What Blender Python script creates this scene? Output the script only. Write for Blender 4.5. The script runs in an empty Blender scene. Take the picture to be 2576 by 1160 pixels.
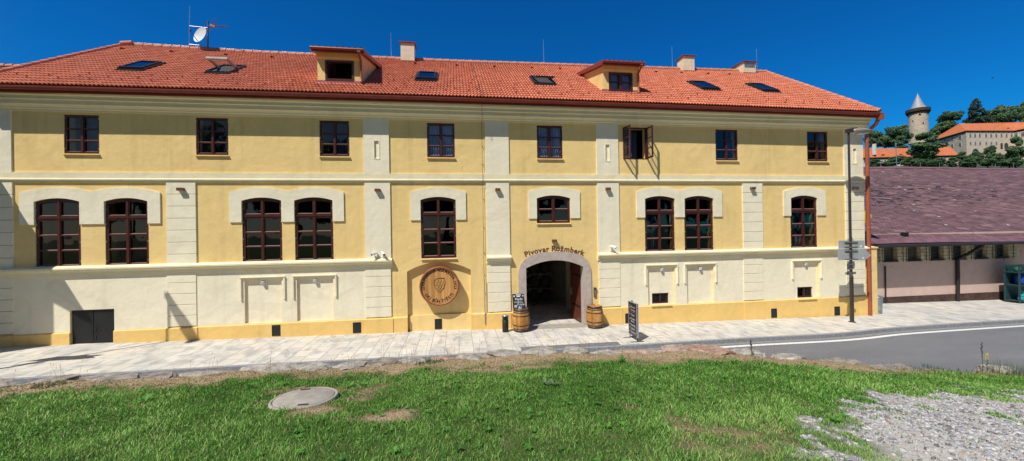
import bpy, bmesh, math, random
import numpy as np
from mathutils import Vector, Matrix
from mathutils.geometry import tessellate_polygon

rng = random.Random(7)
nrg = np.random.default_rng(11)
S = bpy.context.scene
COL = S.collection
W = bpy.data.worlds.new("World"); S.world = W; W.use_nodes = True
R = math.radians
PI = math.pi

# ------------------------------------------------------------------ camera
CAM = Vector((0.0, -15.0, 3.55))
YAW, PIT, ROL = R(8.085), R(0.151), R(-0.948)
FPX = 968.0 / 2576.0
fw = Vector((math.sin(YAW)*math.cos(PIT), math.cos(YAW)*math.cos(PIT), math.sin(PIT)))
rt0 = Vector((math.cos(YAW), -math.sin(YAW), 0.0))
up0 = rt0.cross(fw)
rt = rt0*math.cos(ROL) + up0*math.sin(ROL)
upv = up0*math.cos(ROL) - rt0*math.sin(ROL)
cd = bpy.data.cameras.new("camera"); cam = bpy.data.objects.new("camera", cd); COL.objects.link(cam)
M = Matrix((rt, upv, -fw)).transposed().to_4x4(); M.translation = CAM
cam.matrix_world = M
cd.sensor_fit = 'HORIZONTAL'; cd.sensor_width = 36.0; cd.lens = FPX*36.0
cd.clip_start = 0.05; cd.clip_end = 4000.0
S.camera = cam

def at(px, py, depth):
    """a far point: direction measured in the photograph (2576 wide), at a chosen distance"""
    d = fw + rt*((px-1288.0)/968.0) - upv*((py-580.0)/968.0)
    return CAM + d*depth

# ------------------------------------------------------------------ light
SUN = Vector((0.53, 0.47, -1.0)).normalized()
sd = bpy.data.lights.new("sun", 'SUN'); so = bpy.data.objects.new("sun", sd); COL.objects.link(so)
so.rotation_euler = SUN.to_track_quat('-Z', 'Y').to_euler()
sd.energy = 5.0; sd.angle = R(0.53); sd.color = (1.0, 0.97, 0.91)
el = math.asin(-SUN.z); az = math.atan2(-SUN.x, -SUN.y)
nt = W.node_tree; nt.nodes.clear()
sky = nt.nodes.new('ShaderNodeTexSky'); sky.sky_type = 'NISHITA'; sky.sun_disc = False
sky.sun_elevation = el; sky.sun_rotation = az; sky.altitude = 500; sky.air_density = 1.0
sky.dust_density = 0.15; sky.ozone_density = 3.0
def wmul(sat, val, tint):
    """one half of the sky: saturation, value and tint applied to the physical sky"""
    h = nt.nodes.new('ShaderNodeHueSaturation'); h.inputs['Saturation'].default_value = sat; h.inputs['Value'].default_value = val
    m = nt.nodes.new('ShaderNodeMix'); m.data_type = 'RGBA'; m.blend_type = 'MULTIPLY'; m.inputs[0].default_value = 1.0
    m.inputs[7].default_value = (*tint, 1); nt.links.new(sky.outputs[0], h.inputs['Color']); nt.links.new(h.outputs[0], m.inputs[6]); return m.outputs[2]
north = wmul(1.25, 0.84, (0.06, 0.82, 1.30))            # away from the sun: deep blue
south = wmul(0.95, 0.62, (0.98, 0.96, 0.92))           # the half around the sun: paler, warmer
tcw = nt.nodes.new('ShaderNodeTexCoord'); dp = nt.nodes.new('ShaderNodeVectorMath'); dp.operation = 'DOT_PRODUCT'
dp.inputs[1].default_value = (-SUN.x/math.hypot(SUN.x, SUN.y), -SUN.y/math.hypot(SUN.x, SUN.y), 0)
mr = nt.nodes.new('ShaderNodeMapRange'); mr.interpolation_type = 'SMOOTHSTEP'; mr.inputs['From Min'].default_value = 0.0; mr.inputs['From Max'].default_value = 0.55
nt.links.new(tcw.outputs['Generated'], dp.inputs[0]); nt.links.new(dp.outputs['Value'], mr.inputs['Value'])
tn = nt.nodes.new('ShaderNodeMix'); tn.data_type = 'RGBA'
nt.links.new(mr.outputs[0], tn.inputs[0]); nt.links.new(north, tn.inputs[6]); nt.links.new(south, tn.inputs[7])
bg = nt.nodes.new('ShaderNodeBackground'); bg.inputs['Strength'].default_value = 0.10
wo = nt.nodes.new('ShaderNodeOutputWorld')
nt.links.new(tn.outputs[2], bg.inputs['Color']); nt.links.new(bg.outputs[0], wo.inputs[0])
S.view_settings.view_transform = 'Standard'; S.view_settings.look = 'None'; S.view_settings.exposure = 0.0
S.render.engine = 'CYCLES'
S.cycles.max_bounces = 8; S.cycles.transparent_max_bounces = 12
S.cycles.sample_clamp_indirect = 6.0

# ------------------------------------------------------------------ materials
MATS = {}
def nodes_of(name):
    m = bpy.data.materials.new(name); m.use_nodes = True
    t = m.node_tree; b = t.nodes['Principled BSDF']
    return m, t, b
def ramp(t, stops):
    r = t.nodes.new('ShaderNodeValToRGB'); e = r.color_ramp.elements
    while len(e) < len(stops): e.new(0.5)
    for k, (p, c) in enumerate(stops):
        e[k].position = p; e[k].color = (*c, 1) if len(c) == 3 else c
    return r
def mixc(t, a, b, fac, mode='MIX'):
    n = t.nodes.new('ShaderNodeMix'); n.data_type = 'RGBA'; n.blend_type = mode
    for sock, v in ((n.inputs[0], fac), (n.inputs[6], a), (n.inputs[7], b)):
        if hasattr(v, 'links'): t.links.new(v, sock)
        elif isinstance(v, (int, float)): sock.default_value = v
        else: sock.default_value = (*v, 1)
    return n.outputs[2]
def noise(t, scale, detail=4, rough=0.55, vec=None, dist=0.0):
    n = t.nodes.new('ShaderNodeTexNoise'); n.inputs['Scale'].default_value = scale
    n.inputs['Detail'].default_value = detail; n.inputs['Roughness'].default_value = rough
    n.inputs['Distortion'].default_value = dist
    if vec is None:
        g = t.nodes.new('ShaderNodeNewGeometry'); vec = g.outputs['Position']
    t.links.new(vec, n.inputs['Vector']); return n.outputs['Fac']
def mathn(t, op, a, b=0.0, clamp=False):
    n = t.nodes.new('ShaderNodeMath'); n.operation = op; n.use_clamp = clamp
    for sock, v in ((n.inputs[0], a), (n.inputs[1], b)):
        if hasattr(v, 'links'): t.links.new(v, sock)
        else: sock.default_value = v
    return n.outputs[0]
def bump(t, b, h, strength=0.3, dist=0.02):
    n = t.nodes.new('ShaderNodeBump'); n.inputs['Strength'].default_value = strength; n.inputs['Distance'].default_value = dist
    t.links.new(h, n.inputs['Height']); t.links.new(n.outputs[0], b.inputs['Normal'])
def posvec(t, scale=(1, 1, 1), rot=(0, 0, 0), loc=(0, 0, 0)):
    g = t.nodes.new('ShaderNodeNewGeometry'); mp = t.nodes.new('ShaderNodeMapping')
    mp.inputs['Scale'].default_value = scale; mp.inputs['Rotation'].default_value = rot; mp.inputs['Location'].default_value = loc
    t.links.new(g.outputs['Position'], mp.inputs['Vector']); return mp.outputs[0]
def sep(t, vec):
    s = t.nodes.new('ShaderNodeSeparateXYZ'); t.links.new(vec, s.inputs[0]); return s.outputs

def simple(name, c, rough=0.6, metal=0.0, var=0.12, scale=3.0, bmp=0.0, bscale=40.0, spec=0.5):
    """plain surface with soft tonal variation"""
    if name in MATS: return MATS[name]
    m, t, b = nodes_of(name)
    f = noise(t, scale, 5)
    lo = tuple(max(0, x*(1-var)) for x in c); hi = tuple(min(1, x*(1+var)) for x in c)
    r = ramp(t, [(0.3, lo), (0.7, hi)]); t.links.new(f, r.inputs[0]); t.links.new(r.outputs[0], b.inputs['Base Color'])
    b.inputs['Roughness'].default_value = rough; b.inputs['Metallic'].default_value = metal
    b.inputs['Specular IOR Level'].default_value = spec
    if bmp: bump(t, b, noise(t, bscale, 6), bmp, 0.01)
    MATS[name] = m; return m

def stucco(name, c, var=0.12, streak=0.15):
    m, t, b = nodes_of(name)
    big = noise(t, 0.55, 5, 0.6); fine = noise(t, 5.0, 6, 0.65)
    r = ramp(t, [(0.30, tuple(x*(1-var) for x in c)), (0.55, c), (0.75, tuple(min(1, x*(1+var*0.5)) for x in c))])
    t.links.new(mathn(t, 'ADD', mathn(t, 'MULTIPLY', big, 0.6), mathn(t, 'MULTIPLY', fine, 0.4)), r.inputs[0])
    # faint vertical rain streaks and a soiled band near the ground
    st = noise(t, 1.0, 3, 0.5, posvec(t, (3.2, 3.2, 0.22)))
    sr = ramp(t, [(0.55, (1, 1, 1)), (0.8, (1-streak,)*3)]); t.links.new(st, sr.inputs[0])
    col = mixc(t, r.outputs[0], sr.outputs[0], 1.0, 'MULTIPLY')
    g = t.nodes.new('ShaderNodeNewGeometry'); z = sep(t, g.outputs['Position'])[2]
    zz = mathn(t, 'ADD', z, mathn(t, 'MULTIPLY', noise(t, 1.8, 4), 0.5))
    dr = ramp(t, [(0.0, (0.80, 0.77, 0.72)), (0.16, (1, 1, 1))])
    t.links.new(mathn(t, 'MULTIPLY', mathn(t, 'ADD', zz, 0.35), 0.5, True), dr.inputs[0])
    col = mixc(t, col, dr.outputs[0], 1.0, 'MULTIPLY')
    pv = noise(t, 0.33, 2, 0.4, posvec(t, (1, 1, 1.3), loc=(7, 3, 1)), 1.5)
    pr = ramp(t, [(0.55, (1, 1, 1)), (0.575, (0.955, 0.95, 0.94)), (0.63, (0.955, 0.95, 0.94)), (0.66, (1, 1, 1))]); t.links.new(pv, pr.inputs[0])
    col = mixc(t, col, pr.outputs[0], 1.0, 'MULTIPLY')
    t.links.new(col, b.inputs['Base Color']); b.inputs['Roughness'].default_value = 0.92
    b.inputs['Specular IOR Level'].default_value = 0.2
    h = mathn(t, 'ADD', mathn(t, 'MULTIPLY', noise(t, 2.4, 5, 0.6), 2.2), mathn(t, 'MULTIPLY', noise(t, 60, 3), 0.15))
    bump(t, b, h, 0.5, 0.022)
    MATS[name] = m; return m

YEL = stucco('yellow_render', (0.90, 0.65, 0.27))
YEL2 = stucco('yellow_plinth_render', (0.88, 0.59, 0.205), 0.12, 0.12)
CRE = stucco('cream_render', (0.91, 0.825, 0.61), 0.09, 0.11)
CRE2 = stucco('cream_cornice', (0.88, 0.78, 0.52), 0.07, 0.08)
BROWN = simple('red_brown_window_paint', (0.074, 0.020, 0.015), 0.35, var=0.2)
REDMET = simple('red_brown_sheet_metal', (0.25, 0.045, 0.03), 0.42, var=0.15)
PIPE = simple('copper_red_pipe', (0.31, 0.085, 0.045), 0.4, var=0.12)
BLACK = simple('black_paint', (0.012, 0.013, 0.015), 0.45, var=0.3)
BLKMET = simple('black_metal_door', (0.009, 0.0105, 0.012), 0.5, var=0.5, scale=2.0, bmp=0.2, bscale=6)
GREYM = simple('galvanised_metal', (0.42, 0.46, 0.49), 0.38, 0.75, var=0.2, scale=8)
SIGNB = simple('sign_back_grey', (0.50, 0.50, 0.485), 0.5, 0.3, var=0.12)
POLE = simple('dark_brown_pole', (0.045, 0.03, 0.028), 0.45, var=0.2)
LUM = simple('lamp_housing', (0.26, 0.235, 0.19), 0.38, 0.0, var=0.1)
WHITE = simple('white_plastic', (0.78, 0.78, 0.77), 0.4, var=0.04)
ROOMW = simple('inner_plaster', (0.42, 0.40, 0.36), 0.9)
DARKIN = simple('dark_interior', (0.05, 0.048, 0.045), 0.9)
CURT = simple('curtain_cloth', (0.48, 0.58, 0.80), 0.9, var=0.12, scale=14)
BLUEC = simple('blue_curtain_cloth', (0.10, 0.14, 0.30), 0.9, var=0.25, scale=14)
SKYFR = simple('dark_skylight_metal', (0.028, 0.033, 0.040), 0.35, 0.3)
PINEW = simple('pine_sash_wood', (0.50, 0.38, 0.20), 0.5)
RIDGE = simple('ridge_tile_clay', (0.52, 0.20, 0.125), 0.75, var=0.25, scale=4, bmp=0.2)
CHIM = stucco('chimney_render', (0.78, 0.66, 0.48), 0.06, 0.10)
RUBBLE = simple('dark_old_tiles', (0.085, 0.055, 0.045), 0.9, var=0.5, scale=4, bmp=0.4, bscale=12)

def glass(name, tint=(0.55, 0.58, 0.60), boost=0.05, rough=0.015):
    m = bpy.data.materials.new(name); m.use_nodes = True; t = m.node_tree; t.nodes.clear()
    o = t.nodes.new('ShaderNodeOutputMaterial'); mx = t.nodes.new('ShaderNodeMixShader')
    tr = t.nodes.new('ShaderNodeBsdfTransparent'); tr.inputs[0].default_value = (*tint, 1)
    gl = t.nodes.new('ShaderNodeBsdfGlossy'); gl.inputs['Roughness'].default_value = rough
    gl.inputs['Color'].default_value = (0.9, 0.93, 0.95, 1)
    fr = t.nodes.new('ShaderNodeLayerWeight'); fr.inputs['Blend'].default_value = 0.5
    sch = mathn(t, 'ADD', mathn(t, 'MULTIPLY', mathn(t, 'POWER', fr.outputs['Facing'], 5.0), 0.93), 0.045)
    bp = t.nodes.new('ShaderNodeBump'); bp.inputs['Strength'].default_value = 0.10; bp.inputs['Distance'].default_value = 0.05
    t.links.new(noise(t, 1.3, 2), bp.inputs['Height']); t.links.new(bp.outputs[0], gl.inputs['Normal'])
    t.links.new(mathn(t, 'ADD', sch, boost, True), mx.inputs[0])
    t.links.new(tr.outputs[0], mx.inputs[1]); t.links.new(gl.outputs[0], mx.inputs[2]); t.links.new(mx.outputs[0], o.inputs[0])
    MATS[name] = m; return m
GLASS = glass('window_glass', (0.30, 0.31, 0.32), 0.02)
GLASSU = glass('upper_window_glass', (0.72, 0.75, 0.80), 0.02)
GLASSK = glass('skylight_glass', (0.05, 0.06, 0.07), 0.10)
GLASSO = glass('open_sash_glass', (0.93, 0.94, 0.94), 0.02)

def mat_tiles():
    m, t, b = nodes_of('clay_roof_tiles')
    a = t.nodes.new('ShaderNodeAttribute'); a.attribute_name = 'rnd'
    r = ramp(t, [(0.0, (0.38, 0.092, 0.048)), (0.35, (0.51, 0.145, 0.075)), (0.7, (0.60, 0.19, 0.105)), (1.0, (0.68, 0.26, 0.155))])
    t.links.new(a.outputs['Fac'], r.inputs[0])
    n = noise(t, 0.45, 4, 0.6); n2 = noise(t, 7, 5, 0.7)
    r2 = ramp(t, [(0.32, (0.90, 0.90, 0.92)), (0.65, (1.05, 1.04, 1.0))]); t.links.new(n, r2.inputs[0])
    r3 = ramp(t, [(0.25, (0.78, 0.76, 0.76)), (0.6, (1.05, 1.05, 1.05))]); t.links.new(n2, r3.inputs[0])
    c = mixc(t, r.outputs[0], r2.outputs[0], 1, 'MULTIPLY'); c = mixc(t, c, r3.outputs[0], 1, 'MULTIPLY')
    t.links.new(c, b.inputs['Base Color']); b.inputs['Roughness'].default_value = 0.78
    b.inputs['Specular IOR Level'].default_value = 0.3
    return m
TILES = mat_tiles()

def mat_attr(name, stops, rough=0.8, attr='rnd', var=0.2, nscale=6, trans=0.0, metal=0.0):
    m, t, b = nodes_of(name)
    a = t.nodes.new('ShaderNodeAttribute'); a.attribute_name = attr
    r = ramp(t, stops); t.links.new(a.outputs['Fac'], r.inputs[0])
    n = noise(t, nscale, 5, 0.65); r2 = ramp(t, [(0.3, (1-var,)*3), (0.7, (1+var*0.5,)*3)]); t.links.new(n, r2.inputs[0])
    c = mixc(t, r.outputs[0], r2.outputs[0], 1, 'MULTIPLY')
    t.links.new(c, b.inputs['Base Color']); b.inputs['Roughness'].default_value = rough; b.inputs['Metallic'].default_value = metal
    b.inputs['Specular IOR Level'].default_value = 0.25
    if trans:
        o = t.nodes['Material Output']; tl = t.nodes.new('ShaderNodeBsdfTranslucent'); t.links.new(c, tl.inputs[0])
        mx = t.nodes.new('ShaderNodeMixShader'); mx.inputs[0].default_value = trans
        t.links.new(b.outputs[0], mx.inputs[1]); t.links.new(tl.outputs[0], mx.inputs[2]); t.links.new(mx.outputs[0], o.inputs[0])
    MATS[name] = m; return m
STAVE = mat_attr('oak_staves', [(0, (0.36, 0.15, 0.035)), (0.5, (0.50, 0.24, 0.06)), (1, (0.62, 0.33, 0.10))], 0.45, var=0.35, nscale=9)
DSTAVE = mat_attr('old_dark_staves', [(0, (0.05, 0.04, 0.03)), (1, (0.09, 0.07, 0.05))], 0.8)
HOOP = simple('barrel_hoop_iron', (0.055, 0.05, 0.055), 0.42, 0.6, var=0.3)
ROCK = mat_attr('bank_stone', [(0, (0.17, 0.14, 0.11)), (0.45, (0.32, 0.28, 0.235)), (0.75, (0.44, 0.40, 0.345)), (1, (0.42, 0.27, 0.20))], 0.95, var=0.6, nscale=7)
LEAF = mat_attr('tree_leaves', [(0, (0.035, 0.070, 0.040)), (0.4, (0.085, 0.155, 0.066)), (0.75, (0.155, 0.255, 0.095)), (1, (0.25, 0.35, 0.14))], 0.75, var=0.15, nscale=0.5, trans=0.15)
CONIF = mat_attr('conifer_needles', [(0, (0.018, 0.042, 0.034)), (0.5, (0.052, 0.10, 0.068)), (1, (0.11, 0.17, 0.10))], 0.8, var=0.15, nscale=0.5, trans=0.08)
BARK = simple('bark', (0.07, 0.05, 0.038), 0.95, var=0.4, bmp=0.4, bscale=6)
SLATE = mat_attr('slate_chips', [(0, (0.13, 0.125, 0.12)), (0.3, (0.32, 0.315, 0.31)), (0.75, (0.48, 0.475, 0.47)), (0.92, (0.60, 0.58, 0.55)), (1, (0.42, 0.31, 0.21))], 0.7, var=0.3, nscale=20)

def mat_blades():
    m, t, b = nodes_of('grass_blades')
    a = t.nodes.new('ShaderNodeAttribute'); a.attribute_name = 'col'
    t.links.new(a.outputs['Color'], b.inputs['Base Color']); b.inputs['Roughness'].default_value = 0.6
    b.inputs['Specular IOR Level'].default_value = 0.25
    tl = t.nodes.new('ShaderNodeBsdfTranslucent'); t.links.new(a.outputs['Color'], tl.inputs[0])
    mx = t.nodes.new('ShaderNodeMixShader'); mx.inputs[0].default_value = 0.35
    t.links.new(b.outputs[0], mx.inputs[1]); t.links.new(tl.outputs[0], mx.inputs[2]); t.links.new(mx.outputs[0], t.nodes['Material Output'].inputs[0])
    return m
BLADE = mat_blades()

def mat_soil():
    m, t, b = nodes_of('bank_soil')
    a = t.nodes.new('ShaderNodeAttribute'); a.attribute_name = 'mask'   # 0 turf, 1 dry, .5.. blends
    s = t.nodes.new('ShaderNodeSeparateColor'); t.links.new(a.outputs['Color'], s.inputs[0])
    n = noise(t, 9, 6, 0.7)
    turf = ramp(t, [(0.3, (0.040, 0.065, 0.016)), (0.7, (0.10, 0.125, 0.04))]); t.links.new(n, turf.inputs[0])
    dry = ramp(t, [(0.25, (0.20, 0.145, 0.085)), (0.5, (0.36, 0.27, 0.165)), (0.75, (0.47, 0.37, 0.245))]); t.links.new(n, dry.inputs[0])
    n2 = noise(t, 30, 5, 0.75)
    gra = ramp(t, [(0.3, (0.27, 0.235, 0.20)), (0.5, (0.46, 0.42, 0.375)), (0.7, (0.56, 0.53, 0.49))]); t.links.new(n2, gra.inputs[0])
    c = mixc(t, turf.outputs[0], dry.outputs[0], s.outputs[0]); c = mixc(t, c, gra.outputs[0], s.outputs[1])
    t.links.new(c, b.inputs['Base Color']); b.inputs['Roughness'].default_value = 0.95
    b.inputs['Specular IOR Level'].default_value = 0.1
    bump(t, b, n2, 0.5, 0.02); return m
SOIL = mat_soil()

def mat_paving():
    m, t, b = nodes_of('stone_paving')
    g = t.nodes.new('ShaderNodeNewGeometry'); P = sep(t, g.outputs['Position'])
    cb = t.nodes.new('ShaderNodeCombineXYZ'); t.links.new(P[1], cb.inputs[0]); t.links.new(P[0], cb.inputs[1])
    br = t.nodes.new('ShaderNodeTexBrick'); t.links.new(cb.outputs[0], br.inputs['Vector'])
    br.inputs['Scale'].default_value = 1.0; br.inputs['Brick Width'].default_value = 0.62; br.inputs['Row Height'].default_value = 0.46
    br.inputs['Mortar Size'].default_value = 0.011; br.inputs['Mortar Smooth'].default_value = 0.3; br.inputs['Bias'].default_value = 0.0
    br.offset = 0.43; br.offset_frequency = 2
    br.inputs['Color1'].default_value = (0.0, 0.0, 0.0, 1); br.inputs['Color2'].default_value = (1, 1, 1, 1); br.inputs['Mortar'].default_value = (0.5, 0.5, 0.5, 1)
    r = ramp(t, [(0.0, (0.51, 0.495, 0.46)), (0.25, (0.59, 0.55, 0.485)), (0.5, (0.57, 0.555, 0.515)), (0.75, (0.63, 0.58, 0.50)), (1.0, (0.64, 0.615, 0.575))])
    t.links.new(br.outputs['Color'], r.inputs[0])
    # clouded stone: soft darker ovals inside slabs, as sandstone shows
    n = noise(t, 2.6, 4, 0.55, posvec(t, (1.2, 0.7, 1)), 0.6); rn = ramp(t, [(0.36, (0.72, 0.73, 0.75)), (0.5, (1, 1, 1)), (0.66, (1.06, 1.05, 1.02))]); t.links.new(n, rn.inputs[0])
    n3 = noise(t, 0.8, 3, 0.5); rn3 = ramp(t, [(0.3, (0.88, 0.89, 0.91)), (0.7, (1.06, 1.03, 0.97))]); t.links.new(n3, rn3.inputs[0])
    c = mixc(t, r.outputs[0], rn.outputs[0], 1, 'MULTIPLY'); c = mixc(t, c, rn3.outputs[0], 1, 'MULTIPLY')
    c = mixc(t, c, (0.33, 0.31, 0.275), br.outputs['Fac'])
    t.links.new(c, b.inputs['Base Color']); b.inputs['Roughness'].default_value = 0.85; b.inputs['Specular IOR Level'].default_value = 0.25
    h = mathn(t, 'SUBTRACT', mathn(t, 'MULTIPLY', noise(t, 14, 5), 0.35), br.outputs['Fac'])
    bump(t, b, h, 0.5, 0.008); return m
PAVE = mat_paving()

def mat_asphalt():
    m, t, b = nodes_of('asphalt')
    n = noise(t, 90, 3, 0.8); n2 = noise(t, 0.7, 6, 0.7, posvec(t, (0.35, 1.4, 1)))
    r = ramp(t, [(0.25, (0.075, 0.075, 0.08)), (0.5, (0.165, 0.165, 0.17)), (0.8, (0.33, 0.325, 0.32))]); t.links.new(n, r.inputs[0])
    r2 = ramp(t, [(0.3, (0.80, 0.80, 0.80)), (0.7, (1.12, 1.11, 1.10))]); t.links.new(n2, r2.inputs[0])
    t.links.new(mixc(t, r.outputs[0], r2.outputs[0], 1, 'MULTIPLY'), b.inputs['Base Color']); b.inputs['Roughness'].default_value = 0.9
    bump(t, b, n, 0.5, 0.006); return m
ASPH = mat_asphalt()
KERB = simple('granite_kerb', (0.27, 0.27, 0.275), 0.85, var=0.25, scale=12, bmp=0.3, bscale=50)
SETTS = simple('dark_ribbed_paving', (0.16, 0.16, 0.165), 0.85, var=0.25, scale=12, bmp=0.5, bscale=30)
LINE = simple('road_line_paint', (0.72, 0.71, 0.67), 0.7, var=0.10, scale=9)
GRAN = simple('granite_arch', (0.50, 0.415, 0.36), 0.9, var=0.14, scale=7, bmp=0.3, bscale=45)
CONC = simple('weathered_concrete', (0.34, 0.30, 0.25), 0.9, var=0.18, scale=7, bmp=0.5, bscale=45)

def mat_shed_roof():
    m, t, b = nodes_of('purple_shingles')
    tc = t.nodes.new('ShaderNodeTexCoord'); mp = t.nodes.new('ShaderNodeMapping'); mp.inputs['Rotation'].default_value = (0, 0, R(24))
    t.links.new(tc.outputs['UV'], mp.inputs['Vector'])
    br = t.nodes.new('ShaderNodeTexBrick'); t.links.new(mp.outputs[0], br.inputs['Vector'])
    br.inputs['Scale'].default_value = 1; br.inputs['Brick Width'].default_value = 0.62; br.inputs['Row Height'].default_value = 0.30
    br.inputs['Mortar Size'].default_value = 0.022; br.inputs['Mortar Smooth'].default_value = 0.25
    br.inputs['Color1'].default_value = (0, 0, 0, 1); br.inputs['Color2'].default_value = (1, 1, 1, 1)
    r = ramp(t, [(0, (0.098, 0.048, 0.050)), (0.5, (0.145, 0.072, 0.074)), (0.85, (0.18, 0.092, 0.092)), (1, (0.25, 0.14, 0.13))]); t.links.new(br.outputs['Color'], r.inputs[0])
    mp2 = t.nodes.new('ShaderNodeMapping'); mp2.inputs['Scale'].default_value = (0.9, 2.6, 1); mp2.inputs['Rotation'].default_value = (0, 0, R(24))
    t.links.new(tc.outputs['UV'], mp2.inputs['Vector'])
    w = noise(t, 1.6, 5, 0.7, mp2.outputs[0]); rw = ramp(t, [(0.50, (0, 0, 0)), (0.66, (1, 1, 1))]); t.links.new(w, rw.inputs[0])
    c = mixc(t, r.outputs[0], (0.33, 0.185, 0.18), mathn(t, 'MULTIPLY', rw.outputs[0], 0.55))
    # moss and lifted edges, thickest in a band below the ridge
    uv = sep(t, tc.outputs['UV'])
    mo = noise(t, 1.5, 3, 0.55, mp2.outputs[0], 0.4)
    band = ramp(t, [(0.25, (0, 0, 0)), (0.52, (1, 1, 1)), (0.75, (0.85, 0.85, 0.85)), (0.95, (0, 0, 0))]); t.links.new(mathn(t, 'MULTIPLY', uv[1], 1/12.5), band.inputs[0])
    side = ramp(t, [(0.0, (1, 1, 1)), (0.5, (0.55, 0.55, 0.55)), (1, (0.25, 0.25, 0.25))]); t.links.new(mathn(t, 'MULTIPLY', mathn(t, 'SUBTRACT', uv[0], 26.0), 1/30.0, True), side.inputs[0])
    mk = mathn(t, 'ADD', mo, mathn(t, 'MULTIPLY', mathn(t, 'MULTIPLY', band.outputs[0], side.outputs[0]), 0.24))
    rm = ramp(t, [(0.735, (0, 0, 0)), (0.75, (1, 1, 1))]); t.links.new(mk, rm.inputs[0])
    c = mixc(t, c, (0.018, 0.014, 0.013), rm.outputs[0])
    c = mixc(t, c, (0.045, 0.025, 0.03), br.outputs['Fac'])
    v = t.nodes.new('ShaderNodeTexVoronoi'); v.inputs['Scale'].default_value = 0.85; t.links.new(tc.outputs['UV'], v.inputs['Vector'])
    rv = ramp(t, [(0.05, (1, 1, 1)), (0.075, (0, 0, 0))]); t.links.new(v.outputs['Distance'], rv.inputs[0])
    c = mixc(t, c, (0.55, 0.52, 0.52), rv.outputs[0])
    t.links.new(c, b.inputs['Base Color']); b.inputs['Roughness'].default_value = 0.75
    h = mathn(t, 'SUBTRACT', mathn(t, 'MULTIPLY', rm.outputs[0], 1.2), br.outputs['Fac'])
    bump(t, b, h, 0.6, 0.02); return m
SHROOF = mat_shed_roof()

def mat_castle():
    m, t, b = nodes_of('old_castle_masonry')
    n = noise(t, 0.35, 6, 0.75, posvec(t, (1, 1, 2.2)), 0.8); n2 = noise(t, 1.6, 5, 0.75)
    r = ramp(t, [(0.28, (0.30, 0.22, 0.165)), (0.42, (0.56, 0.44, 0.34)), (0.6, (0.68, 0.555, 0.45)), (0.8, (0.74, 0.65, 0.55))])
    t.links.new(mathn(t, 'ADD', mathn(t, 'MULTIPLY', n, 0.6), mathn(t, 'MULTIPLY', n2, 0.4)), r.inputs[0])
    t.links.new(r.outputs[0], b.inputs['Base Color']); b.inputs['Roughness'].default_value = 0.95
    bump(t, b, n2, 0.6, 0.4); return m
CASTLE = mat_castle()
def mat_tower():
    m, t, b = nodes_of('tower_rubble_stone')
    v = noise(t, 0.85, 6, 0.75, posvec(t, (1.2, 1.2, 3.6)), 0.5); n2 = noise(t, 0.25, 4, 0.6)
    r = ramp(t, [(0.28, (0.20, 0.16, 0.12)), (0.44, (0.50, 0.41, 0.31)), (0.7, (0.66, 0.57, 0.46))]); t.links.new(v, r.inputs[0])
    r2 = ramp(t, [(0.3, (0.8, 0.8, 0.8)), (0.7, (1.08, 1.06, 1.02))]); t.links.new(n2, r2.inputs[0])
    t.links.new(mixc(t, r.outputs[0], r2.outputs[0], 1, 'MULTIPLY'), b.inputs['Base Color']); b.inputs['Roughness'].default_value = 0.95
    bump(t, b, v, 0.7, 0.4); return m
TOWER = mat_tower()
CTILE = simple('castle_roof_tiles', (0.50, 0.145, 0.05), 0.85, var=0.16, scale=0.6, bmp=0.2, bscale=3)
CWIN = simple('dark_window', (0.03, 0.032, 0.038), 0.25, var=0.3)
CWHITE = simple('white_lime_wall', (0.66, 0.63, 0.57), 0.95, var=0.12, scale=0.5)
CFRAME = simple('white_frame_paint', (0.62, 0.60, 0.56), 0.8, var=0.06)
LEAD = simple('grey_cone_roof', (0.33, 0.33, 0.35), 0.6, 0.1, var=0.14, scale=0.7)
TIMB = simple('dark_timber', (0.045, 0.032, 0.026), 0.9, var=0.4, scale=1.2)
UNDER = simple('hill_undergrowth', (0.03, 0.055, 0.016), 0.95, var=0.6, scale=0.4)

def mat_pink():
    m, t, b = nodes_of('pink_shed_render')
    n = noise(t, 2.5, 6, 0.7); r = ramp(t, [(0.3, (0.58, 0.41, 0.345)), (0.6, (0.65, 0.47, 0.40))]); t.links.new(n, r.inputs[0])
    sp = noise(t, 5.0, 3, 0.6, posvec(t, (1, 1, 0.6)))
    g = t.nodes.new('ShaderNodeNewGeometry'); z = sep(t, g.outputs['Position'])[2]
    top = ramp(t, [(0.55, (0, 0, 0)), (0.95, (1, 1, 1))]); t.links.new(mathn(t, 'MULTIPLY', z, 0.62, True), top.inputs[0])
    rs = ramp(t, [(0.66, (0, 0, 0)), (0.72, (1, 1, 1))]); t.links.new(sp, rs.inputs[0])
    c = mixc(t, r.outputs[0], (0.14, 0.10, 0.08), mathn(t, 'MULTIPLY', rs.outputs[0], top.outputs[0]))
    t.links.new(c, b.inputs['Base Color']); b.inputs['Roughness'].default_value = 0.95
    bump(t, b, noise(t, 80, 3), 0.4, 0.01); return m
PINK = mat_pink()
PIER = simple('beige_pier_stone', (0.62, 0.54, 0.37), 0.9, var=0.3, scale=6)
SHPL = simple('shed_plinth_brown', (0.075, 0.04, 0.03), 0.9, var=0.5, scale=5, bmp=0.3, bscale=20)

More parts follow.
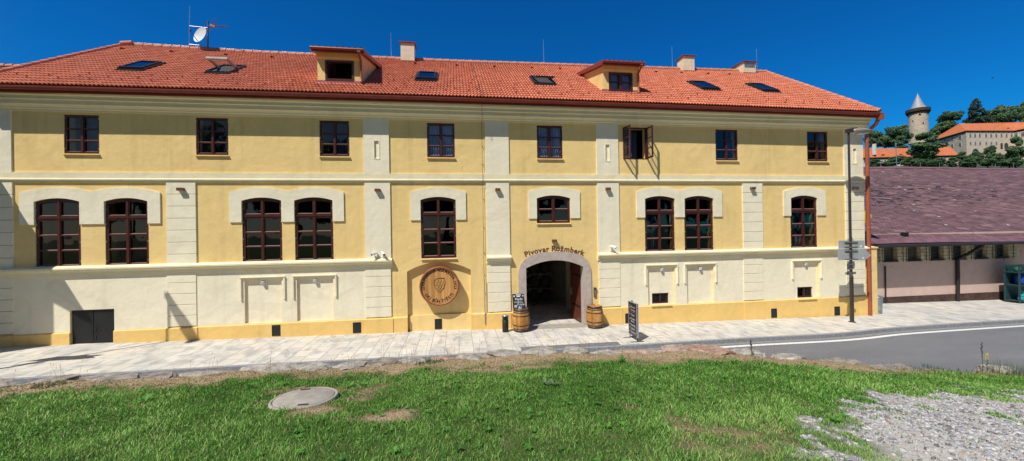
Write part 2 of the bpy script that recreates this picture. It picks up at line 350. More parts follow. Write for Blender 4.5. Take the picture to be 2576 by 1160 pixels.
def mat_wood_disc():
    m, t, b = nodes_of('varnished_barrel_head')
    v = posvec(t, (1, 1, 1)); P = sep(t, v)
    st = mathn(t, 'FLOOR', mathn(t, 'MULTIPLY', mathn(t, 'ADD', P[0], 50.03), 8.2))
    wn = t.nodes.new('ShaderNodeTexWhiteNoise'); wn.noise_dimensions = '1D'; t.links.new(st, wn.inputs['W'])
    gr = noise(t, 2.2, 6, 0.7, posvec(t, (9, 9, 0.55)), 1.2)
    r = ramp(t, [(0.25, (0.42, 0.19, 0.055)), (0.5, (0.62, 0.32, 0.105)), (0.8, (0.74, 0.43, 0.17))]); t.links.new(gr, r.inputs[0])
    r2 = ramp(t, [(0, (0.72, 0.68, 0.62)), (1, (1.1, 1.1, 1.08))]); t.links.new(wn.outputs['Value'], r2.inputs[0])
    c = mixc(t, r.outputs[0], r2.outputs[0], 1, 'MULTIPLY')
    fr = mathn(t, 'FRACT', mathn(t, 'MULTIPLY', mathn(t, 'ADD', P[0], 50.03), 8.2)); jl = mathn(t, 'LESS_THAN', fr, 0.06)
    c = mixc(t, c, (0.16, 0.065, 0.02), mathn(t, 'MULTIPLY', jl, 0.7))
    t.links.new(c, b.inputs['Base Color']); b.inputs['Roughness'].default_value = 0.38; return m
DISCW = mat_wood_disc()
RIMW = simple('barrel_rim_wood', (0.30, 0.10, 0.038), 0.4, var=0.3, scale=10)
ENGR = simple('engraved_dark', (0.045, 0.02, 0.012), 0.7)
LETT = simple('brown_sign_lettering', (0.135, 0.045, 0.02), 0.7)
NAVY = simple('navy_sign_print', (0.018, 0.016, 0.035), 0.4, var=0.08)
CHALK = simple('chalkboard_black', (0.015, 0.017, 0.024), 0.6, var=0.2)
TEAL = simple('dark_teal_rack_paint', (0.018, 0.05, 0.056), 0.5)
TPACK = simple('turquoise_pack_wrap', (0.04, 0.42, 0.46), 0.3, var=0.45, scale=7)
BLUEB = simple('blue_gas_bottle', (0.01, 0.06, 0.30), 0.35)
BRICKR = simple('terracotta_pink_print', (0.55, 0.22, 0.17), 0.6)

# ------------------------------------------------------------------ geometry helpers
ORG = {}
class MB:
    def __init__(s): s.v = []; s.f = []; s.rnd = []; s.smooth = []
    def add(s, vs, fs, rnd=None, smooth=False):
        n = len(s.v); s.v += [tuple(p) for p in vs]
        for f in fs:
            s.f.append(tuple(n+i for i in f)); s.rnd.append(0.5 if rnd is None else rnd); s.smooth.append(smooth)
        return s
    def box(s, x0, x1, y0, y1, z0, z1, rnd=None):
        v = [(x0,y0,z0),(x1,y0,z0),(x1,y1,z0),(x0,y1,z0),(x0,y0,z1),(x1,y0,z1),(x1,y1,z1),(x0,y1,z1)]
        return s.add(v, [(0,3,2,1),(4,5,6,7),(0,1,5,4),(1,2,6,5),(2,3,7,6),(3,0,4,7)], rnd)
    def hexa(s, v, rnd=None):
        return s.add(v, [(0,3,2,1),(4,5,6,7),(0,1,5,4),(1,2,6,5),(2,3,7,6),(3,0,4,7)], rnd)
    def quad(s, a, b, c, d, rnd=None): return s.add([a,b,c,d], [(0,1,2,3)], rnd)
    def plate(s, outer, holes, y0, y1, rnd=None):
        """outline (x,z) with holes, thickened from y0 (front) to y1 (back)"""
        loops = [outer]+list(holes)
        pts = [p for l in loops for p in l]
        tris = tessellate_polygon([[Vector((p[0], p[1], 0)) for p in l] for l in loops])
        n = len(pts)
        vs = [(p[0], y0, p[1]) for p in pts]+[(p[0], y1, p[1]) for p in pts]
        fs = [tuple(t) for t in tris]+[tuple(i+n for i in reversed(t)) for t in tris]
        o = 0
        for l in loops:
            k = len(l)
            for i in range(k):
                a, b = o+i, o+(i+1) % k
                fs.append((a, b, b+n, a+n))
            o += k
        return s.add(vs, fs, rnd)
    def tube(s, pts, r, n=8, cap=True, rnd=None, smooth=True):
        pts = [Vector(p) for p in pts]; m = len(pts)
        rs = r if isinstance(r, (list, tuple)) else [r]*m
        vs = []; prev = None
        for i, p in enumerate(pts):
            d = (pts[min(i+1, m-1)]-pts[max(i-1, 0)])
            d = d.normalized() if d.length > 1e-9 else Vector((0, 0, 1))
            if prev is None:
                a = Vector((0, 0, 1)) if abs(d.z) < 0.9 else Vector((1, 0, 0))
                u = d.cross(a).normalized()
            else:
                u = (prev-d*prev.dot(d)).normalized()
            prev = u; w = d.cross(u)
            for k in range(n):
                t = 2*PI*k/n; vs.append(p+(u*math.cos(t)+w*math.sin(t))*rs[i])
        fs = []
        for i in range(m-1):
            for k in range(n):
                a = i*n+k; b = i*n+(k+1) % n; fs.append((a, b, b+n, a+n))
        s.add(vs, fs, rnd, smooth)
        if cap:
            s.add(vs[:n], [tuple(reversed(range(n)))], rnd); s.add(vs[-n:], [tuple(range(n))], rnd)
        return s
    def lathe(s, prof, n, c, axis='z', rnd=None, smooth=True, rndf=None):
        """prof: list of (radius, height)"""
        cx, cy, cz = c; vs = []
        for (r, h) in prof:
            for k in range(n):
                t = 2*PI*k/n; a, b = r*math.cos(t), r*math.sin(t)
                if axis == 'z': vs.append((cx+a, cy+b, cz+h))
                elif axis == 'y': vs.append((cx+a, cy+h, cz+b))
                else: vs.append((cx+h, cy+a, cz+b))
        base = len(s.v); s.v += vs
        for i in range(len(prof)-1):
            for k in range(n):
                a = i*n+k; b = i*n+(k+1) % n
                f = (a, b, b+n, a+n) if axis != 'y' else (a, a+n, b+n, b)
                s.f.append(tuple(base+q for q in f)); s.rnd.append(rndf[k % len(rndf)] if rndf else (0.5 if rnd is None else rnd)); s.smooth.append(smooth)
        return s
    def build(s, name, mat, parent=None, loc=None, recalc=True):
        me = bpy.data.meshes.new(name)
        off = Vector((0, 0, 0))
        if parent is not None: off = ORG.get(parent.name, Vector((0, 0, 0)))
        elif loc is not None: off = Vector(loc)
        me.from_pydata([tuple(Vector(p)-off) for p in s.v], [], s.f)
        if recalc:
            bm = bmesh.new(); bm.from_mesh(me); bmesh.ops.recalc_face_normals(bm, faces=bm.faces); bm.to_mesh(me); bm.free()
        me.polygons.foreach_set('use_smooth', s.smooth)
        if any(r != 0.5 for r in s.rnd):
            a = me.attributes.new('rnd', 'FLOAT', 'FACE'); a.data.foreach_set('value', s.rnd)
        me.materials.append(mat)
        o = bpy.data.objects.new(name, me); COL.objects.link(o)
        if parent is not None: o.parent = parent; ORG[o.name] = off
        else: o.location = off; ORG[o.name] = off
        return o

def tag(o, label=None, cat=None, group=None, kind=None):
    if label: o['label'] = label
    if cat: o['category'] = cat
    if group: o['group'] = group
    if kind: o['kind'] = kind
    return o
def thing(name, label, cat, loc=(0, 0, 0), group=None):
    o = bpy.data.objects.new(name, None); COL.objects.link(o); o.location = loc; o.empty_display_size = 0.2
    ORG[o.name] = Vector(loc); return tag(o, label, cat, group)
def copy_tree(o, parent=None, label=None, loc=None, rotz=None, scale=None):
    c = o.copy(); COL.objects.link(c)
    if parent is not None: c.parent = parent
    if label: c['label'] = label
    if loc is not None: c.location = loc
    if rotz is not None: c.rotation_euler = (0, 0, rotz)
    if scale is not None: c.scale = scale
    for ch in list(o.children): copy_tree(ch, c)
    return c
def rect(x0, x1, z0, z1): return [(x0, z0), (x1, z0), (x1, z1), (x0, z1)]
def arc(x0, x1, zs, zc, n=10):
    """points along a segmental arch from (x0,zs) over the crown to (x1,zs)"""
    return [(x0+(x1-x0)*i/n, zs+(zc-zs)*(1-(2*i/n-1)**2)) for i in range(n+1)]
def winshape(cx, w, z0, zs, zc): 
    x0, x1 = cx-w/2, cx+w/2
    return [(x0, z0), (x1, z0)]+list(reversed(arc(x0, x1, zs, zc))) if zc > zs else rect(x0, x1, z0, zs)
def gz(x): return -0.215-0.015*x

def text_mesh(name, txt, size, mat, parent, bold=0.0, place=None, align='CENTER'):
    """lettering as a flat mesh; place maps (x, y) in text units to a world point"""
    cu = bpy.data.curves.new(name+'_font', 'FONT'); cu.body = txt; cu.size = size; cu.align_x = align; cu.offset = bold; cu.resolution_u = 3
    ob = bpy.data.objects.new(name+'_font', cu); COL.objects.link(ob)
    dg = bpy.context.evaluated_depsgraph_get(); dg.update()
    me = bpy.data.meshes.new_from_object(ob.evaluated_get(dg))
    mb = MB(); mb.add([place(v.co.x, v.co.y) for v in me.vertices], [tuple(p.vertices) for p in me.polygons])
    bpy.data.objects.remove(ob); bpy.data.curves.remove(cu); bpy.data.meshes.remove(me)
    if parent == 'mb': return mb
    return mb.build(name, mat, parent, recalc=False)
def letters_on_arc(txt, size, cfun, a0, a1, bold, mbout):
    """each letter upright on an arc: cfun(angle, u, v) -> world; angles in radians from a0 to a1"""
    n = len(txt)
    wid = {'I': 0.45, 'i': 0.42, 'í': 0.42, 'Í': 0.45, 'r': 0.65, 'm': 1.4, 'M': 1.3, ' ': 0.55, '-': 0.6, '1': 0.7, 'J': 0.7, 'P': 0.95, 'R': 1.0, 'B': 1.0}
    ws = [wid.get(c, 0.95 if c.isupper() else 0.88) for c in txt]; tot = sum(ws); acc = 0
    for c, w in zip(txt, ws):
        a = a0+(a1-a0)*(acc+w/2)/tot; acc += w
        if c == ' ': continue
        m = text_mesh('l', c, size, None, 'mb', bold, lambda x, y, a=a: cfun(a, x, y))
        mbout.add(m.v, m.f)

# ================================================================== SETTING
EX = [-40,-9,-1.3,1.1,4.8,7.85,10,14.5,25,60]; EZ = [1.1,1.05,.86,.95,.87,.52,.13,-.38,-.7,-1.2]
BX = [-40,0,5,10,15,25,60]; BZ = [1.95,1.95,1.8,1.3,.7,.1,-.6]
YX = [-40,-8,-5,-2.3,-0.5,1.3,3,5,6.5,8,10,14,60]; YE = [-7.45,-7.2,-6.95,-6.75,-6.72,-6.9,-7.15,-7.25,-7.3,-7.5,-7.2,-6.85,-6.8]
def edge_y(x): return np.interp(x, YX, YE)
def terr(x, y):
    a = np.interp(x, EX, EZ); b = np.interp(x, BX, BZ); t = np.clip((-7.0-y)/8.0, -0.05, 1.15)
    z = a+(b-a)*t
    return z+0.018*np.sin(x*2.1+y*1.3)+0.014*np.sin(x*4.7-y*3.1)
GRAV = [(3.0,-13.2),(3.3,-12.1),(3.55,-11.85),(3.9,-11.45),(4.4,-11.15),(5.0,-10.70),(6.3,-10.2),(7.74,-9.94),(10.7,-9.2),(14,-8.8),(26,-9),(26,-16),(2.9,-16)]
def in_poly(x, y, poly):
    inside = np.zeros(np.shape(x), bool); n = len(poly)
    for i in range(n):
        x0, y0 = poly[i]; x1, y1 = poly[(i+1) % n]
        c = ((y0 > y) != (y1 > y)) & (x < (x1-x0)*(y-y0)/((y1-y0) if y1 != y0 else 1e-9)+x0)
        inside ^= c
    return inside
def seg_dist(x, y, poly):
    d = np.full(np.shape(x), 1e9); n = len(poly)
    for i in range(n):
        x0, y0 = poly[i]; x1, y1 = poly[(i+1) % n]; dx, dy = x1-x0, y1-y0
        t = np.clip(((x-x0)*dx+(y-y0)*dy)/(dx*dx+dy*dy), 0, 1)
        d = np.minimum(d, np.hypot(x-x0-t*dx, y-y0-t*dy))
    return d
def vnoise(x, y, s, seed=0):
    """cheap smooth value noise"""
    g = np.random.default_rng(seed).random((64, 64)); X = x/s; Y = y/s
    i = np.floor(X).astype(int); j = np.floor(Y).astype(int); fx = X-i; fy = Y-j
    fx = fx*fx*(3-2*fx); fy = fy*fy*(3-2*fy)
    a = g[i % 64, j % 64]; b = g[(i+1) % 64, j % 64]; c = g[i % 64, (j+1) % 64]; d = g[(i+1) % 64, (j+1) % 64]
    return (a*(1-fx)+b*fx)*(1-fy)+(c*(1-fx)+d*fx)*fy
def gravel_mask(x, y):
    w = vnoise(x, y, 0.35, 3)*0.6+vnoise(x, y, 0.13, 4)*0.4
    sd_ = np.where(in_poly(x, y, GRAV), 1, -1)*seg_dist(x, y, GRAV)
    m = np.clip((sd_+(w-0.5)*1.2)/0.45+0.5, 0, 1)
    p = np.exp(-(((x-3.85)/0.24)**2+((y+11.2)/0.13)**2))*1.4-0.55+(w-0.5)*0.9
    return np.maximum(m, np.clip(p, 0, 1))
def green_isle(x, y):
    """tufts that grow through the gravel"""
    n = vnoise(x, y, 0.30, 8)*0.65+vnoise(x, y, 0.12, 9)*0.35
    e = seg_dist(x, y, GRAV)
    return np.clip((n-0.72+0.16*np.exp(-e/0.7))/0.06, 0, 1)
def dry_mask(x, y):
    w = vnoise(x, y, 0.4, 5)*0.55+vnoise(x, y, 0.15, 6)*0.45
    e = edge_y(x)-y                          # distance back from the stones
    width = np.interp(x, [-9,-6,-4,-2,0,2,4,6,8,9.5,11], [1.0,0.9,0.75,0.75,1.15,1.05,1.0,1.2,1.25,0.85,0.35])
    m = np.clip((width-e+(w-0.5)*1.0)/0.55+0.35, 0, 1)
    for (cx, cy, rx, ry, k) in ((-0.95,-10.05,0.42,0.22,1.3), (-1.75,-9.6,0.40,0.25,0.9), (-2.3,-8.55,0.9,0.22,0.9), (0.9,-8.1,1.2,0.35,0.8), (2.6,-11.6,0.7,0.5,0.55), (-1.35,-8.9,0.35,0.5,0.8), (5.4,-11.3,0.5,0.3,0.9), (7.5,-10.9,0.6,0.3,0.8)):
        m = np.maximum(m, np.clip((np.exp(-(((x-cx)/rx)**2+((y-cy)/ry)**2))*k-0.42+(w-0.5)*1.2)/0.6+0.25, 0, 1)*(np.exp(-(((x-cx)/(2.2*rx))**2+((y-cy)/(2.2*ry))**2)) > 0.08))
    return m

# turf bank
xs = np.concatenate([np.linspace(-40,-10,16)[:-1], np.linspace(-10,18,225), np.linspace(18,60,15)[1:]])
ts = np.concatenate([np.linspace(0,1,70)**1.0, np.linspace(1,3,9)[1:]])
GX, TT = np.meshgrid(xs, ts); EY = edge_y(GX); GY = EY-TT*8.5
GZ = terr(GX, GY)
verts = np.stack([GX, GY, GZ], -1).reshape(-1, 3)
# a skirt dropping from the edge to the road
sk = np.stack([xs, edge_y(xs)+0.10, np.minimum(np.array([gz(x) for x in xs])-0.3, terr(xs, edge_y(xs))-0.05)], -1)
nx, nyy = len(xs), len(ts)
faces = [(j*nx+i, j*nx+i+1, (j+1)*nx+i+1, (j+1)*nx+i) for j in range(nyy-1) for i in range(nx-1)]
n0 = len(verts); verts = np.vstack([verts, sk])
faces += [(n0+i, n0+i+1, i+1, i) for i in range(nx-1)]
me = bpy.data.meshes.new('turf_bank'); me.from_pydata(verts.tolist(), [], faces)
dm = dry_mask(verts[:, 0], verts[:, 1]); gm = gravel_mask(verts[:, 0], verts[:, 1])
ca = me.color_attributes.new('mask', 'FLOAT_COLOR', 'POINT')
cc = np.zeros((len(verts), 4), np.float32); cc[:, 0] = dm; cc[:, 1] = gm; cc[:, 3] = 1; ca.data.foreach_set('color', cc.ravel())
me.materials.append(SOIL); me.polygons.foreach_set('use_smooth', [True]*len(me.polygons))
o = bpy.data.objects.new('bank', me); COL.objects.link(o); tag(o, kind='structure')

# ---- grass blades
def add_points_mesh(name, V, F, mat, col=None, rnd=None):
    me = bpy.data.meshes.new(name); k = F.shape[1]
    me.vertices.add(len(V)); me.vertices.foreach_set('co', V.astype(np.float32).ravel())
    me.loops.add(F.size); me.loops.foreach_set('vertex_index', F.astype(np.int32).ravel())
    me.polygons.add(len(F)); me.polygons.foreach_set('loop_start', np.arange(0, F.size, k, dtype=np.int32))
    me.update(calc_edges=True)
    if col is not None:
        a = me.color_attributes.new('col', 'FLOAT_COLOR', 'POINT'); a.data.foreach_set('color', col.astype(np.float32).ravel())
    if rnd is not None:
        a = me.attributes.new('rnd', 'FLOAT', 'FACE'); a.data.foreach_set('value', rnd.astype(np.float32))
    me.materials.append(mat)
    o = bpy.data.objects.new(name, me); COL.objects.link(o); return o

def blades(n, wide=1.0, xr=(-10.5, 17), yr=(-12.9, -6.6), seed=1):
    g = np.random.default_rng(seed)
    x = g.uniform(*xr, n); y = g.uniform(*yr, n)
    dist = np.hypot(x, y+15)
    keep = (y < edge_y(x)-0.03) & (np.abs(x)/(y+15.0) < 1.95) & (g.random(n) < np.clip(5.2/dist, 0.3, 1.0))
    x, y = x[keep], y[keep]
    gmk = gravel_mask(x, y); isle = green_isle(x, y); dry = dry_mask(x, y)
    keep = g.random(len(x)) < np.where(gmk > 0.4, isle*0.9+0.006, 1-0.62*dry)
    x, y, dry, gmk = x[keep], y[keep], dry[keep], gmk[keep]
    # the lid is bare
    k2 = ((x+2.2)/0.455)**2+((y+9.10)/0.455)**2 > 1.0
    x, y, dry, gmk = x[k2], y[k2], dry[k2], gmk[k2]
    m = len(x); z = terr(x, y)
    patch = vnoise(x, y, 0.55, 21)*0.5+vnoise(x, y, 0.17, 22)*0.5
    h = (0.014+0.040*g.random(m)**2.0)*(0.5+1.0*patch)*(1-0.5*dry)*np.where(g.random(m) < .02, 1.8, 1.0)*np.where(gmk > 0.4, 0.8, 1)
    w = (0.0018+0.0024*g.random(m))*wide*np.clip(np.hypot(x, y+15)/4.0, 0.9, 2.0)
    a = g.uniform(0, 2*PI, m); lean = g.uniform(0.15, 1.1, m)*h; la = g.uniform(0, 2*PI, m)
    bx, by = np.cos(a)*w, np.sin(a)*w; tx, ty = np.cos(la)*lean, np.sin(la)*lean
    V = np.empty((m, 5, 3))
    V[:, 0] = np.stack([x-bx, y-by, z-0.006], -1); V[:, 1] = np.stack([x+bx, y+by, z-0.006], -1)
    V[:, 2] = np.stack([x+bx*0.75+tx*0.35, y+by*0.75+ty*0.35, z+h*0.62], -1); V[:, 3] = np.stack([x-bx*0.75+tx*0.35, y-by*0.75+ty*0.35, z+h*0.62], -1)
    V[:, 4] = np.stack([x+tx, y+ty, z+h], -1)
    b = np.arange(m)[:, None]*5
    F = np.concatenate([b+np.array([0, 1, 2]), b+np.array([0, 2, 3]), b+np.array([3, 2, 4])], 0)
    u = g.random(m)
    dark = np.array([0.070, 0.215, 0.025]); mid = np.array([0.20, 0.44, 0.072]); lite = np.array([0.43, 0.63, 0.18]); straw = np.array([0.52, 0.40, 0.23])
    pale = np.exp(-((x-2.8)/2.2)**2)*np.clip((-10.2-y)/1.2, 0, 1)*0.35+(vnoise(x, y, 1.7, 51)-0.5)*0.5
    mixv = np.clip(patch*0.9+(u-0.5)*1.1+pale, 0, 1)[:, None]
    c = np.where(mixv < 0.5, dark+(mid-dark)*mixv*2, mid+(lite-mid)*(mixv-0.5)*2)
    strawy = (g.random(m) < np.clip(0.035+1.1*dry+0.12*np.clip(pale, 0, 1), 0, 0.97))[:, None]
    c = np.where(strawy, straw*(0.55+0.6*g.random((m, 1))), c)
    C4 = np.ones((m, 5, 4)); C4[:, :, :3] = c[:, None, :]; C4[:, :2, :3] *= 0.65; C4[:, 4, :3] *= 1.15  # root shade and tip highlight are put into the blade colour
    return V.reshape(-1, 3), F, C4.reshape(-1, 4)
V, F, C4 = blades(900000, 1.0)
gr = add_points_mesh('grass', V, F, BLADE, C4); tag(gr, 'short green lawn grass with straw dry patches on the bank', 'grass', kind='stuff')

def weeds():
    """broad leaved rosettes: dandelion and plantain in the turf"""
    g = np.random.default_rng(5); Vs, Fs, Cs = [], [], []; nb = 0
    spots = []
    while len(spots) < 330:
        x = g.uniform(-8, 9); y = g.uniform(-12.4, -7.6)
        if abs(x)/(y+15) > 1.5 or y > edge_y(x)-0.6 or gravel_mask(np.array([x]), np.array([y]))[0] > 0.5 or ((x+2.2)/0.6)**2+((y+9.1)/0.6)**2 < 1: continue
        if vnoise(np.array([x]), np.array([y]), 1.3, 31)[0] < 0.42: continue
        spots.append((x, y, g.uniform(0.025, 0.065)))
    for cx, cy, r in ((-3.3,-8.3,0.11), (-2.9,-8.2,0.11), (-4.6,-8.6,0.11), (-1.8,-8.35,0.11), (-1.6,-8.3,0.10), (1.29,-9.3,0.11), (1.40,-9.35,0.09), (2.6,-8.2,0.12), (3.0,-8.2,0.12), (4.1,-11.3,0.065), (4.3,-11.2,0.06), (5.2,-8.3,0.1)):
        spots.append((cx, cy, r))
    for (cx, cy, r) in spots:
        nl = int(g.integers(6, 13)); a0 = g.uniform(0, 6.28)
        base = np.array([0.085, 0.22, 0.035])*g.uniform(0.7, 1.5)
        if abs(cx-1.37) < 0.1 and abs(cy+9.32) < 0.1: base = np.array([0.14, 0.22, 0.10])
        for k in range(nl):
            a = a0+k*2.4+g.uniform(-.2, .2); L = r*g.uniform(0.7, 1.15); w = L*g.uniform(0.16, 0.26); lift = g.uniform(0.25, 0.8)*L
            ca, sa = math.cos(a), math.sin(a); z = float(terr(cx, cy))+0.012
            P = [(0, 0, 0), (0.4*L, -w, lift*0.6), (0.4*L, w, lift*0.6), (0.78*L, -w*0.8, lift), (0.78*L, w*0.8, lift), (L, 0, lift*0.85)]
            for (p, q, h) in P: Vs.append((cx+p*ca-q*sa, cy+p*sa+q*ca, z+h))
            for f in ((0, 1, 2), (1, 3, 2), (2, 3, 4), (3, 5, 4)): Fs.append(tuple(nb+i for i in f))
            c = base*g.uniform(0.75, 1.3); Cs += [(c[0], c[1], c[2], 1)]*6; nb += 6
    o = add_points_mesh('ground_weed', np.array(Vs), np.array(Fs), BLADE, np.array(Cs)); tag(o, 'broad leaved dandelion and plantain rosettes scattered in the lawn', 'weeds', kind='stuff')
weeds()

def slate():
    g = np.random.default_rng(9); n = 85000
    x = g.uniform(2.9, 17, n); y = g.uniform(-12.8, -8.6, n)
    d = np.hypot(x, y+15)
    keep = (gravel_mask(x, y)*np.clip(vnoise(x, y, 0.6, 41)*1.7, 0.5, 1) > 0.25+0.5*g.random(n)) & (np.abs(x)/(y+15.0) < 1.95) & (g.random(n) < np.clip(4.5/d, 0.35, 1)) & (green_isle(x, y) < 0.7)
    x, y = x[keep], y[keep]; m = len(x)
    r = (0.008+0.024*g.random(m)**3.0); zb = terr(x, y); rot = g.uniform(0, 2*PI, m); asp = g.uniform(0.35, 0.85, m)
    sx, sy = g.normal(0, 0.22, m), g.normal(0, 0.22, m)
    Vs = np.empty((m, 10, 3))
    for k in range(5):
        t = 2*PI*k/5+g.uniform(-0.35, 0.35, m); rr = r*g.uniform(0.75, 1.2, m)
        a, b = np.cos(t)*rr, np.sin(t)*rr*asp
        X = a*np.cos(rot)-b*np.sin(rot); Y = a*np.sin(rot)+b*np.cos(rot); Z = X*sx+Y*sy
        Vs[:, k] = np.stack([x+X, y+Y, zb+Z-0.004], -1); Vs[:, 5+k] = np.stack([x+X*0.92, y+Y*0.92, zb+Z+0.006+0.25*r], -1)
    b = np.arange(m)[:, None]*10
    top = b+np.array([5, 6, 7, 8, 9])
    sides = [np.concatenate([b+np.array([k, (k+1) % 5, 5+(k+1) % 5])], 0) for k in range(5)]+[np.concatenate([b+np.array([k, 5+(k+1) % 5, 5+k])], 0) for k in range(5)]
    tri = [b+np.array([5, 6, 7]), b+np.array([5, 7, 8]), b+np.array([5, 8, 9])]+sides
    F = np.concatenate(tri, 0); rn = np.tile(g.random(m), len(tri))
    o = add_points_mesh('gravel', Vs.reshape(-1, 3), F, SLATE, rnd=rn); tag(o, 'grey slate chippings spread over the bare corner of the bank', 'gravel', kind='stuff')
slate()

# dry stalks standing along the stones
def stalks():
    g = np.random.default_rng(15); mb = MB()
    xs_ = np.concatenate([g.uniform(-8, 9, 150), g.normal(2.3, 0.5, 14), g.normal(-1.0, 0.3, 14), g.normal(-6.8, 0.15, 4), g.normal(6.8, 0.5, 14)])
    for x in xs_:
        y = float(edge_y(x))-g.uniform(-0.02, 0.35); h = g.uniform(0.10, 0.42); z = float(terr(x, y)); a = g.uniform(0, 6.28); l = g.uniform(0.02, 0.14)
        p1 = (x+math.cos(a)*l*0.4, y+math.sin(a)*l*0.4, z+h*0.6); p2 = (x+math.cos(a)*l, y+math.sin(a)*l, z+h)
        w = 0.0022
        mb.add([(x-w, y, z), (x+w, y, z), (p1[0]+w, p1[1], p1[2]), (p1[0]-w, p1[1], p1[2])], [(0, 1, 2, 3)]); mb.add([(p1[0]-w, p1[1], p1[2]), (p1[0]+w, p1[1], p1[2]), p2], [(0, 1, 2)])
        if g.random() < 0.5: mb.tube([p2, (p2[0]+0.004, p2[1], p2[2]+0.035)], [0.004, 0.002], 4)
    o = mb.build('dry_grass_stalk', simple('straw', (0.34, 0.25, 0.13), 0.9, var=0.4, scale=3), loc=(0, -7, 0.9)); tag(o, 'thin straw coloured seed stalks growing along the edging stones', 'dry grass', kind='stuff')
stalks()

# ---- edging stones
def make_rock(seed):
    g = random.Random(seed); bm = bmesh.new(); bmesh.ops.create_icosphere(bm, subdivisions=3, radius=1.0)
    ph = [g.uniform(0, 6.28) for _ in range(12)]
    cuts = [(Vector((g.gauss(0, 1), g.gauss(0, 1), g.gauss(0, 0.9))).normalized(), g.uniform(0.5, 0.82)) for _ in range(16)]+[(Vector((g.gauss(0, .12), g.gauss(0, .12), 1)).normalized(), .55)]
    for v in bm.verts:
        p = v.co.normalized(); q = p.copy()
        for nrm, d in cuts:
            e = q.dot(nrm)
            if e > d: q -= nrm*(e-d)
        k = 1.25+0.03*math.sin(7*p.x+ph[0])+0.03*math.sin(9*p.y+ph[1])+0.05*math.sin(17*p.z+ph[2]+6*p.x)+0.03*g.gauss(0, 1)
        v.co = Vector((q.x*k, q.y*k, max(-0.6, min(q.z, 0.85))*k))
    me = bpy.data.meshes.new('edging_stone'); bm.to_mesh(me); bm.free()
    return me
rockspec = [  # x, length, height, tone, look
    (-8.15, 1.0, .20, .55, 'long grey edging stone at the left frame edge above the pavement'),
    (-7.25, .75, .18, .45, 'flat grey edging stone with dry grass at its right end'),
    (-6.35, .95, .22, .50, 'long low edging stone with a grassy crack, left of the lawn'),
    (-5.55, .55, .17, .35, 'small darker edging stone wedged between two long grey ones'),
    (-4.70, 1.05, .20, .55, 'smooth long edging stone third along from the left'),
    (-3.75, .95, .22, .62, 'pale edging stone left of the one above the manhole cover'),
    (-2.95, .75, .20, .68, 'pale whitish edging stone behind the concrete manhole cover'),
    (-2.25, .70, .24, .60, 'sharp topped grey edging stone right of the manhole cover'),
    (-1.60, .60, .24, .40, 'dark edged stone with a deep shadow gap on its right'),
    (-0.95, .60, .20, .58, 'flat grey stone where the kerb disappears behind the bank'),
    (-0.30, .50, .20, .95, 'pinkish edging stone nearly sunk in straw grass'),
    (0.30, .60, .24, .60, 'rounded grey edging stone below the round barrel sign'),
    (1.00, .70, .20, .50, 'low grey edging stone overgrown with straw before the gate'),
    (1.75, .75, .22, .66, 'pale edging stone before the dark ribbed paving strip'),
    (2.45, .60, .20, .70, 'whitish edging stone at the start of the road line'),
    (3.10, .60, .18, .60, 'grey edging stone left of the reddish stones'),
    (3.85, .85, .22, .97, 'long reddish edging stone left of the big pink one'),
    (4.75, .55, .22, .93, 'small rust coloured edging stone beside the pink slab'),
    (5.45, 1.05, .30, 1.0, 'largest pink granite slab on top of the bank edge'),
    (6.35, .95, .26, .72, 'pale white edging slab right of the pink granite slab'),
    (7.25, .85, .20, .70, 'last white edging stone before the bank slopes down'),
    (8.45, .95, .20, .35, 'brown mossy edging stone on the slope beside the road'),
    (9.45, .95, .20, .30, 'dark slab edging stone lowest on the slope beside the road'),
    (10.6, .90, .18, .33, 'dark half buried edging stone at the foot of the slope'),
    (13.98, .60, .42, .62, 'pale upright boulder by the right frame edge beside the road')]
rock_meshes = [make_rock(100+i) for i in range(6)]
for i, (x, L, h, tone, lab) in enumerate(rockspec):
    me = rock_meshes[i % 6].copy(); me.materials.clear(); me.materials.append(ROCK)
    a = me.attributes.new('rnd', 'FLOAT', 'FACE'); a.data.foreach_set('value', [min(1, max(0, tone+rng.uniform(-.02, .02)))]*len(me.polygons))
    o = bpy.data.objects.new('edging_stone', me); COL.objects.link(o)
    y = float(edge_y(x))+0.02; z = float(terr(x, y))
    o.location = (x, y+.05, z-0.07+h*0.10); o.scale = (L*0.60, 0.24+0.08*rng.random(), h*0.60); o.rotation_euler = (rng.uniform(-.08, .08), rng.uniform(-.05, .05), rng.uniform(-.12, .12))
    tag(o, lab, 'stone', 'stones edging the bank')

# ---- pavement, road, kerb
KX = [-60,-30,-11.6,-5.7,1.6,5.4,9.8,13.4,14.9,16.3,18.3,21.5,23.8,40,80]; KY = [-3.9,-3.6,-3.4,-3.16,-3.05,-2.93,-2.70,-2.66,-2.52,-2.26,-2.12,-1.95,-1.85,-1.2,0.4]
kxs = np.linspace(-60, 80, 561)
kys = np.interp(kxs, KX, KY); kk = np.ones(7)/7; kys = np.convolve(np.pad(kys, 3, 'edge'), kk, 'valid')
def strip(name, mat, off0, off1, dz, x0=-60, x1=80, kind='structure', thick=0.0):
    sel = [(x, y) for x, y in zip(kxs, kys) if x0 <= x <= x1]; mb = MB()
    for (xa, ya), (xb, yb) in zip(sel[:-1], sel[1:]):
        za, zb = gz(xa)+dz, gz(xb)+dz
        mb.quad((xa, ya+off0, za), (xb, yb+off0, zb), (xb, yb+off1, zb), (xa, ya+off1, za))
        if thick: mb.quad((xa, ya+off0, za-thick), (xb, yb+off0, zb-thick), (xb, yb+off0, zb), (xa, ya+off0, za))
    o = mb.build(name, mat, loc=None, recalc=False); tag(o, kind=kind); return o
mb = MB()
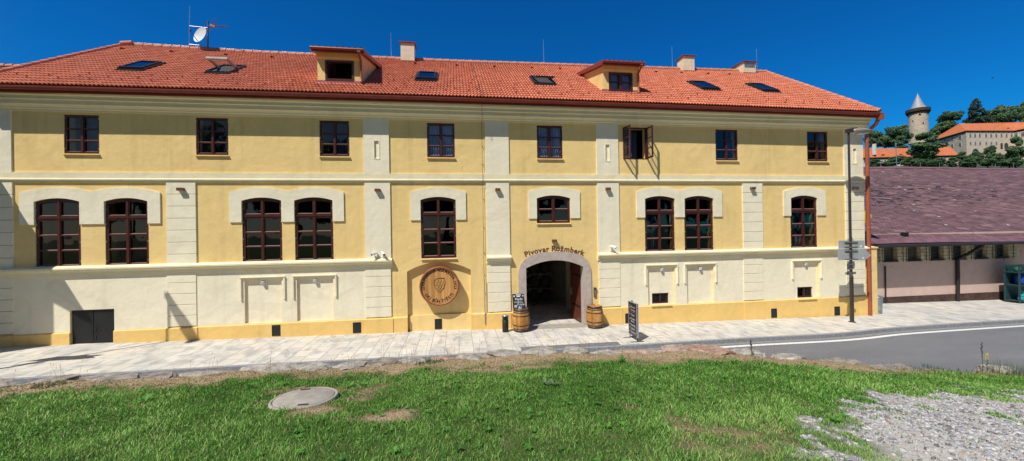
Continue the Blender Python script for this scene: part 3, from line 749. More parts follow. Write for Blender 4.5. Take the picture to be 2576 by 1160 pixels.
for (xa, ya), (xb, yb) in zip(list(zip(kxs, kys))[:-1], list(zip(kxs, kys))[1:]):
    mb.quad((xa, ya+0.13, gz(xa)), (xb, yb+0.13, gz(xb)), (xb, 30, gz(xb)), (xa, 30, gz(xa)))
o = mb.build('pavement', PAVE, recalc=False); tag(o, kind='structure')
strip('kerb', KERB, 0.0, 0.135, 0.006, thick=0.16)
strip('road', ASPH, -5.2, 0.05, -0.125)
strip('road_line', LINE, -0.46, -0.29, -0.121, 0.5, 70)
strip('gutter_strip', simple('gutter_paving', (0.24, 0.235, 0.22), 0.9, var=0.25, scale=15), -0.20, -0.002, -0.121, -60, 80)
mb = MB(); mb.add([(1.95, -2.93, gz(1.95)+.007), (5.34, -2.80, gz(5.34)+.007), (5.38, -2.40, gz(5.38)+.007), (1.98, -2.56, gz(1.98)+.007)], [(0, 1, 2, 3)])
o = mb.build('ribbed_paving', SETTS, recalc=False); tag(o, kind='structure')
mb = MB(); mb.quad((-1500, -1500, -3.2), (1500, -1500, -3.2), (1500, 1500, -3.2), (-1500, 1500, -3.2))
o = mb.build('ground', UNDER, recalc=False); tag(o, kind='structure')

# ---- manhole cover
def manhole():
    c = Vector((-2.21, -9.10, 0)); c.z = float(terr(c.x, c.y))+0.035
    t = thing('manhole_cover', 'round pale concrete manhole cover with two lifting slots in the lawn', 'manhole cover', c)
    sl = (float(terr(c.x, c.y+0.5))-float(terr(c.x, c.y-0.5)))
    mb = MB(); n = 48
    mb.lathe([(0.445, -0.15), (0.445, 0.012), (0.436, 0.024), (0.405, 0.026), (0.401, 0.010)], n, c); f = mb.build('frame', CONC, t)
    mb = MB(); mb.lathe([(0.395, 0.0), (0.395, 0.024), (0.388, 0.029), (0.0001, 0.033)], n, c); l = mb.build('lid', CONC, t)
    iron = simple('rusty_slot_iron', (0.05, 0.032, 0.028), 0.7, var=0.4, scale=30)
    for (dx, dy) in ((-0.11, 0.33), (0.10, -0.33)):
        mb = MB(); mb.box(c.x+dx-0.065, c.x+dx+0.065, c.y+dy-0.022, c.y+dy+0.022, c.z+0.015, c.z+0.037); mb.build('lifting_slot', iron, l)
    mb = MB(); mb.lathe([(0.4015, 0.0), (0.4015, 0.016), (0.3955, 0.016), (0.3955, 0.0)], n, c); mb.build('joint_ring', BLACK, t)
    t.rotation_euler = (math.atan(sl)*0.40, 0, 0)
manhole()

# ================================================================== BREWERY
BL = thing('brewery', 'long yellow and cream two storey brewery with red tiled roof and arched gate', 'building', (1.4, 5.5, -0.24))
XL, XR = -15.42, 18.24
UP = [-12.60, -8.56, -4.445, -0.57, 3.715, 7.325, 11.475, 15.90]
UW, UZ0, UZ1 = 1.045, 6.44, 7.765
TALL = [-13.325, -11.27, -6.96, -5.20, -0.71, 8.355, 10.12, 15.145]
TW, TZ0, TZS, TZC = 1.325, 2.575, 4.81, 4.925
GW = (3.82, 1.365, 3.86, 4.85, 4.965)
NICHE = [(-7.57, -6.33), (-5.82, -4.56), (7.78, 8.98), (9.52, 10.74), (14.60, 15.83)]
SMALL = [(7.98, 8.73, .435, .88), (14.81, 15.58, .42, .885)]
GX0, GX1, GZS, GZC = 2.66, 5.0, 2.09, 2.375
disc_niche = [(-1.915, -0.6), (0.487, -0.6)]+[(x, z) for x, z in reversed(arc(-1.915, 0.487, 2.095, 2.43, 16))]
gate_in = [(GX0, -0.6), (GX1, -0.6)]+list(reversed(arc(GX0, GX1, GZS, GZC, 16)))
holes = [rect(c-UW/2, c+UW/2, UZ0, UZ1) for c in UP]
holes += [winshape(c, TW, TZ0, TZS, TZC) for c in TALL]+[winshape(*GW)]
cellar = rect(-12.99, -11.69, -0.6, 1.125)
# the plate is cut in two bands so that doors run to the ground
mb = MB()
mb.plate(rect(XL, XR, 2.5, 8.42), [h for h in holes], 0.0, 0.40)
def bottomband():
    # outline with open notches: cellar door, disc niche, gate
    o = [(XL, -1.0), (-12.99, -1.0), (-12.99, 1.125), (-11.69, 1.125), (-11.69, -1.0)]
    o += [(-1.915, -1.0)]+arc(-1.915, 0.487, 2.095, 2.43, 16)+[(0.487, -1.0)]
    o += [(GX0-.06, -1.0)]+arc(GX0-.06, GX1+.06, GZS+.03, GZC+.06, 16)+[(GX1+.06, -1.0)]
    o += [(XR, -1.0), (XR, 2.5), (XL, 2.5)]
    hs_ = [rect(a, b, 0.42, 1.955) for a, b in NICHE]
    return o, hs_
o, hs_ = bottomband(); mb.plate(o, hs_, 0.0, 0.40)
wall = mb.build('wall', YEL, BL)
# niche backs
mb = MB()
for i, (a, b) in enumerate(NICHE):
    hh = [rect(*s) for s in SMALL if a < s[0] < b]
    mb = MB(); mb.plate(rect(a, b, 0.42, 1.955), hh, 0.055, 0.38); mb.build('blind_niche_panel', CRE, BL)
mb = MB(); mb.plate(rect(-1.915, 0.487, -1.0, 2.095)[:2]+list(reversed(arc(-1.915, 0.487, 2.095, 2.43, 16))), [], 0.15, 0.39)
mb.box(-1.85, 0.485, 0.08, 0.16, -0.9, 0.40)
mb.build('barrel_niche', YEL, BL)
mb = MB(); mb.box(XL, XR, 0.38, 0.42, 1.3, 1.31); 
# gable and rear walls
mb = MB()
for x in (XL, XR-0.35):
    mb.add([(x, 0.4, -1), (x, 11.6, -1), (x, 11.6, 8.5), (x, 6, 12.1), (x, 0.4, 8.42), (x+0.35, 0.4, -1), (x+0.35, 11.6, -1), (x+0.35, 11.6, 8.5), (x+0.35, 6, 12.1), (x+0.35, 0.4, 8.42)],
           [(0, 1, 2, 3, 4), (9, 8, 7, 6, 5), (0, 4, 9, 5), (4, 3, 8, 9), (3, 2, 7, 8), (2, 1, 6, 7)])
mb.build('gable_wall', YEL, BL)
mb = MB(); mb.box(XL+.35, 3.55, 11.25, 11.6, -1, 8.5); mb.box(4.66, XR-.35, 11.25, 11.6, -1, 8.5); mb.box(3.55, 4.66, 11.25, 11.6, 1.95, 8.5); mb.build('rear_wall', YEL, BL)
# inner rooms
mb = MB()
for z0, z1 in ((2.42, 2.56), (6.02, 6.2), (8.2, 8.38)):
    mb.box(XL+.35, XR-.35, 0.40, 11.25, z0, z1)
mb.build('floor_slab', ROOMW, BL)
mb = MB()
for x in (-10.0, -3.0, 1.6, 6.1, 12.6): mb.box(x-.06, x+.06, 0.41, 4.9, 2.56, 6.02); mb.box(x-.06, x+.06, 0.41, 4.9, 6.2, 8.2)
mb.box(XL+.35, XR-.35, 4.9, 5.0, 2.56, 6.02); mb.box(XL+.35, XR-.35, 4.9, 5.0, 6.2, 8.2)
mb.build('partition', DARKIN, BL)
mb = MB(); mb.box(1.3, 1.4, 0.41, 11.25, -1, 2.42); mb.box(5.9, 6.0, 0.41, 11.25, -1, 2.42); mb.box(1.4, 3.55, 10.2, 10.3, -1, 2.42); mb.box(4.66, 5.9, 10.2, 10.3, -1, 2.42)
mb.box(5.42, 5.9, 3.9, 4.1, -1, 2.42)
mb.build('gateway_wall', simple('gateway_plaster', (0.68, 0.60, 0.44), 0.95, var=0.1), BL)
mb = MB(); mb.box(XL+.36, 1.29, 0.41, 0.47, -1, 2.41); mb.box(6.01, XR-.36, 0.41, 0.47, -1, 2.41); mb.build('cellar_backing', DARKIN, BL)

# ---- cream pilasters of the upper floor, plain pilasters below, socle plates
mb = MB()
PU = [(XL, -14.61), (-3.42, -2.495), (1.123, 2.05), (5.642, 6.572), (17.21, 18.19)]
SLOT = {-3.42: (-3.03, -2.86), 5.642: (6.02, 6.19), 17.21: (17.66, 17.83)}
for a, b in PU:
    hh = [rect(*SLOT[a], 6.36, 7.03)] if a in SLOT else []
    mb = MB(); mb.plate(rect(a, b, 5.795, 7.86), hh, -0.045, -0.0005); mb.build('pilaster', CRE, BL)
for a, b in ((-3.40, -2.48), (1.125, 2.04), (5.64, 6.57)):
    mb = MB(); mb.plate(rect(a, b, 2.56, 5.47), [], -0.045, 0.02); mb.build('pilaster', CRE, BL)
# narrow slit niches of the upper pilasters
for k, (a, b) in SLOT.items():
    mb = MB(); mb.plate(rect(a-.03, b+.03, 6.33, 7.06), [rect(a+.005, b-.005, 6.365, 7.025)], -0.055, -0.04); 
    s_ = mb.build('slit_niche_frame', CRE, BL)
    mb = MB(); mb.box(a, b, -0.003, 0.015, 6.36, 7.03); mb.build('slit_niche_back', CRE, s_)
# rusticated pilasters
JOINT = simple('joint_shadow_render', (0.30, 0.26, 0.18), 0.95)
G1 = [2.60, 2.95, 3.37, 3.79, 4.205, 4.63, 5.05, 5.47]
G2 = [0.42, 0.80, 1.18, 1.565, 1.95, 2.30]
def rust(a, b, gs):
    mb = MB(); gb = MB(); gb.box(a+.006, b-.006, -0.030, 0.01, gs[0], gs[-1])
    for z0, z1 in zip(gs[:-1], gs[1:]):
        e = 0.007; z0, z1 = z0+e, z1-e; c = 0.008
        v = [(a, -0.045, z0+c), (b, -0.045, z0+c), (b, -0.045, z1-c), (a, -0.045, z1-c), (a, -0.033, z0), (b, -0.033, z0), (b, -0.033, z1), (a, -0.033, z1), (a, 0.01, z0), (b, 0.01, z0), (b, 0.01, z1), (a, 0.01, z1)]
        mb.add(v, [(0, 1, 2, 3), (4, 5, 1, 0), (5, 6, 2, 1), (6, 7, 3, 2), (7, 4, 0, 3), (4, 8, 9, 5), (5, 9, 10, 6), (6, 10, 11, 7), (7, 11, 8, 4)])
    p_ = mb.build('rusticated_pilaster', CRE, BL); gb.build('pilaster_joint', JOINT, p_)
for a, b in ((XL, -14.6), (-10.02, -9.1), (12.16, 13.1), (17.25, 18.2)): rust(a, b, G1)
for a, b in ((XL, -14.62), (-10.04, -9.12), (-3.42, -2.50), (1.14, 2.03), (5.66, 6.56), (12.14, 13.06), (17.22, 18.2)): rust(a, b, G2)
def socle(a, b):
    hh = [rect(p, q, 0.42, 1.955) for p, q in NICHE if a < p < b]
    mb = MB(); mb.plate(rect(a, b, 0.40, 2.30), hh, -0.022, -0.0005); mb.build('socle_wall', CRE, BL)
socle(-14.62, -13.0); socle(-11.68, -10.04); mb = MB(); mb.plate(rect(-13.0, -11.68, 1.13, 2.30), [], -0.022, 0.01); mb.build('socle_wall', CRE, BL)
socle(-9.12, -3.42); socle(6.56, 12.14); socle(13.06, 17.22)

# ---- window hoods
def hood(spans, xl, xr, zs=5.11, zc=5.285, zb=4.04, ws=(TZS, TZC), w=TW):
    n = len(spans); m = [xl]+[(spans[i]+spans[i+1])/2 for i in range(n-1)]+[xr]
    o = [(xl, zb)]
    for i in range(n):
        l = zs if i == 0 else 5.145; r_ = zs if i == n-1 else 5.145
        a = arc(m[i], m[i+1], 0, 1, 14); o += [(x, (l+(r_-l)*k/14)+(zc-(l+r_)/2)*t) for k, (x, t) in enumerate(a)]
    o.append((xr, zb))
    for c in reversed(spans):
        o.append((c+w/2, zb)); o += list(reversed(arc(c-w/2, c+w/2, *ws))); o.append((c-w/2, zb))
    return o
HOODS = [((-13.325, -11.27), -14.405, -10.22), ((-6.96, -5.20), -8.02, -4.143), ((-0.71,), -1.752, 0.347), ((8.355, 10.12), 7.325, 11.19), ((15.145,), 14.13, 16.225)]
for sp, a, b in HOODS:
    mb = MB(); mb.plate(hood(list(sp), a, b), [], -0.045, -0.0005); mb.build('window_hood', CRE, BL)
mb = MB(); mb.plate(hood([3.82], 2.805, 4.912, 5.13, 5.283, 4.05, (4.85, 4.965), 1.365), [], -0.045, -0.0005); mb.build('window_hood', CRE, BL)

# ---- mouldings swept along X
def sweep(name, prof, x0, x1, mat, parent=BL, dz=None, ends=True, nseg=1):
    """prof: closed list of (y,z); dz(x) bends the run"""
    mb = MB(); k = len(prof); xs_ = [x0+(x1-x0)*i/nseg for i in range(nseg+1)]
    vs = [(x, y, z+(dz(x) if dz else 0)) for x in xs_ for (y, z) in prof]
    fs = [(i*k+j, i*k+(j+1) % k, (i+1)*k+(j+1) % k, (i+1)*k+j) for i in range(nseg) for j in range(k)]
    if ends: fs += [tuple(range(k)), tuple(range(nseg*k+k-1, nseg*k-1, -1))]
    mb.add(vs, fs); return mb.build(name, mat, parent)
string = [(0.01, 5.80), (-0.055, 5.80), (-0.055, 5.60), (-0.085, 5.575), (-0.085, 5.54), (-0.06, 5.525), (-0.05, 5.49), (-0.05, 5.468), (0.01, 5.468)]
sweep('string_course', string, XL, XR+.02, CRE2)
corn = [(0.01, 7.845), (-0.05, 7.845), (-0.05, 7.905), (-0.11, 7.925), (-0.11, 7.955), (-0.13, 7.985), (-0.18, 8.02), (-0.23, 8.035), (-0.23, 8.075), (-0.215, 8.08), (-0.215, 8.165), (-0.30, 8.18), (-0.30, 8.205), (-0.285, 8.21), (-0.285, 8.285), (-0.375, 8.31), (-0.375, 8.335), (-0.39, 8.34), (-0.39, 8.40), (0.01, 8.41)]
sweep('main_cornice', corn, XL-.05, XR+.10, CRE2)
low = [(0.01, 2.635), (-0.05, 2.625), (-0.19, 2.565), (-0.19, 2.515), (-0.14, 2.50), (-0.14, 2.475), (-0.10, 2.43), (-0.085, 2.38), (-0.085, 2.345), (-0.06, 2.335), (-0.06, 2.29), (0.01, 2.29)]
for a, b in ((XL, -2.44), (1.11, 2.07), (5.61, XR+.03)): sweep('lower_cornice', low, a, b, CRE2)
# plinth, higher than the falling pavement
def plinth(a, b, y=-0.062, hole=None):
    mb = MB(); n = max(2, int((b-a)/1.0)); top = 0.398
    o = [(a, gz(a)-0.3), (b, gz(b)-0.3), (b, top-0.035), (a, top-0.035)]
    mb.plate(o, hole or [], y, 0.01)
    mb.add([(a, y, top-0.035), (b, y, top-0.035), (b, 0.0, top+0.012), (a, 0.0, top+0.012), (a, 0.0, top-0.035), (b, 0.0, top-0.035)], [(0, 1, 2, 3), (0, 3, 4), (1, 5, 2)])
    return mb
VENT = [(-6.66, -6.38), (-3.88, -3.595), (-0.915, -0.645), (6.735, 7.0), (13.395, 13.67), (16.535, 16.81)]
def vz(x): return gz(x)+0.44, gz(x)+0.05
pm = MB()
for a, b in ((-14.6, -12.99), (-11.69, -10.06), (-9.08, -3.43), (-2.44, -1.915), (0.487, 1.11), (2.04, 2.38), (5.32, 5.64), (6.62, 12.13), (13.10, 17.20)):
    plinth(a, b).build('plinth', YEL2, BL)
for a, b in ((XL, -14.6), (-10.06, -9.08), (-3.43, -2.44), (1.11, 2.04), (5.64, 6.62), (12.13, 13.10), (17.20, XR+.02)):
    plinth(a, b, -0.085).build('plinth', YEL2, BL)
for a, b in VENT:
    x = (a+b)/2; z1, z0 = vz(x)[0], vz(x)[1]; y = -0.062 if not (-1.9 < x < 0.4 or -4 < x < -3.5) else (0.08 if x > -1.9 else -0.062)
    if x < -3 and x > -4: y = -0.062
    mb = MB(); mb.plate(rect(a, b, z0, z1), [rect(a+.02, b-.02, z0+.02, z1-.02)], y-0.012, y+0.01); f = mb.build('vent_grille', BLKMET, BL)
    mb = MB(); mb.box(a+.015, b-.015, y-0.003, y+0.004, z0+.015, z1-.015); mb.build('vent_plate', BLACK, f)
# hood mouldings over the blind niches
for a, b in NICHE:
    mb = MB(); l, r_ = a-.135, b+.125
    for y0, t, e in ((-0.085, 0.028, 0.0), (-0.06, 0.05, -0.006)):
        zt = 2.075 if e == 0 else 2.05
        mb.box(l+e*-1, r_+e, y0, -0.02, zt-t, zt)
        for xa in (l-e, r_+e-0.05 if e == 0 else r_+e-0.05):
            mb.box(xa, xa+0.05, y0+0.012, -0.021, 1.285, zt-t+0.002)
    for xa in (l, r_-0.062): mb.box(xa, xa+0.062, -0.075, -0.0205, 1.262, 1.290)
    mb.build('hood_moulding', CRE, BL)
    c = (a+b)/2
# cellar door
mb = MB(); mb.box(-12.985, -11.695, 0.05, 0.16, -0.5, 1.12)
d = mb.build('cellar_door', BLKMET, BL)
for a, b in ((-12.97, -12.355), (-12.335, -11.71)):
    m2 = MB(); m2.box(a, b, 0.032, 0.0495, gz(-12.3)+.03, 1.10); m2.box(a+.03, a+.07, 0.02, 0.0315, 0.1, 0.22); m2.build('door_leaf', BLKMET, d)
m2 = MB(); m2.box(-12.31, -12.28, 0.012, 0.031, 0.38, 0.50); m2.box(-12.30, -12.22, 0.008, 0.016, 0.46, 0.475); m2.box(-12.06, -11.99, 0.02, 0.0315, 0.41, 0.45); m2.build('handle', simple('dark_handle', (0.05, 0.05, 0.05), .4, .4), d)

# ---- windows
def window(cx, w, z0, zs, zc, cols, y=0.028, sill=True, glassm=GLASS, muntin=True, name='window', beads=True):
    """cols: list of panes as (xl, xr, zb, zt, arched)"""
    mb = MB(); out = winshape(cx, w-0.004, z0+.002, zs, zc-.002) if zc > zs else rect(cx-w/2+.002, cx+w/2-.002, z0+.002, zs-.002)
    hs2 = []
    for (a, b, zb, zt, ar) in cols:
        if ar:
            f = lambda x: zt+(zc-zs)*0.85*(1-((x-cx)/(w/2))**2)-(zc-zs)*0.0
            top = [(a+(b-a)*i/6, f(a+(b-a)*i/6)) for i in range(7)]
            hs2.append([(a, zb), (b, zb)]+list(reversed(top)))
        else: hs2.append(rect(a, b, zb, zt))
    mb.plate(out, hs2, y, y+0.075)
    fr = mb
    # sash edges and the centre stile stand a little proud
    fr.box(cx-0.032, cx+0.032, y-0.014, y+0.01, z0+0.012, (zc if zc > zs else zs)-0.03)
    o = fr.build(name, BROWN, BL)
    g = MB()
    for (a, b, zb, zt, ar) in cols: g.quad((a-.01, y+.05, zb-.01), (b+.01, y+.05, zb-.01), (b+.01, y+.05, zt+(0.12 if ar else .01)), (a-.01, y+.05, zt+(0.12 if ar else .01)))
    g.build('pane', glassm, o, recalc=False)
    if beads:
        g = MB()
        for (a, b, zb, zt, ar) in cols: g.add([(a, y-.004, zb-.004), (b, y-.004, zb-.004), (b, y+.045, zb+.020), (a, y+.045, zb+.020), (a, y+.045, zb-.004), (b, y+.045, zb-.004)], [(0, 1, 2, 3), (0, 3, 4), (1, 5, 2)])
        g.build('glazing_bead', simple('bead_painted_highlight', (0.30, 0.17, 0.16), 0.22, var=0.1, spec=0.8), o)  # lighter colour paints the sunlit highlight along the bar tops
    if sill:
        m2 = MB(); m2.add([(cx-w/2-.02, -0.06, z0-.045), (cx+w/2+.02, -0.06, z0-.045), (cx+w/2+.02, -0.06, z0-.022), (cx-w/2-.02, -0.06, z0-.022), (cx+w/2+.02, y, z0-.002), (cx-w/2-.02, y, z0-.002), (cx+w/2+.02, y, z0-.045), (cx-w/2-.02, y, z0-.045)],
                       [(0, 1, 2, 3), (3, 2, 4, 5), (1, 6, 4, 2), (0, 3, 5, 7), (0, 7, 6, 1)]); m2.build('window_sill', YEL, o)
    return o
def two(cx, half, rows, stile=0.066, mull=0.05):
    return [(cx-half+stile, cx-mull, a, b, ar) for a, b, ar in rows]+[(cx+mull, cx+half-stile, a, b, ar) for a, b, ar in rows]
rowsU = [(UZ0+.075, 6.868, False), (6.905, 7.275, False), (7.312, UZ1-.075, False)]
def curtain(cx, y, w, z0, z1, mat, parent, gap=0.0, seed=0):
    g = random.Random(seed); mb = MB(); n = 40
    for s in (-1, 1):
        pts = []
        for i in range(n+1):
            u = i/n; x = cx+s*(gap/2+(w/2-gap/2)*u); yy = y+0.03*math.sin(u*30+g.random())+0.012*g.random()
            pts.append((x, yy))
        for (a, b), (c, d) in zip(pts[:-1], pts[1:]): mb.quad((a, b, z0), (c, d, z0), (c, d, z1), (a, b, z1))
    return mb.build('curtain', mat, parent, recalc=False)
for i, c in enumerate(UP):
    if i == 5: continue
    o = window(c, UW, UZ0, UZ1, UZ1, two(c, UW/2, rowsU), glassm=GLASSU)
    m2 = MB()
    for s in (-1, 1):
        for z in (6.58, 7.10, 7.62): m2.box(c+s*(UW/2-.022)-.008, c+s*(UW/2-.022)+.008, 0.004, 0.03, z, z+.05)
    m2.build('hinge', GREYM, o)
    if i in (3, 4): curtain(c, 0.17, 1.0, 6.3, 7.76, CURT, o, 0.05, i)
    if i in (0, 2): curtain(c+0.25, 0.36, 0.5, 6.3, 7.76, BLUEC, o, 0.02, i)
    if i in (1, 6, 7): curtain(c, 0.34, 1.0, 6.3, 7.4, simple('grey_net_curtain', (0.10, 0.10, 0.10), 0.9, var=0.3, scale=9), o, 0.5, i)
rowsT = [(2.665, 3.130, False), (3.172, 3.645, False), (3.687, 4.165, False), (4.335, 4.70, True)]
for i, c in enumerate(TALL):
    o = window(c, TW, TZ0, TZS, TZC, two(c, TW/2, rowsT, 0.088, 0.055), sill=(i == 4))
    m2 = MB(); m2.box(c-TW/2+.01, c+TW/2-.01, 0.002, 0.06, 4.235, 4.275); m2.build('transom', BROWN, o)
    m2 = MB()
    for s in (-1, 1):
        for z in (2.75, 3.4, 4.0, 4.5): m2.box(c+s*(TW/2-.03)-.010, c+s*(TW/2-.03)+.010, 0.002, 0.03, z, z+.06)
    m2.build('hinge', GREYM, o)
    if i in (7, 5):
        curtain(c+(0.2 if i == 7 else -.2), 0.5, 0.35, 2.5, 4.3, CURT, o, 0.1, i)
c = GW[0]; window(c, *GW[1:], two(c, GW[1]/2, [(3.945, 4.385, False), (4.43, 4.74, True)], 0.095, 0.06))
# the open casement: frame, two sashes swung out, curtains
c = UP[5]; mb = MB(); mb.plate(rect(c-UW/2+.002, c+UW/2-.002, UZ0+.002, UZ1-.002), [rect(c-UW/2+.05, c+UW/2-.05, UZ0+.05, UZ1-.05)], 0.02, 0.10)
ow = mb.build('open_window', BROWN, BL)
def sash(hx, sgn, ang):
    w = UW/2-.03; ca, sa = math.cos(ang), math.sin(ang)
    def T(u, t, z): return (hx+sgn*(u*ca)+sgn*t*sa*0, 0.015-u*sa+t, z)
    m1 = MB(); P = MB()
    def bar(u0, u1, z0, z1, t=0.022):
        dx, dy = sgn*ca, -sa; nx_, ny_ = sa*sgn, ca
        v = []
        for z in (z0, z1):
            for (u, q) in ((u0, -t), (u1, -t), (u1, t), (u0, t)):
                v.append((hx+dx*u+nx_*q, 0.015+dy*u+ny_*q, z))
        m1.hexa(v)
    z0, z1 = UZ0+.02, UZ1-.02
    bar(0, 0.062, z0, z1); bar(w-.062, w, z0, z1); bar(0.062, w-.062, z0, z0+.07); bar(0.062, w-.062, z1-.062, z1)
    for z in (6.868, 7.275): bar(0.062, w-.062, z, z+.036, 0.016)
    s_ = m1.build('casement_sash', BROWN, ow)
    dx, dy = sgn*ca, -sa
    P.quad((hx+dx*.05, .015+dy*.05, z0+.05), (hx+dx*(w-.05), .015+dy*(w-.05), z0+.05), (hx+dx*(w-.05), .015+dy*(w-.05), z1-.05), (hx+dx*.05, .015+dy*.05, z1-.05))
    P.build('pane', GLASSO, s_, recalc=False)
sash(c-UW/2+.01, 1, R(80)); sash(c+UW/2-.01, -1, R(91))
curtain(c-.25, 0.22, 0.35, 6.3, 7.7, BLUEC, ow, 0.02, 3); curtain(c+.05, 0.5, 0.5, 6.3, 7.7, BLUEC, ow, 0.02, 4)
# small cellar windows in the blind niches
for a, b, z0, z1 in SMALL:
    mb = MB(); mb.plate(rect(a, b, z0, z1), [rect(a+.06, (a+b)/2-.035, z0+.06, z1-.06), rect((a+b)/2+.035, b-.06, z0+.06, z1-.06)], 0.115, 0.17)
    mb.box((a+b)/2-.03, (a+b)/2+.03, 0.10, 0.116, z0+.02, z1-.02)
    o = mb.build('cellar_window', BROWN, BL)
    g = MB(); g.quad((a+.05, .15, z0+.05), (b-.05, .15, z0+.05), (b-.05, .15, z1-.05), (a+.05, .15, z1-.05)); g.build('pane', GLASS, o, recalc=False)
    m2 = MB(); m2.add([(a-.10, -.11, z0-.075), (b+.05, -.11, z0-.075), (b+.05, -.11, z0-.045), (a-.10, -.11, z0-.045), (b+.05, .11, z0-.004), (a-.10, .11, z0-.004), (b+.05, .11, z0-.075), (a-.10, .11, z0-.075)],
                      [(0, 1, 2, 3), (3, 2, 4, 5), (1, 6, 4, 2), (0, 3, 5, 7), (0, 7, 6, 1)]); m2.build('window_sill', YEL2, o)
# ---- stone gate surround and door leaf
def gate():
    n = 28
    def outer():
        pts = []
        x0, x1 = 2.35, 5.33; cx = (x0+x1)/2; a = (x1-x0)/2; zs, zc = 1.72, 2.712
        for i in range(n+1):
            t = PI-PI*i/n; c_, s_ = math.cos(t), math.sin(t)
            e = 2/2.75
            pts.append((cx+a*math.copysign(abs(c_)**e, c_), zs+(zc-zs)*abs(s_)**e))
        return pts
    o = [(2.35, -0.8)]+outer()+[(5.33, -0.8), (GX1, -0.8)]+list(reversed(arc(GX0, GX1, GZS, GZC, 16)))+[(GX0, -0.8)]
    mb = MB(); mb.plate(o, [], -0.05, 0.305); f = mb.build('gate_surround', GRAN, BL)
    mb = MB(); mb.add([(2.66, -0.30, gz(2.6)+.012), (5.02, -0.30, gz(5)+.012), (5.02, 0.30, gz(5)+.03), (2.66, 0.30, gz(2.6)+.03), (2.66, -0.30, -0.5), (5.02, -0.30, -0.5)], [(0, 1, 2, 3), (4, 5, 1, 0)])
    mb.build('threshold', CONC, f)
    # door leaf standing open inwards at the right jamb
    hx, hy = 5.045, 0.31; ang = R(86); w = 1.16; dx, dy = -math.cos(ang), math.sin(ang); nx_, ny_ = dy, -dx
    mb = MB(); v = []
    for z0, z1 in ((gz(5)+.05, 2.12),):
        for z in (z0, z1):
            for u, q in ((0, 0), (w, 0), (w, .05), (0, .05)): v.append((hx+dx*u-nx_*q, hy+dy*u-ny_*q, z+(0.2*u if z == z1 else 0)))
    mb.hexa(v)
    for k in range(7):
        u0 = k*w/7+.006; u1 = (k+1)*w/7-.006; v = []
        for z in (gz(5)+.07, 2.10):
            for u, q in ((u0, .05), (u1, .05), (u1, .066), (u0, .066)): v.append((hx+dx*u-nx_*q, hy+dy*u-ny_*q, z+(0.2*u if z > 2 else 0)))
        mb.hexa(v)
    lf = mb.build('gate_leaf', simple('gate_red_brown_paint', (0.13, 0.036, 0.02), 0.4, var=0.3, scale=4), BL)
    mb = MB()
    for z in (0.35, 1.65):
        v = []
        for zz in (z, z+.07):
            for u, q in ((0, .066), (w*.8, .066), (w*.8, .075), (0, .075)): v.append((hx+dx*u-nx_*q, hy+dy*u-ny_*q, zz))
        mb.hexa(v)
    mb.build('strap_hinge', BLKMET, lf)
    mb = MB(); v = []
    for zz in (0.75, 1.05):
        for u, q in ((w*.9, .066), (w*.97, .066), (w*.97, .10), (w*.9, .10)): v.append((hx+dx*u-nx_*q, hy+dy*u-ny_*q, zz))
    mb.hexa(v); mb.build('handle', GREYM, lf)
gate()
# painted name over the gate
mb = MB()
ccx, ccz, rad = 3.835, -0.62, 3.36
def garc(a, x, y): return (ccx+(rad+y)*math.sin(a)+x*math.cos(a), -0.004, ccz+(rad+y)*math.cos(a)-x*math.sin(a))
letters_on_arc('Pivovar Rožmberk', 0.30, garc, R(-20.8), R(20.8), 0.011, mb)
# little foot serifs under the stems
mb.build('gate_lettering', LETT, BL, recalc=False)

# ---- roof
RY0, RY1 = -0.54, 5.65
def eave_z(x): return 8.545+0.07*(1-((x-2)/16.5)**2)
def ridge_z(x): return 12.58+max(0, 0.0125*x)+0.02*max(0, -9.7-x)
def roof_pt(x, y, h=0.0):
    t = (y-RY0)/(RY1-RY0); z = eave_z(x)+(ridge_z(x)-eave_z(x))*t
    s_ = (ridge_z(x)-eave_z(x))/(RY1-RY0); c_ = 1/math.sqrt(1+s_*s_)
    return Vector((x, y-h*s_*c_, z+h*c_))
HOLE = [(-5.18, -3.60, 0.95, 3.1), (6.35, 7.80, 1.05, 3.1)]
def tiles(name, x0, x1, parent, front=True):
    tw = 0.128; nc = int(round((x1-x0)/tw)); tw = (x1-x0)/nc
    slope = math.hypot(RY1-RY0, 4.05); nr = int(round(slope/0.335))
    us = [0, .18, .36, .54, .72]; hu = [0.004+0.034*math.sin(PI*u/0.72) for u in us]
    xs_ = []; hs3 = []; cols = []
    for c in range(nc):
        for u, h in zip(us, hu): xs_.append(x0+(c+u)*tw); hs3.append(h); cols.append(c)
    xs_.append(x1); hs3.append(0.008); cols.append(nc)
    vs = []; nxx = len(xs_)
    for r_ in range(nr):
        for e in (0, 1, 2):
            t = (r_+(0, 0.02, 1.0)[e])/nr; lift = (0.006, 0.034, 0.004)[e]
            y = RY0+(RY1-RY0)*t
            for x, h in zip(xs_, hs3): vs.append(tuple(roof_pt(x, y, lift+h*(0.6 if e == 0 else 1.0))))
    fs = []; rn = []
    tint = {}
    for r_ in range(nr):
        for e in (0, 1):
            a = (r_*3+e)*nxx
            for i in range(nxx-1):
                p = vs[a+i]
                ymid = RY0+(RY1-RY0)*(r_+.5)/nr
                if any(hx0 < p[0] < hx1 and hy0 < ymid < hy1 for hx0, hx1, hy0, hy1 in HOLE): continue
                k = (r_, cols[i])
                if k not in tint: tint[k] = min(1, max(0, rng.gauss(0.56, 0.15)-(0.2 if rng.random() < .015 else 0)))
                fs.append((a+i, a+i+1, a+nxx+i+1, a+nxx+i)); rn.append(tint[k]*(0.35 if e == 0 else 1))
        if r_ < nr-1:
            pass
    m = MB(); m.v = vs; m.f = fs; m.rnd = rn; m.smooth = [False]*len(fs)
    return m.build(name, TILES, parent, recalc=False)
ROOF = tiles('roof', -15.52, 18.46, BL)
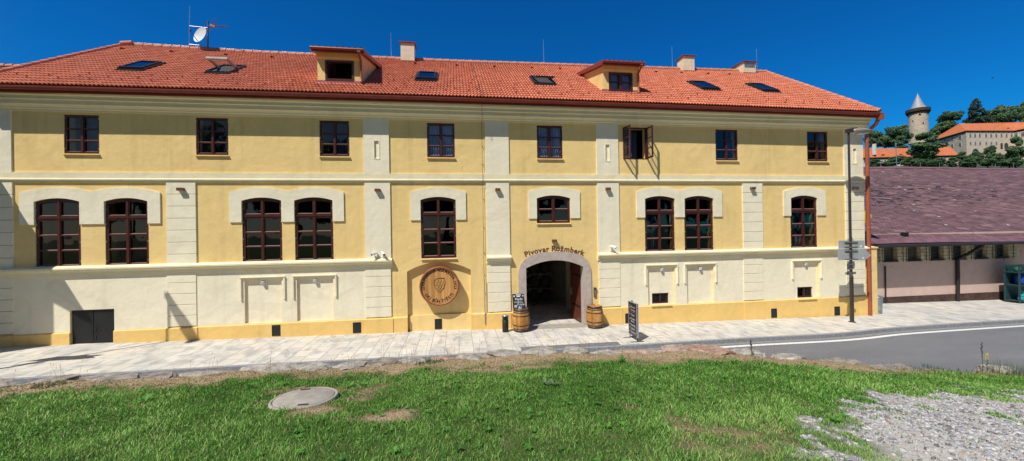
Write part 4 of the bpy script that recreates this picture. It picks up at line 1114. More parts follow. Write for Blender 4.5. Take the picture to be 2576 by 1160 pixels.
# back slope, plain, and the verge
mb = MB()
nseg = 12
for i in range(nseg):
    xa = -15.5+33.94*i/nseg; xb = -15.5+33.94*(i+1)/nseg
    mb.quad((xa, RY1, ridge_z(xa)), (xb, RY1, ridge_z(xb)), (xb, 12.0, eave_z(xb)), (xa, 12.0, eave_z(xa)), 0.5)
mb.build('rear_slope', TILES, ROOF, recalc=False)
for x in (-15.52, 18.46):
    mb = MB(); p = [roof_pt(x, RY0, -.10), roof_pt(x, RY1, -.10), roof_pt(x, RY1, .05), roof_pt(x, RY0, .05)]
    w = 0.05; mb.hexa([p[0]+Vector((-w, 0, 0)), p[0]+Vector((w, 0, 0)), p[1]+Vector((w, 0, 0)), p[1]+Vector((-w, 0, 0)), p[3]+Vector((-w, 0, 0)), p[3]+Vector((w, 0, 0)), p[2]+Vector((w, 0, 0)), p[2]+Vector((-w, 0, 0))])
    n = 20
    for i in range(n):
        a = roof_pt(x, RY0+(RY1-RY0)*i/n, .06); b = roof_pt(x, RY0+(RY1-RY0)*(i+1.06)/n, .05); mb.tube([a, b], [0.085, 0.07], 8)
    mb.build('verge', RIDGE, ROOF)
mb = MB(); x = -15.5; k = 0
while x < 18.4:
    x2 = min(x+0.40, 18.45); mb.tube([(x, RY1, ridge_z(x)+.035), (x2+.03, RY1, ridge_z(x2)+.045)], [0.105, 0.125], 10, rnd=rng.random()); x = x2
mb.tube([(-15.5, RY1-.2, ridge_z(-15.5)-.02), (-15.1, RY1-.1, ridge_z(-15.1)+.09)], 0.12, 10)
mb.build('ridge_cap', RIDGE, ROOF)
mb = MB(); mb.tube([(x, RY1-.02, ridge_z(x)+.165) for x in np.linspace(-15.2, 18.2, 30)], 0.007, 5); mb.build('lightning_wire', GREYM, ROOF)
# snow guards: one small hook each
guards = []
for r_, (y, x0, dx) in enumerate(((0.06, -15.1, 0.92), (0.36, -14.75, 0.92))):
    x = x0
    while x < 18.2: guards.append((x+rng.uniform(-.03, .03), y)); x += dx
for xl, yb in ((-12.9, .7), (-10.9, .7), (-9.9, .7), (-8.2, .7), (-6.1, .7), (-2.6, .8), (-2.0, .7), (-.3, .7), (.55, .7), (2.4, .7), (4.9, .7), (8.7, .8), (9.9, .7), (10.6, .7), (13.0, .7), (13.9, .7), (16.4, .7), (17.2, .7)):
    for k in range(4): guards.append((xl+0.11*k, yb+0.55*k))
gm_ = MB(); gm_.box(-.018, .018, -.012, .012, 0.0, .085); gm_.box(-.018, .018, -.012, .16, 0.0, .008)
SG = simple('snow_guard_metal', (0.36, 0.115, 0.075), 0.45)
g0 = None
near = sorted(guards, key=lambda q: q[1]*1.5+abs(q[0])*0.12)
for i, (x, y) in enumerate(near[:100]):
    if any(h0-.1 < x < h1+.1 and y > .5 for h0, h1, _, _ in HOLE): y = 0.42
    p = roof_pt(x, y, 0.03)-ORG[BL.name]
    if g0 is None:
        o = gm_.build('snow_guard', SG, None); o.parent = ROOF; g0 = o
    else:
        o = g0.copy(); COL.objects.link(o); o.parent = ROOF
    o.location = p; o.rotation_euler = (R(33.6), 0, 0)
mb = MB()
for (x, y) in near[100:]:
    if any(h0-.1 < x < h1+.1 and y > .5 for h0, h1, _, _ in HOLE): continue
    p = roof_pt(x, y, 0.03); mb.box(p.x-.018, p.x+.018, p.y-.012, p.y+.012, p.z, p.z+.085)
if mb.v: tag(mb.build('snow_guard_hooks', SG, ROOF), kind='stuff')
# vent tiles below the ridge
g0 = None
vm = MB(); vm.hexa([(-.07, -.06, 0), (.07, -.06, 0), (.06, .14, 0), (-.06, .14, 0), (-.05, -.06, .09), (.05, -.06, .09), (.03, .14, .02), (-.03, .14, .02)])
for x in (-14.9, -12.9, -10.6, -8.6, -6.1, -1.95, 0.1, 2.0, 4.0, 5.5, 9.3, 10.9, 12.4, 14.0, 15.3):
    p = roof_pt(x, 4.75, 0.03)-ORG[BL.name]
    if g0 is None: o = vm.build('vent_tile', simple('vent_tile_clay', (0.16, 0.05, 0.03), 0.8), None); o.parent = ROOF; g0 = o
    else: o = g0.copy(); COL.objects.link(o); o.parent = ROOF
    o.location = p; o.rotation_euler = (R(33.6), 0, 0)
# the down conductor over the roof
mb = MB(); mb.tube([roof_pt(0.86+0.16*(1-t)+0.02*math.sin(t*25), RY0+(RY1-RY0)*t, 0.07) for t in np.linspace(0, 1, 22)], 0.012, 5)
mb.build('roof_conductor', simple('weathered_wire', (0.06, 0.055, 0.055), 0.6), ROOF)

# ---- gutter and downpipe
prof = [(y_-.09, z_) for y_, z_ in [(-0.40, 0), (-0.405, -.03), (-0.425, -.062), (-0.46, -.078), (-0.50, -.065), (-0.528, -.03), (-0.534, .004), (-0.548, .012), (-0.548, -.004), (-0.54, -.04), (-0.507, -.08), (-0.46, -.094), (-0.415, -.076), (-0.39, -.035), (-0.385, 0)]]
def ez(x): return eave_z(x)-0.075
sweep('gutter', prof, -15.5, 18.58, REDMET, BL, ez, True, 40)
sweep('fascia_board', [(-0.36, -.20), (-0.36, .11), (-0.43, .09), (-0.45, -.08), (-0.45, -.20)], -15.5, 18.42, REDMET, BL, lambda x: eave_z(x)-.02, True, 40)
mb = MB(); mb.box(18.40, 18.56, -.68, -.42, 8.20, 8.44); mb.build('rainwater_hopper', PIPE, BL)
mb = MB(); mb.tube([(18.48, -.46, 8.22), (18.45, -.40, 8.05), (18.36, -.25, 7.88), (18.31, -.13, 7.78), (18.31, -.12, 7.6), (18.31, -.12, gz(18)+.0)], 0.078, 14)
for z in (7.3, 5.4, 3.4, 1.5): mb.lathe([(0.078, 0), (0.088, 0.01), (0.088, .05), (0.078, .06)], 14, (18.31, -.12, z))
mb.build('downpipe', PIPE, BL)

# ---- roof windows
def skylight(x, w, y0, y1, look='closed', bank=0.0):
    c0 = roof_pt(x, y0, .05); c1 = roof_pt(x, y1, .05); ud = (c1-c0).normalized(); L = (c1-c0).length; nrm = Vector((0, -ud.z, ud.y))
    def P(u, v, h): return Vector((x+u, 0, 0))+Vector((0, c0.y, c0.z))+ud*v+nrm*h
    def bx(m, u0, u1, v0, v1, h0, h1, f=P): m.hexa([f(u0, v0, h0), f(u1, v0, h0), f(u1, v1, h0), f(u0, v1, h0), f(u0, v0, h1), f(u1, v0, h1), f(u1, v1, h1), f(u0, v1, h1)])
    m = MB(); a = w/2
    bx(m, -a-.07, a+.07, -.14, .0, -.02, .03); bx(m, -a-.06, -a, 0, L, -.02, .07); bx(m, a, a+.06, 0, L, -.02, .07); bx(m, -a-.06, a+.06, L, L+.10, -.02, .07)
    bx(m, -a, a, 0, .05, -.02, .06)
    s_ = m.build('skylight', SKYFR, BL)
    if look == 'closed': f = P; sw = SKYFR
    else:
        an = R(38 if look == 'open' else 14); mid = L/2
        def f(u, v, h):
            vv = v-mid; return P(u, mid+vv*math.cos(an)+h*math.sin(an), .06-vv*math.sin(an)*1.0+h*math.cos(an))
        sw = PINEW
        m = MB(); m.quad(P(-a, .04, .012), P(a, .04, .012), P(a, L, .012), P(-a, L, .012)); m.build('opening', DARKIN, s_, recalc=False)
    m = MB(); bx(m, -a+.01, -a+.085, .02, L-.02, .05, .115, f); bx(m, a-.085, a-.01, .02, L-.02, .05, .115, f); bx(m, -a+.085, a-.085, .02, .11, .05, .115, f); bx(m, -a+.085, a-.085, L-.12, L-.02, .05, .125, f)
    sh = m.build('sash', SKYFR if look != 'open' else simple('light_grey_cladding', (0.42, 0.43, 0.44), 0.4, 0.4), s_)
    if look == 'open':
        m = MB(); bx(m, -a+.02, -a+.09, .03, L-.03, .025, .049, f); bx(m, a-.09, a-.02, .03, L-.03, .025, .049, f); bx(m, -a+.09, a-.09, .03, .10, .025, .049, f); bx(m, -a+.09, a-.09, L-.10, L-.03, .025, .049, f)
        m.build('wood_lining', PINEW, s_)
    m = MB(); m.quad(f(-a+.08, .10, .095), f(a-.08, .10, .095), f(a-.08, L-.11, .095), f(-a+.08, L-.11, .095)); m.build('pane', GLASSK if look == 'closed' else GLASSO, s_, recalc=False)
skylight(-12.12, .78, 1.42, 2.48); skylight(-9.15, .78, 1.5, 2.6, 'open'); skylight(-1.20, .80, 1.50, 2.62); skylight(3.93, .84, 1.55, 2.68, 'ajar'); skylight(11.93, .84, 1.60, 2.74); skylight(15.13, .80, 1.65, 2.73)

# ---- dormers
def dormer(x0, x1, yf, ztop, win, open_, pipe_right):
    zt = ztop                                       # underside of the dormer roof at the front
    slope = 0.255; cx = (x0+x1)/2
    zb0 = roof_pt(x0, yf, 0).z
    yb = yf; 
    while roof_pt(cx, yb, 0).z < zt+slope*(yb-yf)-0.02: yb += 0.05
    mb = MB(); wl, wr, wz0, wz1 = win
    mb.plate(rect(x0, x1, zb0-.2, zt-.005), [rect(wl, wr, wz0, wz1)], yf, yf+.12)
    for x in (x0, x1-.12):
        lo = [(yf+.12, roof_pt(x, yf+.12, 0).z-.15), (yb, roof_pt(x, yb, 0).z-.15), (yb, zt+slope*(yb-yf)-.02), (yf+.12, zt+slope*.12-.02)]
        mb.add([(x, a, b) for a, b in lo]+[(x+.12, a, b) for a, b in lo], [(0, 1, 2, 3), (7, 6, 5, 4), (0, 3, 7, 4), (3, 2, 6, 7), (2, 1, 5, 6), (1, 0, 4, 5)])
    d = mb.build('dormer', YEL, BL)
    # frieze band over the window
    m = MB(); m.add([(x0-.005, yf-.075, zt-.19), (x1+.005, yf-.075, zt-.19), (x1+.005, yf-.10, zt), (x0-.005, yf-.10, zt), (x0-.005, yf, zt-.24), (x1+.005, yf, zt-.24), (x0-.005, yf, zt), (x1+.005, yf, zt)], [(0, 1, 2, 3), (4, 5, 1, 0), (0, 3, 6, 4), (1, 5, 7, 2)])
    m.build('frieze', YEL, d)
    e = 0.15; ya = yf-.30; za = zt-slope*.30
    r0, r1 = x0-e, x1+e; m = MB(); th = 0.165
    m.hexa([(r0, ya, za), (r1, ya, za), (r1, yb+.25, zt+slope*(yb+.25-yf)), (r0, yb+.25, zt+slope*(yb+.25-yf)), (r0, ya, za+th), (r1, ya, za+th), (r1, yb+.25, zt+slope*(yb+.25-yf)+th), (r0, yb+.25, zt+slope*(yb+.25-yf)+th)])
    rf = m.build('dormer_roof', REDMET, d)
    m = MB(); n = int((r1-r0)/.21); tw = (r1-r0)/n
    for k in range(n):
        xa = r0+k*tw; m.tube([(xa+tw/2, ya-.03, za+th+.012), (xa+tw/2, yb+.25, zt+slope*(yb+.25-yf)+th+.012)], 0.042, 8, rnd=rng.uniform(.2, .7))
    m.build('dormer_tiles', RUBBLE, d)
    # gutter, short pipe, lead apron
    m = MB(); m.tube([(r0+.02, ya-.055, za+.105), (r1-.02, ya-.055, za+.10)], 0.058, 10); m.build('dormer_gutter', REDMET, d)
    px = x1-.02
    m = MB(); m.tube([(px, ya-.05, za+.07), (px, ya-.02, za-.06), (px, yf-.06, za-.22), (px, yf-.06, wz0+.0), (px, yf-.10, wz0-.06)], 0.042, 10); m.box(px-.06, px+.06, ya-.10, ya+.0, za+.0, za+.12); m.build('dormer_pipe', PIPE, d)
    m = MB(); zz = roof_pt(cx, yf, 0).z
    m.add([(x0-.06, yf-.16, zz-.05), (x1+.06, yf-.16, zz-.05), (x1+.06, yf-.012, zz+.05), (x0-.06, yf-.012, zz+.05), (x1+.06, yf-.012, zz+.14), (x0-.06, yf-.012, zz+.14)], [(0, 1, 2, 3), (3, 2, 4, 5)])
    m.build('dormer_flashing', simple('pink_flashing', (0.40, 0.12, 0.10), 0.4), d, recalc=False)
    m = MB(); c = (wl+wr)/2
    if open_:
        m.plate(rect(wl, wr, wz0, wz1), [rect(wl+.075, wr-.075, wz0+.085, wz1-.07)], yf-.02, yf+.10)
        w_ = m.build('dormer_window', BROWN, d)
        m = MB(); m.box(wl+.08, wl+.11, yf+.1, yf+.62, wz0+.09, wz1-.10); m.build('casement_sash', BROWN, d)
        m = MB(); m.box(x0+.13, x1-.13, yf+1.9, yf+1.95, zb0-.2, zt+.4); m.build('inner_wall', DARKIN, d)
    else:
        m.plate(rect(wl, wr, wz0, wz1), [rect(wl+.09, c-.07, wz0+.10, (wz0+wz1)/2-.02), rect(c+.07, wr-.09, wz0+.10, (wz0+wz1)/2-.02), rect(wl+.09, c-.07, (wz0+wz1)/2+.02, wz1-.09), rect(c+.07, wr-.09, (wz0+wz1)/2+.02, wz1-.09)], yf-.02, yf+.08)
        w_ = m.build('dormer_window', BROWN, d)
        m = MB(); m.quad((wl+.05, yf+.05, wz0+.05), (wr-.05, yf+.05, wz0+.05), (wr-.05, yf+.05, wz1-.05), (wl+.05, yf+.05, wz1-.05)); m.build('pane', GLASSU, d, recalc=False)
        curtain(c, yf+.2, wr-wl, wz0, wz1, CURT, d, .1, 9)
        m = MB(); m.box(x0+.13, x1-.13, yf+1.9, yf+1.95, zb0-.2, zt+.4); m.build('inner_wall', DARKIN, d)
dormer(-5.20, -3.57, 0.60, 10.52, (-4.92, -3.87, 9.46, 10.25), True, True)
dormer(6.27, 7.87, 0.72, 10.58, (6.53, 7.60, 9.50, 10.31), False, True)

# ---- chimneys
def chimney(x0, x1, y0, y1, zt, louvre=False):
    zb = roof_pt((x0+x1)/2, y0, 0).z
    m = MB(); m.box(x0, x1, y0, y1, zb-.5, zt); c = m.build('chimney', CHIM, ROOF)
    m = MB(); e = .075; m.box(x0-e, x1+e, y0-e, y1+e, zt, zt+.035); m.add([(x0-e, y0-e, zt+.035), (x1+e, y0-e, zt+.035), (x1+e, y1+e, zt+.035), (x0-e, y1+e, zt+.035), ((x0+x1)/2, (y0+y1)/2, zt+.10)], [(0, 1, 4), (1, 2, 4), (2, 3, 4), (3, 0, 4)])
    m.build('chimney_cap', REDMET, ROOF)
    m = MB(); m.box(x0-.012, x1+.012, y0-.012, y1+.012, zb-.4, zb+.10); m.build('chimney_flashing', REDMET, ROOF)
    if louvre:
        m = MB()
        for k in range(6): m.box(x0+.06, x1-.06, y0-.02, y0+.0, zt-.30+k*.045, zt-.275+k*.045)
        m.build('louvre', GREYM, ROOF)
chimney(-2.72, -2.04, 5.2, 5.85, 13.30); chimney(12.87, 13.53, 5.2, 5.85, 13.36); chimney(16.62, 17.40, 5.2, 6.2, 13.20, True)

# ================================================================== FIXTURES ON THE FACADE
LAMPS = [(-9.53, 5.215, 'small brown wall lamp on the rusticated pilaster between the left arched windows'),
         (-2.92, 5.175, 'small brown wall lamp on the plain pilaster above the pair of cameras'),
         (1.58, 5.19, 'small brown wall lamp on the pilaster left of the gate bay'),
         (6.08, 5.215, 'small brown wall lamp on the pilaster above the single camera'),
         (12.59, 5.235, 'small brown wall lamp on the rusticated pilaster between the right arched windows'),
         (17.69, 5.22, 'small brown wall lamp on the end pilaster behind the street lamp pole'),
         (3.82, 3.155, 'small brown wall lamp just above the gate lettering')]
for x, z, lab in LAMPS:
    t = thing('wall_lamp', lab, 'lamp', (x, -0.045, z), 'brown wall lamps on the facade')
    y = -.045 if z > 4 else 0.0
    m = MB(); m.box(x-.095, x+.095, y-.13, y, z-.05, z+.05); m.build('lamp_housing', simple('lamp_brown_metal', (0.16, 0.055, 0.035), 0.4, var=.1), t)
    m = MB(); m.box(x-.075, x+.075, y-.10, y-.02, z-.056, z-.0505); m.build('diffuser', simple('frosted_lens', (0.55, 0.53, 0.48), 0.5), t)
for x, z, lab in ((-6.97, 1.855, 'white square spotlight in the first blind niche left of the barrel sign'), (-5.19, 1.86, 'white square spotlight in the second blind niche left of the barrel sign'),
                  (8.40, 1.86, 'white square spotlight in the blind niche with the cellar window near the gate'), (10.15, 1.85, 'white square spotlight in the blind niche without a cellar window'), (15.20, 1.90, 'white square spotlight in the rightmost blind niche')):
    t = thing('niche_spotlight', lab, 'lamp', (x, 0.05, z), 'white spotlights in the blind niches')
    m = MB(); m.box(x-.05, x+.05, -.045, .055, z-.05, z+.06); m.build('lamp_housing', WHITE, t)
    m = MB(); m.box(x-.04, x+.04, -.052, -.0455, z-.04, z+.045); m.build('lens', simple('lamp_glass_grey', (0.5, 0.52, 0.54), 0.2), t)
def camera_cctv(x, z, dx, lab):
    t = thing('security_camera', lab, 'camera', (x, -.05, z), 'white security cameras on the pilasters')
    m = MB(); m.tube([(x, -.045, z-.10), (x, -.085, z-.10)], .05, 12); m.tube([(x, -.08, z-.10), (x+.01, -.13, z-.04), (x+.01, -.17, z-.01)], .018, 8); m.build('bracket', WHITE, t)
    d = Vector((dx, -.75, -.33)).normalized(); c = Vector((x+.01, -.17, z+.02))
    m = MB(); m.tube([c-d*.10, c+d*.13], .048, 14); a = c-d*.06+Vector((0, 0, .05)); b = c+d*.19+Vector((0, 0, .052)); m.tube([a, b], [.018, .018], 6); m.build('camera_body', WHITE, t)
    m = MB(); m.tube([c+d*.131, c+d*.137], .04, 14); m.build('camera_lens', BLACK, t)
camera_cctv(-3.06, 2.80, -.75, 'white bullet camera on the left of the pair, aimed left along the facade')
camera_cctv(-2.76, 2.80, .45, 'white bullet camera on the right of the pair, aimed right towards the barrel sign')
camera_cctv(6.20, 2.84, .85, 'single white bullet camera right of the gate lettering')
t = thing('intercom', 'small dark intercom box with hood beside the gate arch', 'intercom', (5.475, 0, 1.02))
m = MB(); m.box(5.425, 5.53, -.05, 0, .85, 1.20); m.add([(5.42, -.10, 1.21), (5.535, -.10, 1.21), (5.535, 0, 1.235), (5.42, 0, 1.235), (5.42, -.09, 1.195), (5.535, -.09, 1.195)], [(0, 1, 2, 3), (4, 5, 1, 0)]); m.build('case', simple('intercom_grey', (0.09, 0.085, 0.08), .4), t)
m = MB(); m.box(5.445, 5.51, -.058, -.051, .98, 1.14); m.box(5.455, 5.50, -.056, -.051, .88, .95); m.build('button_panel', GREYM, t)
# valve cap and the lightning conductor
m = MB(); m.lathe([(.001, -.055), (.04, -.055), (.045, -.03), (.05, 0)], 12, (.80, 0, .36), 'y'); tag(m.build('valve_cap', GREYM, None, (.8, 0, .36)), 'small round metal cap on the wall left of the conductor tube', 'valve')
t = thing('lightning_conductor', 'thin lightning conductor running down the wall beside the gate bay into a grey tube', 'conductor', (1.0, -.1, -.2))
m = MB(); m.tube([(1.00, -.46, 8.55), (1.0, -.42, 8.38), (1.0, -.40, 7.86), (1.0, -.10, 7.80), (1.0, -.07, 6.4), (1.0, -.10, 5.8), (1.0, -.12, 5.5), (1.0, -.07, 5.4), (1.0, -.07, 1.7)], .007, 5); m.build('wire', simple('weathered_wire', (0.06, 0.055, 0.055)), t)
m = MB(); m.tube([(1.01, -.085, 1.72), (1.01, -.085, -.02)], .018, 8); m.build('guard_tube', GREYM, t)
for z in (6.9, 6.2, 4.85, 3.75, 2.75, 1.9, 1.2, .3):
    m = MB(); m.tube([(1.0, -.075, z), (1.04, -.0, z-.04)], .011, 5); m.build('clip', POLE, t)

# the painted barrel head
def barrel_sign():
    cx, cz, yf = -.706, 1.525, -.20; r = .742
    t = thing('barrel_head_sign', 'big round wooden barrel head sign carved with a hop cone and brewery name', 'sign', (cx, .1, cz))
    m = MB(); m.lathe([(r-.02, .34), (r+.005, .2), (r, .02), (r-.012, 0), (r-.05, 0), (r-.062, .012), (r-.062, .06)], 64, (cx, yf, cz), 'y'); m.build('rim', RIMW, t)
    m = MB(); m.lathe([(r-.06, .05), (.0005, .05)], 64, (cx, yf, cz), 'y', smooth=False); m.lathe([(r-.03, .34), (.0005, .34)], 64, (cx, yf, cz), 'y', smooth=False); m.build('barrel_head', DISCW, t)
    y = yf+.046
    def ring_top(a, x, yy): rr = .555+yy; return (cx+rr*math.sin(a)+x*math.cos(a), y, cz+rr*math.cos(a)-x*math.sin(a))
    def ring_bot(a, x, yy): rr = .625-yy; return (cx+rr*math.sin(a)+x*math.cos(a), y, cz-rr*math.cos(a)+x*math.sin(a))
    m = MB(); letters_on_arc('1590-PIVOVAR ROŽMBERK-2023', .14, ring_top, R(-104), R(104), .005, m)
    letters_on_arc('DEJ BŮH ŠTĚSTÍ', .15, ring_bot, R(-60), R(58), .005, m)
    m.build('lettering', ENGR, t, recalc=False)
    # hop cone: outline and overlapping scales
    m = MB(); cxx, czz = cx+.02, cz+.02
    def line(pts, w=.0055):
        m.tube([(cxx+a, y, czz+b) for a, b in pts], w, 5)
    out = [(-.15, .25), (-.205, .20), (-.225, .10), (-.20, -.02), (-.15, -.13), (-.08, -.21), (-.01, -.27), (.06, -.21), (.13, -.13), (.18, -.02), (.20, .10), (.19, .20), (.15, .26), (.05, .27), (-.06, .27), (-.15, .25)]
    line(out)
    line([(-.15, .25), (-.12, .27), (.0, .285), (.17, .28), (.16, .25)])
    for (x, z, w, h) in ((-.11, .17, .09, .10), (.0, .17, .09, .11), (.11, .17, .08, .10), (-.15, .06, .07, .10), (-.05, .06, .09, .11), (.06, .06, .09, .11), (.14, .05, .06, .10), (-.10, -.05, .08, .10), (.01, -.05, .09, .11), (.10, -.06, .07, .10), (-.05, -.15, .07, .09), (.05, -.15, .07, .09)):
        line([(x-w*.6, z+h*.5), (x-w*.62, z), (x-w*.3, z-h*.42), (x, z-h*.62), (x+w*.3, z-h*.42), (x+w*.62, z), (x+w*.6, z+h*.5)], .0038)
    m.build('hop_emblem', ENGR, t)
barrel_sign()

# ================================================================== STREET THINGS
def barrel(x, y, lab, grp, zb=None):
    zb = gz(x) if zb is None else zb; H = .87
    t = thing('oak_barrel', lab, 'barrel', (x, y, zb), grp)
    n = 48; rf = []
    for k in range(n//2): v = rng.random(); rf += [v, v]
    pr = [(.272+.062*math.sin(PI*i/14), H*i/14) for i in range(15)]
    m = MB(); m.lathe(pr+[(.258, H), (.255, H-.035)], n, (x, y, zb), rndf=rf); m.build('staves', STAVE, t)
    m = MB(); m.lathe([(.258, H-.035), (.0005, H-.035)], n, (x, y, zb), smooth=False, rndf=rf); m.build('barrel_head', STAVE, t)
    for f, w in ((.01, .075), (.125, .032), (.275, .035), (.69, .035), (.835, .032), (.905, .085)):
        h0, h1 = f*H, f*H+w; a = .272+.062*math.sin(PI*h0/H)+.003; b = .272+.062*math.sin(PI*min(H, h1)/H)+.003
        m = MB(); m.lathe([(a-.01, h0), (a+.003, h0), (b+.003, min(h1, H-.004)), (b-.01, min(h1, H-.004))], n, (x, y, zb)); m.build('hoop', HOOP, t)
    return t
barrel(2.355, -.48, 'oak barrel with black hoops left of the gate, carrying a chalkboard', 'oak barrels flanking the gate')
barrel(5.33, -.37, 'oak barrel with black hoops right of the gate, nothing on top', 'oak barrels flanking the gate')
def chalkboard():
    z0 = gz(2.3)+.872; cx, cy = 2.26, -.50; ang = R(-7)
    t = thing('chalkboard', 'small black chalkboard with white handwriting leaning on the left barrel', 'board', (cx, cy, z0))
    lean = .16
    def P(u, v, q=0): 
        ca, sa = math.cos(ang), math.sin(ang)
        return (cx+u*ca-(v*lean*-1+q)*sa*0+0, cy-.1+u*sa+v*lean+q, z0+v)
    m = MB(); W2, H2 = .215, .545
    m.hexa([P(-W2, 0, 0), P(W2+.03, 0, 0), P(W2+.03, 0, .02), P(-W2, 0, .02), P(-W2-.02, H2, 0), P(W2-.02, H2, 0), P(W2-.02, H2, .02), P(-W2-.02, H2, .02)]); b = m.build('board', CHALK, t)
    m = MB(); m.hexa([P(W2+.03, 0, .02), P(W2+.07, 0, .14), P(W2+.05, 0, .16), P(W2+.02, 0, .03), P(W2-.03, H2, .02), P(W2-.01, H2, .03), P(W2-.02, H2, .04), P(W2-.04, H2, .03)]); m.build('back_leg', CHALK, t)
    m = MB()
    def ln(pts, w=.0045): m.tube([P(a, b_, -.004) for a, b_ in pts], w, 4)
    def patch(a, b_, c, d): m.quad(P(a, b_, -.003), P(c, b_, -.003), P(c, d, -.003), P(a, d, -.003))
    patch(-.10, .495, .09, .525); patch(-.07, .44, .06, .475)
    patch(-.19, .44, -.14, .49); patch(.14, .46, .19, .49); patch(-.03, .012, .11, .04); patch(.015, .05, .045, .10)
    for y_ in (.055, .085, .115): patch(-.165, y_, -.065, y_+.018)
    m.add([], [])
    bm_ = text_mesh('h', 'Vejde', .135, None, 'mb', .0, lambda x, y: P(x-.16+.25*y, .315+y, -.004), 'LEFT'); m.add(bm_.v, bm_.f)
    bm_ = text_mesh('h', 'se pěnivou', .085, None, 'mb', .0, lambda x, y: P(x*.86-.175+.25*y, .225+y, -.004), 'LEFT'); m.add(bm_.v, bm_.f)
    bm_ = text_mesh('h', 'Krásnou', .10, None, 'mb', .0, lambda x, y: P(x*.8-.055+.25*y, .135+y, -.004), 'LEFT'); m.add(bm_.v, bm_.f)
    ln([(-.03, .10), (-.045, .16), (-.03, .21), (.02, .235)], .003); ln([(.15, .21), (.165, .14), (.175, .09)], .003)
    ln([(.07, .09), (.10, .11), (.12, .08), (.09, .06)], .004)
    m.build('chalk_writing', WHITE, b, recalc=False)
chalkboard()
t = thing('ashtray_bin', 'slim black cylindrical ashtray bin with silver top by the gate', 'bin', (1.744, -.52, gz(1.744)))
z = gz(1.744); m = MB(); m.lathe([(.0005, 0), (.115, 0), (.12, .03), (.12, .46), (.108, .47), (.108, .53), (.12, .54), (.12, .60)], 24, (1.744, -.52, z)); m.build('body', BLACK, t)
m = MB(); m.lathe([(.12, .60), (.12, .63), (.10, .635), (.085, .615), (.0005, .612)], 24, (1.744, -.52, z)); m.build('ash_tray', GREYM, t)
m = MB(); m.box(1.68, 1.81, -.645, -.63, z+.48, z+.53); m.build('slot', simple('slot_dark', (0.005,)*3, .9), t)

# pavement sign
def asign():
    x = 6.05; ya, yb = -1.93, -2.56; zg = gz(6.05); z0, z1 = zg+.15, zg+1.30
    t = thing('pavement_sign', 'tall navy pavement sign with white lettering on a flat foot stand', 'sign', (x, -2.25, zg))
    m = MB(); m.box(x-.03, x+.03, yb, ya, z0, z1); b = m.build('board', NAVY, t)
    m = MB(); e = .012
    for xx in (x-.034, x+.010): 
        m.box(xx, xx+.024, yb-e, yb+.006, z0-.01, z1+e); m.box(xx, xx+.024, ya-.006, ya+e, z0-.01, z1+e); m.box(xx, xx+.024, yb, ya, z1-.004, z1+.016)
    m.build('frame', simple('aluminium_frame', (0.62, 0.63, 0.65), .35, .5), t)
    m = MB()
    for y in (ya-.03, yb+.03): m.tube([(x, y, z0), (x, y, zg+.02)], .014, 8); m.box(x-.24, x+.24, y-.014, y+.014, zg+.002, zg+.02)
    m.build('foot', BLKMET, t)
    m = MB(); m.tube([(x, -2.1, z1+.01), (x, -2.12, z1+.05), (x, -2.2, z1+.05), (x, -2.22, z1+.01)], .012, 6); m.build('handle', BLKMET, t)
    fx = x-.0345
    def P(u, v): return (fx, ya-.04-u, z0+v)       # u runs left to right as seen from the left
    Wd = (ya-yb)-.08; Hh = z1-z0
    m = MB()
    def tx(s_, u, v, sz, bold=.006):
        q = text_mesh('w', s_, sz*.9, None, 'mb', bold*0, lambda a, b_: P(u+a, v+b_), 'LEFT'); m.add(q.v, q.f)
    tx('Pivovar', .19, .965, .105); tx('Rožmberk', .19, .865, .105*.8)
    for s_, v in (('Točené', .69), ('Prodejna', .555), ('lahvové', .465), ('Prohlídky', .33), ('Snídaně', .21), ('Ubytování', .09)): tx(s_, .155, v, .098)
    m.build('lettering', WHITE, b, recalc=False)
    m = MB(); m.quad(P(.03, .815), P(Wd-.02, .815), P(Wd-.02, .823), P(.03, .823)); m.quad(P(.03, .03), P(Wd-.02, .03), P(Wd-.02, .038), P(.03, .038)); m.build('pink_rule', BRICKR, b, recalc=False)
    gold = simple('gold_print', (0.45, 0.34, 0.22), .5)
    m = MB(); c = P(.095, .965)
    def ringyz(r0, r1, m):
        n = 24; vs = []
        for k in range(n): a = 2*PI*k/n; vs += [(fx, c[1]+r0*math.cos(a), c[2]+r0*1.1*math.sin(a)), (fx, c[1]+r1*math.cos(a), c[2]+r1*1.1*math.sin(a))]
        m.add(vs, [(2*k, 2*k+1, (2*k+3) % (2*n), (2*k+2) % (2*n)) for k in range(n)])
    ringyz(.07, .08, m); ringyz(.0, .032, m)
    for v in (.725, .55, .365, .245, .125): 
        m.add([P(.055, v-.02), P(.105, v-.02), P(.11, v+.02), P(.08, v+.05), P(.05, v+.02)], [(0, 1, 2, 3, 4)])
    m.build('emblem', gold, b, recalc=False)
asign()

# galvanised dustbin
t = thing('dustbin', 'dented galvanised metal dustbin with domed lid beside the yellow pier', 'bin', (19.12, .25, gz(19.12)))
z = gz(19.12); c = (19.12, .25, z); m = MB(); m.lathe([(.0005, .005), (.185, .005), (.19, .03), (.183, .04), (.198, .40), (.205, .41), (.199, .42), (.212, .74)], 28, c)
for k in range(14):
    a = 2*PI*k/14; m.tube([(c[0]+.188*math.cos(a), c[1]+.188*math.sin(a), z+.06), (c[0]+.203*math.cos(a), c[1]+.203*math.sin(a), z+.70)], .008, 5)
b = m.build('body', GREYM, t)
m = MB(); m.lathe([(.225, .72), (.232, .735), (.225, .77), (.15, .815), (.05, .835), (.0005, .836)], 28, c); m.tube([(c[0]-.05, c[1], z+.83), (c[0]-.04, c[1], z+.885), (c[0]+.04, c[1], z+.885), (c[0]+.05, c[1], z+.83)], .014, 6); m.build('lid', GREYM, t)
